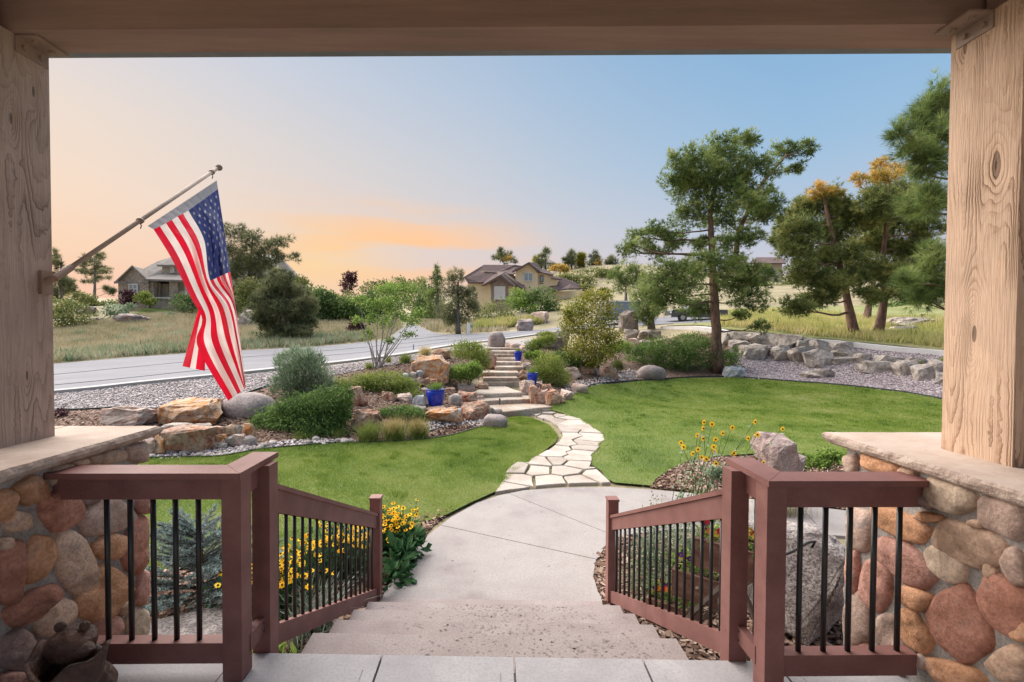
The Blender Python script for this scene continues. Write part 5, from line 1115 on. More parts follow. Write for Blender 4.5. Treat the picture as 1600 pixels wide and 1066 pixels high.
tree('pine_tree', zt([(958, 832), (930, 700), (900, 560), (872, 450), (850, 350), (842, 300)], 940, 180, 2.423, Y1), .22, .05, pads_px([(862, 330, 84, 46), (770, 350, 66, 42), (920, 372, 64, 46), (760, 440, 84, 46), (880, 452, 94, 50), (740, 522, 66, 42), (840, 540, 84, 42), (940, 522, 54, 36), (760, 600, 74, 44), (862, 640, 84, 44), (740, 722, 64, 28), (820, 702, 64, 30), (955, 620, 54, 40), (700, 412, 44, 36), (665, 470, 34, 32)], Y1, 940, 180, 2.423, 1.6), 11000,
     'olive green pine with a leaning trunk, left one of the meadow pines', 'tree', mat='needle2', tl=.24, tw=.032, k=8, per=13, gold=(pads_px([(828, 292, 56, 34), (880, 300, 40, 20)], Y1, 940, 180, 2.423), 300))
Y2 = R(1378, 525)[1]
tree('pine_tree', zt([(1045, 832), (1070, 700), (1062, 560), (1080, 400), (1090, 250)], 940, 180, 2.423, Y2), .22, .05, pads_px([(1040, 330, 74, 52), (1120, 290, 84, 52), (1212, 330, 74, 52), (1000, 402, 64, 46), (1100, 402, 94, 54), (1232, 430, 64, 54), (1040, 492, 84, 46), (1160, 512, 84, 46), (1000, 580, 74, 40), (1100, 600, 94, 44), (1222, 570, 64, 36), (1030, 682, 64, 28), (1142, 662, 74, 30)], Y2, 940, 180, 2.423, 1.6), 11000,
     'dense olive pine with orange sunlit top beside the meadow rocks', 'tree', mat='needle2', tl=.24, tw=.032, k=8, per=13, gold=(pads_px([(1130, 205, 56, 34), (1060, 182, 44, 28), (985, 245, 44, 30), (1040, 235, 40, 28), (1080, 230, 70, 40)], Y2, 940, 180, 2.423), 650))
Y3 = R(1352, 502)[1]
tree('pine_tree', zt([(1000, 785), (1015, 700), (1035, 600), (1050, 480)], 940, 180, 2.423, Y3), .24, .1, pads_px([(1040, 480, 70, 50), (980, 560, 50, 40), (1060, 400, 60, 50)], Y3, 940, 180, 2.423, 1), 900, 'pine trunk leaning right behind the two meadow pines', 'tree', mat='needle2', tl=.35, tw=.03)
Yn = 11.0
tree('pine_tree', [W(1560, 640, Yn), W(1556, 500, Yn), W(1548, 330, Yn), W(1535, 180, Yn), W(1530, 90, Yn)], .2, .04, pads_px([(240, 60, 25, 26), (190, 100, 30, 24), (150, 140, 32, 26), (230, 135, 34, 38), (100, 200, 26, 26), (190, 190, 44, 32), (245, 210, 28, 40), (140, 252, 46, 24), (220, 280, 44, 30), (180, 330, 46, 16), (150, 450, 42, 26), (215, 430, 42, 36), (232, 622, 40, 32), (130, 702, 32, 22), (200, 700, 50, 40), (170, 762, 36, 26), (232, 750, 30, 38)], Yn, 1360, 120, 2.22, .35), 2200,
     'pine with long fresh needles reaching out from behind the right timber post', 'tree', tl=.24, tw=.009, k=18, per=8, sig=.3, twigs=3)
for (u, v), lb in zip(((1437, 572), (1452, 586), (1474, 566)), ('small spiky yucca tuft among the wall boulders by the right post', 'lower yucca tuft with yellowed base near the right post', 'yucca tuft half hidden by the right post')):
    b = R(u, v); o = empty('yucca', b, lb, 'plant'); blades('leaves', np.repeat(b[None], 46, 0)+RNG.normal(size=(46, 3))*[.05, .05, .01], .36, .025, .9, M['juniper2'], parent=o)

# ------------------------------------------------------------------ trees across the road
def far_tree(px, base, pads, n, label, mat='needle3', r=.22, ox=0, oy=0, s=1., tl=.5, tw=.05, kind='needle', Y=None, group=None, gold=None, k=6, top=None, bark='bark2', name='pine_tree'):
    b = R(*base) if Y is None else W(base[0], base[1], Y)
    b = np.array([b[0], b[1], min(b[2], h1(b[0], b[1])+.05)]); Y = b[1]; pd = pads_px(pads, Y, ox, oy, s, Y*.02)
    tp = W(*(top or (base[0], min(p[1]/s+oy for p in pads)+3)), Y)
    return tree(name, [b, b*.5+tp*.5+np.array([random.uniform(-.2, .2), 0, 0]), tp], r, r*.3, pd, n, label, 'tree', kind, mat, bark, group, tl, tw, k, twigs=2, gold=gold)
far_tree(0, (147, 468), [(370, 100, 45, 22), (300, 120, 56, 26), (250, 160, 56, 20), (360, 170, 46, 26), (220, 215, 54, 20), (330, 222, 66, 20), (430, 212, 62, 16), (300, 280, 54, 20), (400, 262, 46, 16), (440, 368, 46, 24), (420, 330, 36, 16)], 1500, 'open wispy pine left of the far stone house', ox=80, oy=380, s=4.845, tl=.55, tw=.045, Y=76)
far_tree(0, (96, 470), [(30, 100, 26, 36), (50, 160, 46, 26), (40, 250, 46, 36), (90, 300, 76, 34), (60, 360, 66, 36), (150, 330, 54, 30), (40, 400, 46, 26)], 1500, 'ragged pine at the far left edge beside the timber post', ox=80, oy=380, s=4.845, tl=.5, tw=.045, Y=60)
far_tree(0, (383, 482), [(365, 365, 24, 13), (400, 378, 30, 12), (440, 378, 24, 8), (460, 404, 12, 6), (368, 395, 26, 14), (395, 425, 32, 18), (380, 450, 28, 18), (362, 420, 18, 14), (430, 400, 20, 9), (352, 385, 14, 10), (410, 395, 30, 14), (375, 412, 30, 16), (415, 412, 26, 12)], 4500, 'spreading pine right behind the flag in front of the house roof', tl=.5, tw=.045, Y=56, top=(395, 370))
far_tree(0, (445, 534), [(430, 518, 26, 9), (466, 520, 24, 9), (446, 528, 30, 7), (432, 432, 14, 10), (448, 440, 18, 12), (424, 448, 18, 10), (440, 458, 24, 12), (412, 468, 18, 12), (466, 462, 20, 12), (434, 480, 28, 13), (480, 478, 18, 12), (406, 492, 20, 13), (456, 494, 30, 13), (428, 505, 28, 12), (478, 506, 20, 11), (446, 516, 30, 7)], 7000, 'bushy full pinyon pine in the dry field right of the flag', tl=.30, tw=.04, mat='needle3', name='pinyon_tree')
far_tree(0, (682, 512), [(684, 421, 6, 9), (682, 438, 13, 12), (680, 458, 19, 14), (678, 480, 23, 16), (680, 496, 20, 10)], 1500, 'narrow dark spruce beside the driveway', tl=.45, tw=.045, Y=60, mat='needle', name='spruce_tree')
far_tree(0, (716, 522), [(712, 435, 12, 11), (708, 453, 22, 14), (716, 474, 26, 16), (700, 490, 21, 13), (738, 480, 14, 14), (716, 500, 24, 9), (735, 460, 9, 12)], 2400, 'brownish green pine with bare trunk right of the driveway mouth', tl=.34, tw=.035)
far_tree(0, (978, 474), [(985, 425, 25, 17), (972, 443, 20, 13), (1000, 440, 16, 12), (960, 428, 12, 10)], 1500, 'round-headed green pine on the slope behind the big pine', tl=.5, tw=.05, Y=66, mat='needle')
far_tree(0, (1018, 514), [(1012, 440, 16, 20), (1006, 465, 24, 20), (1022, 480, 20, 18), (1010, 495, 22, 12)], 1900, 'small dense dark pine beside the grey trailer', tl=.26, tw=.025, mat='needle', Y=31)
for i, (a, pd, lb) in enumerate([((788, 416), [(788, 396, 12, 5), (780, 404, 12, 6), (797, 404, 12, 6)], 'small dark pine on the ridge above the left roof of the middle house'),
    ((853, 424), [(853, 387, 6, 5), (853, 397, 13, 7), (852, 409, 16, 7), (854, 418, 19, 6)], 'tallest tiered pine on the ridge behind the middle house'),
    ((893, 420), [(893, 400, 7, 7), (890, 411, 10, 7)], 'small pine on the ridge right of the tallest one'), ((905, 422), [(907, 403, 9, 6), (905, 412, 11, 6)], 'round golden brown pine on the ridge right of the middle house'),
    ((931, 424), [(930, 402, 8, 6), (930, 411, 13, 7)], 'compact olive pine on the ridge above the green scrub'), ((956, 422), [(956, 408, 9, 5), (954, 416, 10, 5)], 'thin feathery pine farthest right on the ridge'),
    ((840, 424), [(838, 408, 7, 8), (840, 417, 8, 6)], 'golden brown tree left of the tallest ridge pine')]):
    far_tree(0, a, pd, 420, lb, tl=1.1, tw=.11, Y=128, mat='needle3' if i not in (3, 6) else 'leafy', k=5, r=.3, gold=(pads_px([(a[0]+4, a[1]-12, 6, 4)], 127), 40) if i in (0, 3, 4) else None)
for i, (a, pd, lb) in enumerate([((876, 424), [(876, 421, 12, 5)], 'golden lit scrub tuft at the right end of the middle house roof')]):
    P = pads_px(pd, 118); bush('golden_lit_scrub', P, 260, .9, .5, 'golden', lb, base=W(a[0], a[1]+6, 118))
FB = [([(398, 478, 24, 22), (392, 455, 20, 18), (412, 500, 22, 14)], 52, 2600, .34, .16, 'leafo', 'grey green tree mass between the flag and the pinyon'),
 ([(478, 468, 22, 18), (470, 446, 16, 14)], 54, 1900, .34, .16, 'leafo', 'soft olive thicket behind the right side of the pinyon'),
 ([(590, 474, 26, 16), (570, 500, 24, 16)], 52, 2200, .34, .17, 'leafd', 'dense green scrub behind the young tree stems'),
 ([(112, 494, 32, 20), (98, 480, 18, 12)], 46, 1900, .3, .15, 'leafo', 'round green bush at the far left beside the timber post'),
 ([(125, 468, 26, 9), (160, 478, 26, 9)], 66, 1300, .4, .2, 'leafo', 'loose scrub behind the round far left bush'),
 ([(180, 487, 20, 10), (198, 482, 10, 7)], 52, 700, .3, .15, 'sage', 'grey green bush left of the pale field boulder'),
 ([(200, 466, 12, 13)], 57, 600, .3, .16, 'plum', 'dark purple bush in front of the far stone house'),
 ([(228, 468, 15, 10)], 57, 700, .3, .16, 'juniper2', 'yellow green rounded bush by the far porch columns'),
 ([(292, 476, 22, 16)], 55, 1000, .3, .16, 'leafd', 'dark green bush just left of the flag'),
 ([(266, 496, 10, 7)], 52, 300, .25, .12, 'sage', 'pale grey sage tuft left of the flag'),
 ([(365, 470, 20, 16), (345, 480, 12, 10)], 54, 900, .32, .16, 'leafd', 'dark bush at the foot of the pine behind the flag'),
 ([(508, 494, 28, 26), (496, 470, 24, 18), (494, 514, 30, 15)], 50, 4200, .36, .18, 'leafd', 'dark oak thicket right of the pinyon'),
 ([(530, 502, 26, 24), (552, 488, 24, 22), (530, 476, 20, 14)], 50, 3800, .34, .17, 'leafd', 'rounded green thicket left of the plum bush'),
 ([(507, 468, 30, 9), (480, 462, 18, 8)], 80, 1000, .5, .25, 'leafo', 'low olive scrub on the skyline right of the flag'),
 ([(544, 444, 14, 15), (551, 432, 8, 8)], 70, 800, .4, .22, 'plum', 'purplish smoke bush standing up on the skyline'),
 ([(520, 478, 30, 14), (545, 472, 24, 14)], 66, 1700, .42, .22, 'leafo', 'olive scrub band right of the skyline gap'),
 ([(600, 500, 34, 12), (640, 498, 24, 12), (575, 500, 20, 12)], 60, 1900, .36, .18, 'leafd', 'low dark thicket along the far side of the road behind the young tree'),
 ([(590, 452, 26, 12), (625, 446, 24, 12), (655, 448, 16, 12)], 84, 1700, .5, .26, 'leafo', 'higher skyline scrub behind the young tree'),
 ([(668, 480, 20, 20), (664, 460, 16, 16)], 66, 1400, .4, .2, 'leafd', 'green thicket just left of the narrow spruce'),
 ([(575, 465, 24, 16), (560, 478, 20, 14)], 68, 1300, .42, .22, 'leafo', 'olive oak scrub behind the young tree'),
 ([(612, 462, 26, 18), (600, 485, 24, 16)], 72, 1600, .42, .22, 'leaf', 'light green scrub behind the top of the young tree'),
 ([(648, 460, 22, 20), (650, 482, 18, 16)], 74, 1400, .42, .22, 'leafo', 'tall oak scrub left of the narrow spruce'),
 ([(556, 518, 12, 16)], 38, 800, .24, .14, 'plum', 'dark plum leaved bush at the road edge'),
 ([(772, 491, 32, 20), (760, 500, 18, 12), (792, 500, 16, 12)], 58, 2200, .34, .15, 'leafo', 'rounded grey green bush below the middle house'),
 ([(812, 468, 20, 16), (825, 482, 18, 14)], 64, 1400, .4, .2, 'leaf', 'fresh green oak bush in front of the middle house wall'),
 ([(846, 466, 24, 16), (856, 486, 22, 16), (840, 500, 14, 12)], 62, 2000, .38, .2, 'leafd', 'dark oak thicket right of the middle house'),
 ([(742, 512, 9, 5), (731, 515, 8, 4)], 47, 260, .22, .1, 'sage', 'low grey green clump at the driveway edge'),
 ([(905, 440, 22, 9), (885, 436, 14, 7)], 100, 900, .6, .3, 'leafo', 'green scrub climbing the hillside above the yellow green tree'),
 ([(930, 428, 30, 8), (950, 432, 26, 8)], 108, 1100, .65, .32, 'leafo', 'long band of oak scrub along the hillside crest'),
 ([(915, 452, 14, 6), (945, 456, 14, 5)], 90, 500, .55, .3, 'leafo', 'broken low scrub on the tan hillside'),
 ([(1410, 478, 34, 16), (1440, 468, 24, 14)], 45, 1500, .3, .15, 'leafd', 'dark green undergrowth between the meadow pines'),
 ([(1300, 470, 20, 10), (1270, 465, 14, 7)], 60, 500, .35, .18, 'leafo', 'soft green scrub behind the leaning meadow pine'),
 ([(1235, 448, 22, 8), (1200, 446, 18, 7)], 85, 500, .5, .28, 'leafo', 'hillside scrub below the cream building')]
for P, Y, n, l, w_, m, lb in FB: bush('scrub_bush', pads_px(P, Y, dY=Y*.015), n, l, w_, m, lb, 'bush', stems=False)
# ------------------------------------------------------------------ garden shrubs
bush('silver_shrub', pads_px([(472, 592, 38, 32), (455, 570, 22, 20), (484, 568, 22, 18), (500, 602, 22, 22), (448, 604, 22, 22), (470, 556, 18, 14)], 12.6, dY=.25), 9000, .12, .022, 'sage', 'tall silvery green rounded shrub above the trailing juniper', upb=.9, mode='spray', per=24)
bush('juniper', pads_px([(470, 628, 34, 14), (510, 622, 28, 18), (535, 620, 14, 18), (440, 655, 38, 26), (480, 662, 46, 26), (512, 650, 32, 26), (418, 664, 24, 18), (530, 642, 16, 16), (460, 640, 34, 16), (500, 680, 38, 14), (432, 680, 30, 12)], 10.9, dY=.25), 21000, .10, .02, 'juniper', 'large trailing green juniper spilling down to the left lawn edge', mode='spray', droop=1.2, per=40)
bush('juniper', pads_px([(560, 600, 32, 13), (600, 594, 38, 13), (632, 604, 22, 11), (562, 622, 24, 10), (620, 625, 28, 11), (532, 604, 14, 12), (648, 616, 12, 8)], 13.7, dY=.3), 12000, .10, .02, 'juniper2', 'yellow green spreading juniper round the red rock below the young tree', mode='spray', droop=.9, per=40)
bush('juniper', pads_px([(625, 645, 30, 9), (650, 650, 16, 7), (600, 648, 12, 7)], 11.9, dY=.15), 5200, .09, .018, 'juniper', 'low dark juniper just above the tan ornamental grass', mode='spray', droop=.9, per=40)
bush('juniper', pads_px([(1010, 560, 32, 17), (1050, 560, 38, 21), (1090, 556, 40, 24), (1128, 566, 24, 17), (992, 552, 12, 10), (1150, 557, 9, 12), (1032, 542, 32, 12), (1085, 532, 32, 10)], Yb+.6, dY=.5), 12000, .17, .034, 'juniper', 'broad dark juniper spreading behind the big pine trunk', mode='spray', per=40)
GS = [([(733, 549, 28, 14), (752, 566, 14, 13)], 17.4, 3400, 'juniper2', 'feathery yellow green shrub left of the upper stairs'), ([(724, 583, 23, 12), (740, 578, 12, 10)], 15.7, 2600, 'leaf', 'low bright green shrub below the feathery one'),
      ([(858, 572, 26, 20), (845, 588, 18, 14), (872, 590, 20, 14)], 17.6, 4600, 'juniper2', 'big rounded light green shrub right of the middle blue pot'), ([(835, 541, 14, 9), (852, 534, 14, 7)], 21.5, 1500, 'juniper2', 'light green shrub near the top right of the stairs'),
      ([(826, 556, 5, 5), (841, 557, 9, 7)], 20.6, 900, 'leaf', 'small green shrub right of the farthest blue pot'), ([(880, 560, 24, 9), (905, 566, 20, 9)], 20, 2200, 'leafd', 'dark green low shrub left of the yellow green tree base'),
      ([(965, 572, 9, 8)], 21, 500, 'leafo', 'small mossy brown cushion shrub by the creek bed'), ([(955, 546, 18, 9), (975, 540, 12, 8)], 22.5, 1300, 'leaf', 'fresh green shrub between the yellow green tree and dark juniper'),
      ([(855, 525, 16, 5)], 24, 500, 'juniper2', 'low shrub by the long grey boulder above the stairs')]
for P, Y, n, m, lb in GS: bush('garden_shrub', pads_px(P, Y, dY=.2), int(n*1.5), .085 if Y < 19 else .11, .028 if Y < 19 else .035, m, lb, upb=.7, mode='spray', per=26)
bush('small_plant', pads_px([(96, 646, 8, 7)], 10.9, dY=.02), 260, .05, .03, 'plum', 'small burgundy plant at the far left end of the mulch', 'plant')
bush('groundcover', pads_px([(1275, 722, 32, 9), (1300, 712, 20, 7)], 7.2, dY=.1), 2600, .05, .025, 'leaf', 'low leafy green groundcover by the right stone column', 'plant')
bush('small_plant', pads_px([(1128, 742, 12, 9), (1112, 738, 8, 7)], 5.9, dY=.05), 900, .045, .016, 'sage', 'small blue green mound under the wild sunflowers', 'plant')
# yellow-green multi-stem tree
Yt = R(930, 584)[1]; tb = W(929, 584, Yt)
pdt = pads_px([(925, 465, 24, 16), (903, 484, 28, 20), (946, 490, 24, 20), (892, 512, 20, 20), (930, 518, 34, 24), (956, 530, 16, 18), (908, 543, 26, 18), (940, 552, 24, 15), (885, 490, 10, 10), (925, 568, 18, 7), (945, 462, 12, 8)], Yt, dY=.7)
yt = empty('young_tree', tb, 'yellow green multi-stemmed tree with pale stems right of the stairs', 'tree'); mb = MB()
for i, (c, r) in enumerate(pdt): limb(mb, tb+np.array([(i-5)*.035, random.uniform(-.1, .1), -.05]), c, .035, .010, -.05, 5, 6, .03)
mb.build('stems', M['pale_bark'], yt, smooth=True); P, O, T = cloud(pdt, 9500, 16, .3, .3); leafobj('crown', P, unit(rdir(len(P))+np.array([0, 0, -.2])), T, .11, .055, M['leafy'], yt)
# young tree by the kerb
Yt = R(590, 575)[1]; tb = W(590, 576, Yt)
pdt = pads_px([(560, 470, 16, 8), (590, 476, 22, 12), (622, 470, 26, 14), (642, 500, 17, 9), (602, 505, 17, 9), (655, 490, 12, 8), (576, 522, 10, 10), (612, 532, 10, 6), (636, 522, 12, 6), (560, 500, 12, 8), (600, 452, 20, 8), (636, 450, 20, 10), (580, 498, 12, 8), (618, 490, 18, 9)], Yt, dY=.4)
yt = empty('young_tree', tb, 'airy young tree with fanned bare stems standing in the mulch near the road', 'tree'); mb = MB()
for i, (c, r) in enumerate(pdt): limb(mb, tb+np.array([(i-6)*.018, random.uniform(-.05, .05), -.05]), c, .028, .006, -.02, 5, 6, .025)
mb.build('stems', M['pale_bark'], yt, smooth=True); P, O, T = cloud(pdt, 3600, 9, .3, .3); leafobj('crown', P, unit(rdir(len(P))+np.array([0, 0, .1])), T, .085, .05, M['leaf'], yt)

# ornamental grasses
def clump(u, v, hpx, wpx, n, m, lb, Y=None, lean=.7, w_=.006, tips=None, name='ornamental_grass'):
    b = R(u, v) if Y is None else W(u, v, Y); s = b[1]/F_PX; h = hpx*s; rr = wpx*s/2; o = empty(name, b, lb, 'grass clump'); q = RNG.normal(size=(n, 2))*rr*.3; B_ = np.column_stack([b[0]+q[:, 0], b[1]+.1+q[:, 1], np.full(n, b[2]-.01)])
    blades('blades', B_, h, w_, lean, M[m], parent=o, seg=3)
    if tips: q = RNG.normal(size=(n//2, 2))*rr*.34; B_ = np.column_stack([b[0]+q[:, 0], b[1]+.1+q[:, 1], np.full(n//2, b[2]+h*.35)]); blades('seed_heads', B_, h*.8, w_*.8, lean*1.2, M[tips], parent=o, seg=2)
    return o
clump(574, 693, 40, 42, 900, 'grassg', 'green ornamental grass clump at the edge of the left lawn', w_=.008)
clump(615, 690, 38, 48, 900, 'grassg', 'middle ornamental grass with tan seed heads at the lawn edge', tips='grasst', w_=.008)
clump(652, 687, 34, 40, 800, 'grassg', 'right-hand tan topped ornamental grass beside the rusty ledge stone', tips='grasst', w_=.008)
clump(470, 688, 16, 44, 500, 'grassg', 'low sedge at the foot of the trailing juniper', w_=.006); clump(527, 684, 20, 36, 500, 'grassg', 'second low sedge below the juniper near the green grass', w_=.006)
clump(632, 568, 19, 26, 500, 'juniper2', 'short green grass clump right of the young tree', w_=.012); clump(606, 568, 14, 12, 240, 'juniper2', 'tiny green grass clump at the young tree foot', w_=.012)
clump(664, 560, 20, 24, 500, 'dryg', 'light yellow grass clump with pale plumes behind the tan boulder', tips='grasst', w_=.012); clump(575, 578, 14, 14, 260, 'juniper2', 'leafy green tuft left of the young tree stems', w_=.014)
for (b, r), n, lb in zip(POTS, (90, 70, 50), ('green spiky plant growing in the largest blue pot', 'green plant growing in the middle blue pot', 'green plant growing in the farthest blue pot')):
    o = empty('potted_plant', b, lb, 'plant'); q = RNG.normal(size=(n*2, 2))*r*.35; blades('leaves', np.column_stack([b[0]+q[:, 0], b[1]+q[:, 1], np.full(n*2, b[2])]), r*1.2, r*.07, .8, M['leaf'], parent=o, seg=2)

# ------------------------------------------------------------------ blue spruce seen through the left railing
bs = empty('blue_spruce', (-2.75, 4.25, LAWN), 'low blue spruce growing beside the left stone column', 'shrub'); mb = MB(); TPp, TPo, TPt = [], [], []
bc = np.array([-2.78, 4.3, LAWN]); mb.tube([bc, bc+np.array([.02, 0, .75])], [.035, .012], 8)
for i in range(95):
    z = random.uniform(.06, .86); a = random.uniform(0, 2*PI); ln = (.84-.60*z)*random.uniform(.7, 1.1)
    d = np.array([math.cos(a), math.sin(a)*.8, .28+.5*z]); d /= np.linalg.norm(d); p0 = bc+np.array([0, 0, z*.8]); tn = random.gauss(.68, .15)
    br = [(p0, d, ln)]
    for j in range(6):
        t = .3+.11*j; s_ = unit(np.array([-d[1], d[0], .25]))*(1 if j % 2 else -1); br.append((p0+d*ln*t, unit(d*.8+s_*.7), ln*.38*(1.1-t)))
    for p, dd, l_ in br:
        mb.tube([p, p+dd*l_], [.007, .003], 4, cap=False)
        for t in np.arange(.12, 1.03, .018/max(l_, .02)):
            q = p+dd*l_*t; TPp.append(q); TPo.append(dd); TPt.append(tn+random.uniform(-.1, .1)+.12*(t > .85))
mb.build('branches', M['bark'], bs)['kind'] = 'stuff'; n_ = len(TPp)
P, Dd, T = np.repeat(np.array(TPp), 7, 0), np.repeat(np.array(TPo), 7, 0), np.repeat(np.array(TPt), 7); D = unit(Dd*.8+rdir(len(P))*.95); leafobj('needles', P, D, np.clip(T, 0, 1), .028, .007, M['bluespruce'], bs)

# ------------------------------------------------------------------ flowers
def petal_ring(c, nrm, r, n, w_, cup=.1):
    nrm = unit(np.asarray(nrm, float)); a_ = unit(np.cross(nrm, [.3, .1, 1.])); b_ = np.cross(nrm, a_); V, Fc = [], []
    for i in range(n):
        t = 2*PI*i/n+random.uniform(-.12, .12); d = a_*math.cos(t)+b_*math.sin(t); s = np.cross(nrm, d); k = len(V); rr = r*random.uniform(.88, 1.08)
        V += [c+d*rr*.15, c+d*rr*.6+s*w_*.5+nrm*cup*r, c+d*rr, c+d*rr*.6-s*w_*.5+nrm*cup*r]; Fc.append((k, k+1, k+2, k+3))
    return V, Fc
def heads(name, C, Nn, r, parent, n=10, cone=.33, mat='yellow', w_=None):
    V, Fc, T = [], [], []; mb = MB()
    for c, nr in zip(C, Nn):
        v, f_ = petal_ring(c, nr, r*random.uniform(.85, 1.1), n, w_ or r*.5, -.12); k = len(V); V += v; Fc += [tuple(q+k for q in g) for g in f_]; T += [random.uniform(.1, .9)]*len(f_)
        if cone: g = bmesh.ops.create_icosphere(mb.bm, subdivisions=1, radius=r*cone); bmesh.ops.translate(mb.bm, verts=g['verts'], vec=Vector(tuple(c+unit(np.asarray(nr, float))*r*.12)))
    o = link(name, mesh_np(name, V, Fc, T), M[mat], parent); o['kind'] = 'stuff'
    if cone: e = mb.build('flower_eyes', M['cone'], parent); e['kind'] = 'stuff'
rud = [((-1.95, 4.05), (.42, .30), .52, 100, 'black-eyed flowers with yellow petals crowded nearest the tall railing post'), ((-1.62, 4.75), (.36, .30), .46, 90, 'yellow black-eyed flowers in the middle of the clump behind the left stair railing'), ((-1.18, 5.35), (.26, .30), .40, 95, 'yellow orange black-eyed flowers right of the left newel post')]
for (x, y), (rx, ry), h, n, lb in rud:
    o = empty('coneflower_clump', (x, y, LAWN), lb, 'flowers'); q = RNG.normal(size=(n, 2))*.55; q = np.clip(q, -1.2, 1.2); C = np.column_stack([x+q[:, 0]*rx, y+q[:, 1]*ry, LAWN+h+RNG.uniform(-.14, .07, n)]); Nn = unit(np.column_stack([RNG.normal(0, .35, n), RNG.normal(-.35, .3, n), np.ones(n)]))
    heads('flower_heads', C, Nn, .033, o, 11, .3); mb = MB()
    for c in C: b = np.array([x+(c[0]-x)*.6, y+(c[1]-y)*.6, LAWN]); mb.tube([b, (b+c)/2+np.array([0, 0, .03]), c], .003, 3, cap=False)
    s_ = mb.build('stems', M['leaf'], o)
    pd = [(np.array([x+random.uniform(-.6, .6)*rx, y+random.uniform(-.6, .6)*ry, LAWN+h*.4]), np.array([rx*.6, ry*.6, h*.42])) for _ in range(4)]; P, O, T = cloud(pd, 1300, 20, .3); leafobj('leaves', P, unit(O*.5+rdir(len(P))*.6+np.array([0, 0, .4])), T, .085, .035, M['hosta'], o)
o = empty('broad_leaf_plant', (-.98, 4.95, LAWN), 'dark green broad-leaved plant beside the concrete path under the yellow flowers', 'plant'); P, O, T = cloud([(np.array([-1.0, 4.85, LAWN+.14]), np.array([.16, .2, .16])), (np.array([-1.02, 4.55, LAWN+.09]), np.array([.1, .14, .12])), (np.array([-.93, 5.15, LAWN+.13]), np.array([.14, .14, .13]))], 260, 8, .3); leafobj('leaves', P, unit(O+rdir(len(P))*.3+np.array([0, 0, .2])), T, .12, .075, M['hosta'], o)
o = empty('strap_leaf_plant', (-1.5, 3.75, LAWN), 'plant with long arching silvery striped leaves behind the left stair balusters', 'plant'); q = RNG.normal(size=(150, 2))*[.07, .09]; blades('leaves', np.column_stack([-1.5+q[:, 0], 3.8+q[:, 1], np.full(150, LAWN)]), .55, .018, .9, M['strap'], parent=o, seg=4)
bush('leafy_plant', [(np.array([-1.75, 3.2, LAWN+.14]), np.array([.3, .3, .14])), (np.array([-1.4, 3.0, LAWN+.10]), np.array([.2, .25, .1]))], 1500, .07, .035, 'leaf', 'bright green leaves under the left railing beside the steps', 'plant')
bush('leafy_plant', [(np.array([1.75, 4.6, LAWN+.35]), np.array([.3, .3, .38])), (np.array([2.1, 4.4, LAWN+.35]), np.array([.3, .3, .34])), (np.array([1.5, 4.25, LAWN+.22]), np.array([.2, .2, .22]))], 5200, .05, .014, 'sage', 'airy soft green plant behind the pansy drawers', 'plant')
# pansies in the drawers: each bloom small
for k, (c, ux, uy, hx, hy, z1) in enumerate(DR):
    o = empty('pansy_planting', (c[0], c[1], z1), ('red and violet pansies in the lowest drawer', 'orange and violet pansies in the middle drawer', 'yellow, red and violet pansies in the top drawer')[k], 'flowers')
    pd = [(np.array([c[0]+ux[0]*q*hx*.6, c[1]+ux[1]*q*hx*.6, z1+.03]), np.array([.09, .09, .06])) for q in (-1, 0, 1)]; P, O, T = cloud(pd, 420, 14, .35); leafobj('leaves', P, unit(O+rdir(len(P))*.5), T, .035, .02, M['leaf'], o)
    for mname, n in (('pf_violet', 7), ('pf_red', 7 if k != 1 else 3), ('pf_orange', 4), ('pf_yellow', 4)):
        C = [np.array([c[0], c[1], z1])+np.array([ux[0], ux[1], 0])*random.uniform(-1, 1)*hx*.85+np.array([uy[0], uy[1], 0])*random.uniform(-1, .4)*hy*.8+np.array([0, 0, random.uniform(.05, .11)]) for _ in range(n)]
        V, Fc = [], []
        for q in C: v, f_ = petal_ring(q, (random.uniform(-.5, .3), -1, random.uniform(0, .6)), .022, 5, .026, .1); kk = len(V); V += v; Fc += [tuple(i+kk for i in g) for g in f_]
        me = bpy.data.meshes.new('blooms'); me.from_pydata([tuple(v) for v in V], [], Fc); e = link('blooms', me, M[mname], o); e['kind'] = 'stuff'
# wild sunflowers by the pointed boulder
sfh = [(588, 168), (642, 180), (583, 208), (547, 255), (582, 275), (666, 280), (711, 240), (775, 203), (925, 165), (940, 250), (1105, 212), (878, 273), (437, 303), (455, 330), (549, 346), (515, 374), (652, 330), (658, 360), (572, 398), (605, 410), (668, 438), (785, 372), (980, 432)]
sf_ = empty('wild_sunflower', (2.6, 6.2, LAWN), 'straggly wild sunflower plant with small yellow blooms beside the pointed pink boulder', 'flowers'); mb = MB(); lp, ld = [], []
for i, (x, y) in enumerate(sfh):
    c = W(960+x/4.21, 620+y/4.21, 6.1+random.uniform(-.3, .2)); nr = unit(np.array([random.uniform(-.6, .6), -1, random.uniform(-.2, .5)])); V, Fc = petal_ring(c, nr, .042, 11, .018, 0); me = bpy.data.meshes.new('flower'); me.from_pydata([tuple(v) for v in V], [], Fc); a = me.attributes.new('tint', 'FLOAT', 'FACE'); a.data.foreach_set('value', [.6]*len(Fc))
    fo = link('flower', me, M['yellow'], sf_); MB().ball(c+nr*.006, .014, 1).build('eye', M['cone'], fo)
    b = np.array([2.75+random.uniform(-.35, .25), 6.2+random.uniform(-.1, .2), LAWN]); m_ = (b+c)/2+np.array([random.uniform(-.08, .08), 0, .06]); mb.tube([b, m_, c-nr*.005], [.006, .004, .0025], 4, cap=False)
    for t in np.linspace(.25, .95, 9): lp.append(b*(1-t)**2+2*m_*t*(1-t)+c*t*t); ld.append(rdir(1)[0])
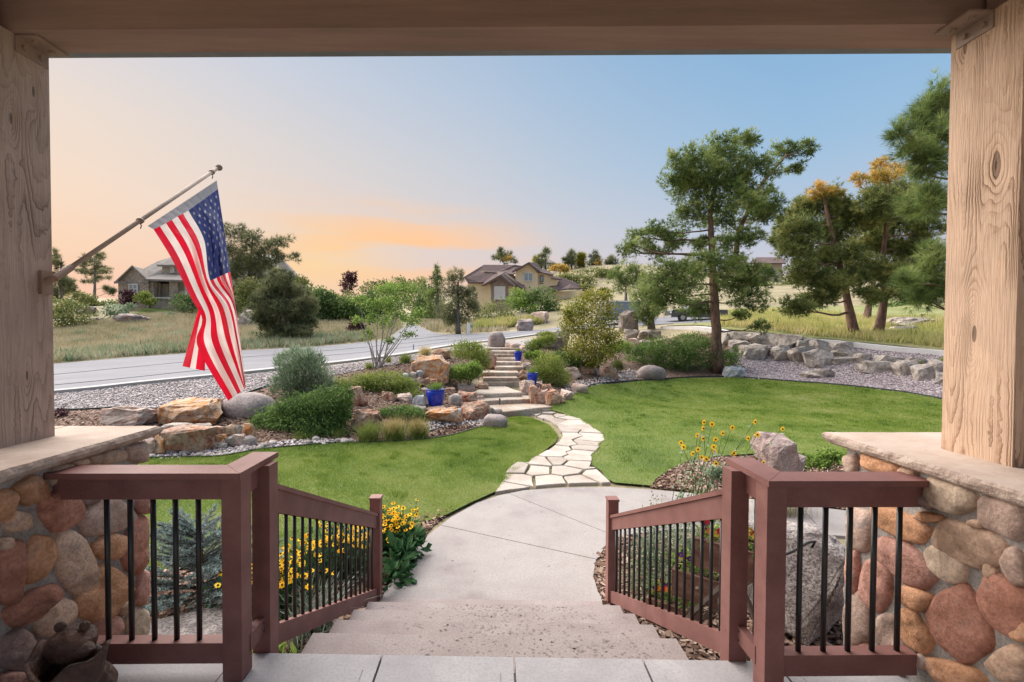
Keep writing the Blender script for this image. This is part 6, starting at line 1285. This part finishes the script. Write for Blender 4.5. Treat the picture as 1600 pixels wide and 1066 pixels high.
mb.build('stems', M['leaf'], sf_); lp = np.array(lp); leafobj('leaves', lp, unit(np.array(ld)+np.array([0, 0, -.1])), RNG.uniform(.2, 1, len(lp)), .07, .032, M['sage'], sf_)
lp2 = np.array([2.75, 6.15, LAWN])+np.abs(RNG.normal(size=(500, 3)))*[.0, 0, .2]+RNG.normal(size=(500, 3))*[.3, .15, 0]; leafobj('leaves', lp2, rdir(500), RNG.uniform(0, .8, 500), .05, .02, M['leafo'], sf_)
b = W(1205, 742, 6.3); o = empty('dry_grass_tuft', b, 'silvery dry grass tuft against the pointed pink boulder', 'grass clump'); q = RNG.normal(size=(420, 2))*[.16, .06]; blades('blades', np.column_stack([b[0]+.15+q[:, 0], b[1]-.05+q[:, 1], np.full(420, LAWN)]), .42, .005, .6, M['dry'], parent=o, seg=2)

# ------------------------------------------------------------------ lawn blades and meadow grass
def turf(poly, n, h, w0, m, off=.04, hv=True, name='lawn_grass', lean=.5, kfun=None):
    P = scatter_poly(poly, n); z = H(P)+off; d = np.hypot(P[:, 0], P[:, 1]); w_ = w0*np.clip(d/9, .8, 3)
    n_ = len(P); a = RNG.uniform(0, 2*PI, n_); s = np.stack([np.cos(a), np.sin(a), np.zeros(n_)], 1)*(w_*.5)[:, None]; ln = RNG.normal(size=(n_, 2))*h*lean; pn = np.array([mnoise.noise(Vector((x*.9, y*.9, 0)))*.6+mnoise.noise(Vector((x*3, y*3, 5)))*.35 for x, y in P])
    hh = h*RNG.uniform(.6, 1.2, n_)*(1+.45*pn); B_ = np.column_stack([P, z]); V = np.stack([B_-s, B_+s, B_+np.column_stack([ln, hh])], 1).reshape(-1, 3)
    pk_ = np.array([mnoise.noise(Vector((x*3.2+9, y*3.2, 2))) for x, y in P]); dk = np.clip((pk_-.3)*6, 0, 1); hh = hh*(1+.45*dk)
    V = np.stack([B_-s, B_+s, B_+np.column_stack([ln, hh])], 1).reshape(-1, 3); T = np.clip(.5-.5*pn-.22*dk+RNG.normal(0, .15, n_)+(0 if kfun is None else kfun(P)), 0, 1)
    tag(link(name, mesh_np(name, V, np.arange(n_*3).reshape(-1, 3), T), M[m]), kind='stuff')
def closeness(P):    # drier, paler grass along the concrete and the joints
    d = np.min(np.linalg.norm(P[:, None]-np.array(PTH)[None], axis=2), 1); return .35*np.exp(-d/.45)
turf(LL, 200000, .045, .008, 'blade', kfun=closeness); turf(LR, 190000, .045, .009, 'blade', kfun=closeness)
turf(OUT, 9000, .05, .007, 'blade', off=.0)
fl = uvpoly([(60, 572), (86, 568), (200, 558), (300, 551), (400, 546), (495, 541), (569, 534), (604, 530), (628, 512), (620, 498), (560, 500), (480, 500), (400, 492), (330, 490), (260, 492), (180, 500), (86, 515), (40, 520)])
turf(fl, 80000, .42, .02, 'dry', name='meadow_grass', lean=.35)
turf(uvpoly([(86, 568), (200, 558), (300, 551), (400, 546), (495, 541), (569, 534), (560, 524), (480, 530), (300, 541), (86, 556)]), 4000, .45, .025, 'sage', name='meadow_grass', lean=.4)
turf(uvpoly([(1120, 512), (1200, 517), (1300, 528), (1400, 538), (1470, 545), (1620, 560), (1620, 505), (1480, 500), (1400, 500), (1300, 490), (1200, 486), (1130, 490)]), 42000, .42, .022, 'dryg', name='meadow_grass', lean=.3)
turf(uvpoly([(742, 519), (800, 511), (850, 506), (850, 498), (790, 503), (745, 508)]), 7000, .7, .05, 'dryg', name='roadside_grass', lean=.25)
turf(uvpoly([(655, 500), (650, 506), (674, 519), (732, 521), (797, 517), (760, 508), (720, 500), (680, 492)]), 6000, .5, .05, 'dry', name='roadside_grass', lean=.3)
for u, v, w_, lb in ((160, 550, 60, 'long grey green sage clump at the roadside left of the flag'), (238, 540, 34, 'second sage clump in the dry field near the flag'), (120, 540, 30, 'pale sage clump by the far left kerb'), (455, 530, 40, 'sage clump in the grass right of the pinyon'), (500, 532, 40, 'dry sage mound left of the plum bush'), (300, 535, 36, 'sage mound behind the flag fold'), (130, 525, 34, 'grey brush clump in the dry field under the far left bush'), (205, 522, 40, 'grey brush clump below the pale field boulder'), (255, 515, 36, 'brush clump below the small far lawn'), (180, 535, 30, 'small brush clump midway in the dry field'), (395, 530, 40, 'brush clump right of the flag near the road'), (415, 518, 34, 'brush clump at the left foot of the pinyon'), (530, 528, 34, 'brush clump left of the plum bush'), (275, 527, 28, 'brush tuft left of the hanging flag')):
    b = R(u, v); s = b[1]/F_PX; bush('sage_clump', [(b+np.array([0, .4, .12]), np.array([w_*s/2, .6, 7*s]))], 900, .16, .03, 'sage', lb, 'shrub', mode='spray', upb=1, stems=False, base=b)

# ------------------------------------------------------------------ houses
M['stucco'] = mottled('cream_stucco', [(.74, .60, .41), (.82, .68, .48)], scale=.8, bump=.2, bscale=12, perobj=0)
M['stucco2'] = mottled('tan_stucco', [(.40, .35, .29), (.48, .42, .35)], scale=.8, bump=.2, bscale=12, perobj=0)
M['brick'] = mottled('grey_stone_veneer', [(.28, .225, .185), (.42, .35, .29), (.50, .43, .36)], scale=2.4, bump=1, bscale=4, fine=5, finec=(.17, .14, .13), finemix=.6, perobj=.05, bdist=.08)
M['veneer'] = mottled('brown_stone_veneer', [(.20, .14, .115), (.33, .25, .21), (.42, .35, .31)], scale=2.4, bump=1, bscale=4, fine=5, finec=(.17, .13, .12), finemix=.6, perobj=.05, bdist=.08)
M['roofb'] = mottled('brown_shingles', [(.085, .055, .05), (.13, .085, .08), (.165, .115, .11)], scale=.9, bump=.5, bscale=6, stretch=(1, 1, 6), perobj=0)
M['roofg'] = mottled('grey_shingles', [(.15, .13, .12), (.21, .185, .17), (.26, .23, .21)], scale=.9, bump=.5, bscale=6, stretch=(1, 1, 6), perobj=0)
M['trim'] = plain('brown_trim', (.10, .062, .052), .6)
M['wframe'] = plain('white_frame', (.62, .60, .58), .5)
M['glass'] = plain('window_glass', (.20, .26, .30), .08, 0, .8)
M['blind'] = plain('white_blinds', (.62, .60, .60), .6)
M['solar'] = plain('solar_glass', (.02, .03, .06), .15)
M['dark'] = plain('porch_shade_dark', (.03, .025, .022), .8)
class House:
    def __init__(s, Y, ox, oy, sc, label, u, v, name='house'):
        s.Y = Y; s.ox, s.oy, s.sc = ox, oy, sc; b = W(u, v, Y); s.o = empty(name, (b[0], b[1], h1(b[0], b[1])), label, 'house')
    def p(s, x, y, dy=0): return W(s.ox+x/s.sc, s.oy+y/s.sc, s.Y+dy)
    def slab(s, name, pts, y0, y1, m, parent=None):
        P = [s.p(x, y, y0) for x, y in pts]; return MB().prism(P, (0, y1-y0, 0)).build(name, M[m], parent or s.o)
    def roof(s, name, pts, m, parent=None, th=.25):
        P = [s.p(*q) for q in pts]; a = P; b = [q+np.array([0, 0, -th]) for q in P]; mb = MB(); va, vb = mb.verts(a), mb.verts(b); k = len(P); mb.bm.faces.new(va); mb.bm.faces.new(vb[::-1])
        for i in range(k): mb.bm.faces.new([va[i], vb[i], vb[(i+1) % k], va[(i+1) % k]])
        return mb.build(name, M[m], parent or s.o)
    def window(s, x0, y0, x1, y1, dy, mull=1, gl='glass', bars=0, fr='wframe'):
        a, b = s.p(x0, y1, dy), s.p(x1, y0, dy); t = .12; X0, X1, Z0, Z1 = a[0], b[0], a[2], b[2]; mb = MB()
        mb.box(X0, X1, dy+s.Y-.10, dy+s.Y+.2, Z0, Z0+t).box(X0, X1, dy+s.Y-.10, dy+s.Y+.2, Z1-t, Z1).box(X0, X0+t, dy+s.Y-.101, dy+s.Y+.2, Z0+t, Z1-t).box(X1-t, X1, dy+s.Y-.101, dy+s.Y+.2, Z0+t, Z1-t)
        for i in range(1, mull+1): xm = X0+(X1-X0)*i/(mull+1); mb.box(xm-.05, xm+.05, dy+s.Y-.102, dy+s.Y+.2, Z0+t, Z1-t)
        for i in range(1, bars+1): zm = Z0+(Z1-Z0)*i/(bars+1); mb.box(X0+t, X1-t, dy+s.Y-.098, dy+s.Y+.15, zm-.035, zm+.035)
        w_ = mb.build('window', M[fr], s.o); MB().box(X0+.02, X1-.02, dy+s.Y-.05, dy+s.Y+.01, Z0+.02, Z1-.02).build('pane', M[gl], w_); return w_
# middle house: cream stucco, brown roofs   (traced at 5.333x from pixel 700,380)
h = House(85, 700, 380, 5.333, 'two-storey cream stucco house with brown gabled roofs in the middle distance', 800, 480)
h.slab('wall', [(165, 325), (330, 330), (330, 640), (165, 640)], 1.5, 9, 'stucco')
h.slab('wall', [(240, 245), (300, 228), (420, 250), (420, 340), (240, 340)], 3.5, 8, 'stucco')
h.slab('stone_bay', [(362, 345), (440, 278), (502, 345), (502, 640), (362, 640)], 0, 6, 'veneer')
h.slab('wall', [(330, 345), (361, 340), (361, 640), (330, 640)], .4, 6, 'stucco')
h.slab('wall', [(503, 345), (545, 350), (545, 640), (503, 640)], .3, 6, 'stucco')
h.slab('wall', [(452, 262), (480, 250), (640, 380), (640, 640), (546, 640), (546, 330), (500, 330)], 1.6, 8, 'stucco')
h.slab('wall', [(565, 232), (675, 168), (748, 228), (748, 400), (565, 400)], 2.6, 10, 'stucco')
h.slab('wall', [(749, 235), (930, 290), (890, 400), (749, 400)], 3.2, 10, 'stucco')
h.slab('wall', [(565, 401), (1000, 401), (1120, 385), (1120, 640), (641, 640), (641, 401)], 2.8, 9, 'stucco')
h.roof('roof', [(135, 280, 1), (300, 180, 6), (560, 182, 7), (620, 190, 8), (545, 260, 3), (420, 240, 4), (330, 325, 1), (168, 325, .6)], 'roofb')
h.roof('roof', [(280, 352, -.8), (440, 262, -.4), (475, 240, 2.5), (420, 240, 4), (330, 300, 1.8)], 'roofb')
h.roof('roof', [(440, 262, -.4), (548, 358, -.8), (600, 350, 2), (475, 240, 2.5)], 'roofb')
h.roof('roof', [(455, 250, 1), (475, 238, 3.5), (600, 290, 6), (655, 378, .6), (630, 382, .4)], 'roofb')
h.roof('roof', [(535, 236, 2), (672, 158, 2), (740, 165, 8), (620, 195, 8)], 'roofb'); h.roof('roof', [(672, 158, 2), (765, 236, 2), (800, 238, 8), (740, 165, 8)], 'roofb')
h.roof('roof', [(735, 232, 2.5), (800, 215, 8), (880, 255, 8), (875, 262, 2.5)], 'roofb'); h.roof('roof', [(858, 270, 2.6), (950, 290, 2.6), (940, 300, 2), (860, 290, 2)], 'roofb')
h.roof('roof', [(808, 398, 1.6), (935, 285, 6), (1030, 312, 7), (1160, 375, 7), (1000, 378, 1.6), (900, 392, 1.6)], 'roofb')
for q in ([(278, 352), (440, 268), (440, 285), (362, 330), (300, 360)], [(440, 268), (548, 352), (545, 364), (502, 350), (440, 285)], [(536, 232), (672, 160), (672, 173), (575, 235)], [(673, 160), (768, 232), (745, 240), (673, 173)], [(300, 236), (410, 246), (408, 256), (300, 246)], [(170, 322), (335, 330), (335, 340), (170, 332)], [(758, 330), (795, 332), (795, 340), (758, 338)]):
    h.slab('eave_board', q, -1.0 if q[0][1] > 260 and q[0][0] > 250 and q[0][0] < 450 else 1.4, -.75 if q[0][1] > 260 and q[0][0] > 250 and q[0][0] < 450 else 1.65, 'trim')
h.window(383, 360, 478, 470, -.05, 1, 'blind', 1); h.window(630, 248, 708, 318, 2.5, 1, 'glass'); h.window(765, 270, 795, 325, 3.1, 0, 'glass', fr='trim')
# far left house: grey stone, grey hip roofs   (traced at 4.845x from 80,380)
h = House(60, 80, 380, 4.845, 'grey stone house with hipped grey roofs on the hill at the left', 220, 480)
h.slab('gable_wall', [(507, 290), (610, 176), (712, 272), (738, 300), (738, 520), (507, 520)], 0, 7, 'brick')
h.slab('wall', [(738, 280), (1010, 280), (1010, 520), (738, 520)], 2.2, 8, 'stucco2')
h.slab('wall', [(838, 165), (1010, 165), (1010, 245), (838, 245)], 2.5, 7, 'stucco2')
h.slab('column', [(738, 282), (776, 282), (776, 405), (738, 405)], .2, .9, 'brick'); h.slab('column', [(893, 288), (930, 288), (930, 430), (893, 430)], .2, .9, 'brick')
h.slab('porch_wall', [(740, 406), (1000, 410), (1000, 520), (740, 520)], 0.25, .8, 'brick')
h.slab('porch_ledge', [(738, 408), (905, 413), (905, 420), (738, 416)], .1, 1, 'wframe')
h.slab('porch_shade_panel', [(778, 290), (891, 290), (891, 410), (778, 410)], 2.1, 2.19, 'dark'); h.slab('door', [(822, 308), (885, 308), (885, 412), (822, 412)], 1.9, 2.05, 'stucco2'); h.slab('door_column', [(783, 300), (815, 300), (815, 412), (783, 412)], 1.2, 1.5, 'stucco2')  # flat dark panel against the wall paints the shade inside the porch
h.roof('roof', [(475, 296, -.6), (612, 166, -.4), (685, 200, 5), (600, 240, 7)], 'roofg'); h.roof('roof', [(612, 166, -.4), (735, 285, -.5), (770, 262, 4), (685, 200, 5)], 'roofg')
h.roof('roof', [(685, 200, 3), (800, 140, 5), (880, 115, 6), (980, 120, 6), (930, 240, 3), (715, 265, .5)], 'roofg')
h.roof('roof', [(700, 270, -.4), (730, 255, 1), (850, 232, 2.4), (1010, 232, 2.4), (1010, 280, -.4)], 'roofg')
h.roof('roof', [(800, 163, 1.8), (885, 112, 4), (1010, 80, 5), (1010, 165, 1.8)], 'roofg')
h.slab('eave_board', [(472, 290), (565, 296), (565, 304), (476, 304)], -.9, -.6, 'roofg'); h.slab('eave_board', [(665, 296), (735, 300), (735, 308), (672, 308)], -.9, -.6, 'roofg')
h.window(590, 310, 658, 385, -.05, 1, 'glass', 1); h.window(975, 362, 1018, 398, 2.1, 1, 'blind', 1); h.window(905, 178, 935, 225, 2.4, 0, 'blind')
# the wing behind the flag's right side, traced in photo pixels
h.ox = h.oy = 0; h.sc = 1
h.roof('roof', [(340, 440, 2), (352, 405, 4), (400, 400, 5), (438, 402, 5), (452, 415, 6), (496, 462, 5), (492, 466, 1), (440, 470, 0), (360, 470, 0)], 'roofg')
h.slab('wall', [(350, 462), (490, 464), (490, 500), (350, 500)], 1, 7, 'stucco2'); h.slab('dormer', [(405, 420), (416, 408), (428, 422), (428, 445), (405, 445)], -.6, 2.5, 'stucco2')
h.roof('dormer_roof', [(400, 420, -.9), (416, 404, -.9), (424, 406, 3), (408, 420, 3)], 'roofg', th=.15); h.roof('dormer_roof', [(416, 404, -.9), (431, 422, -.9), (436, 420, 3), (424, 406, 3)], 'roofg', th=.15)
h.window(411, 418, 424, 441, -.65, 1, 'blind', 1)
sp = h.roof('solar_panel', [(409, 397.5, 3.2), (430, 398.5, 3.2), (432, 406, 1.6), (410, 405, 1.6)], 'solar', th=.08)
# cream building far up the hill on the right
h = House(105, 0, 0, 1, 'far cream building on the hillside between the pines', 1200, 440)
h.slab('wall', [(1180, 412), (1222, 412), (1222, 470), (1180, 470)], 0, 8, 'stucco2'); h.slab('wall', [(1150, 420), (1179, 420), (1179, 470), (1150, 470)], 1, 8, 'stucco2'); h.roof('roof', [(1172, 411, -1), (1228, 411, -1), (1222, 402, 5), (1182, 402, 5)], 'roofb'); h.roof('roof', [(1144, 420, 0), (1180, 420, 0), (1178, 411, 5), (1150, 411, 5)], 'roofb')
h.window(1192, 420, 1200, 434, -.05, 0); h.window(1206, 420, 1214, 434, -.05, 0)

# ------------------------------------------------------------------ parked trailer and pickup beyond the garden wall
def wheel(c, r, w_, parent):
    t = MB().tube([c-np.array([0, w_/2, 0]), c+np.array([0, w_/2, 0])], r, 20).build('wheel', M['black'], parent); MB().tube([c-np.array([0, w_/2+.02, 0]), c-np.array([0, w_/2-.02, 0])], r*.55, 14).build('rim', M['kerb'], t)
Yv = 44.0; g = R(985, 508); k = Yv/F_PX; a = W(946, 506, Yv); b_ = W(1000, 472, Yv); gz = a[2]
tr = empty('cargo_trailer', (a[0]+1.5, Yv, gz), 'grey blue enclosed trailer with pale edge trim parked beyond the tall standing rock', 'trailer'); M['trailer'] = plain('grey_blue_panel', (.20, .245, .30), .35, .1)
X0, X1, Z1 = a[0], b_[0], b_[2]; MB().box(X0, X1, Yv, Yv+4.5, gz+.45, Z1).build('body', M['trailer'], tr, bev=.05)
MB().box(X0-.03, X0+.10, Yv-.03, Yv+.1, gz+.45, Z1+.02).box(X0+.8, X0+.92, Yv-.03, Yv+.1, gz+.45, Z1+.02).build('corner_trim', M['wframe'], tr); MB().box(X0-.05, X1+.05, Yv-.05, Yv+4.5, Z1+.001, Z1+.12).build('roof_trim', M['wframe'], tr)
for j in range(8): x = X0+1.05+j*(X1-X0-1.1)/8; MB().box(x, x+(X1-X0-1.1)/8-.02, Yv-.02, Yv-.001, gz+.5, Z1-.05).build('side_panel', M['trailer'], tr)
for dx in (.9, 1.8): wheel(np.array([X1-dx, Yv-.12, gz+.35]), .35, .2, tr)
MB().tube([(X1-.3+.45*math.cos(t)-.1, Yv-.14, gz+.38+.5*math.sin(t)) for t in np.linspace(0, PI, 9)], .05, 6).build('mudguard', M['wframe'], tr)
MB().tube([(X1, Yv+.5, gz+.5), (X1+1.2, Yv+.5, gz+.5)], .05, 6).build('drawbar', M['iron'], tr)
Yv = 42.0; a = W(1050, 504, Yv); gz = h1(a[0], Yv)+.06; pk = empty('parked_pickup', (a[0]+1.5, Yv, gz), 'dark pickup half hidden behind the big pine beyond the garden wall', 'pickup'); x0 = a[0]
M['paint'] = plain('dark_paint', (.03, .04, .055), .2, .2, .6, coat=.6)
prof = [(0, .45), (0, 1.05), (.1, 1.15), (1.35, 1.2), (1.9, 1.78), (3.3, 1.8), (3.55, 1.2), (5.2, 1.15), (5.25, .45)]
MB().prism([(x0+x, Yv, gz+z) for x, z in prof], (0, 1.9, 0)).build('body', M['paint'], pk, bev=.06)
for xa, xb in ((1.62, 2.5), (2.6, 3.3)): MB().prism([(x0+xa+(.32 if xa < 2 else 0), Yv-.01, gz+1.7), (x0+xb, Yv-.01, gz+1.7), (x0+xb+(.1 if xa > 2 else 0), Yv-.01, gz+1.24), (x0+xa, Yv-.01, gz+1.24)], (0, .02, 0)).build('side_window', M['glass'], pk)
for dx in (.95, 4.2): wheel(np.array([x0+dx, Yv-.02, gz+.4]), .4, .24, pk)
MB().ball((x0+.02, Yv+.3, gz+.9), (.06, .14, .1), 2).build('headlight', M['wframe'], pk); MB().ball((x0+1.6, Yv-.18, gz+1.3), (.08, .12, .11), 2).build('mirror', M['kerb'], pk); MB().box(x0-.1, x0-.01, Yv+.05, Yv+1.85, gz+.4, gz+.62).build('bumper', M['kerb'], pk)
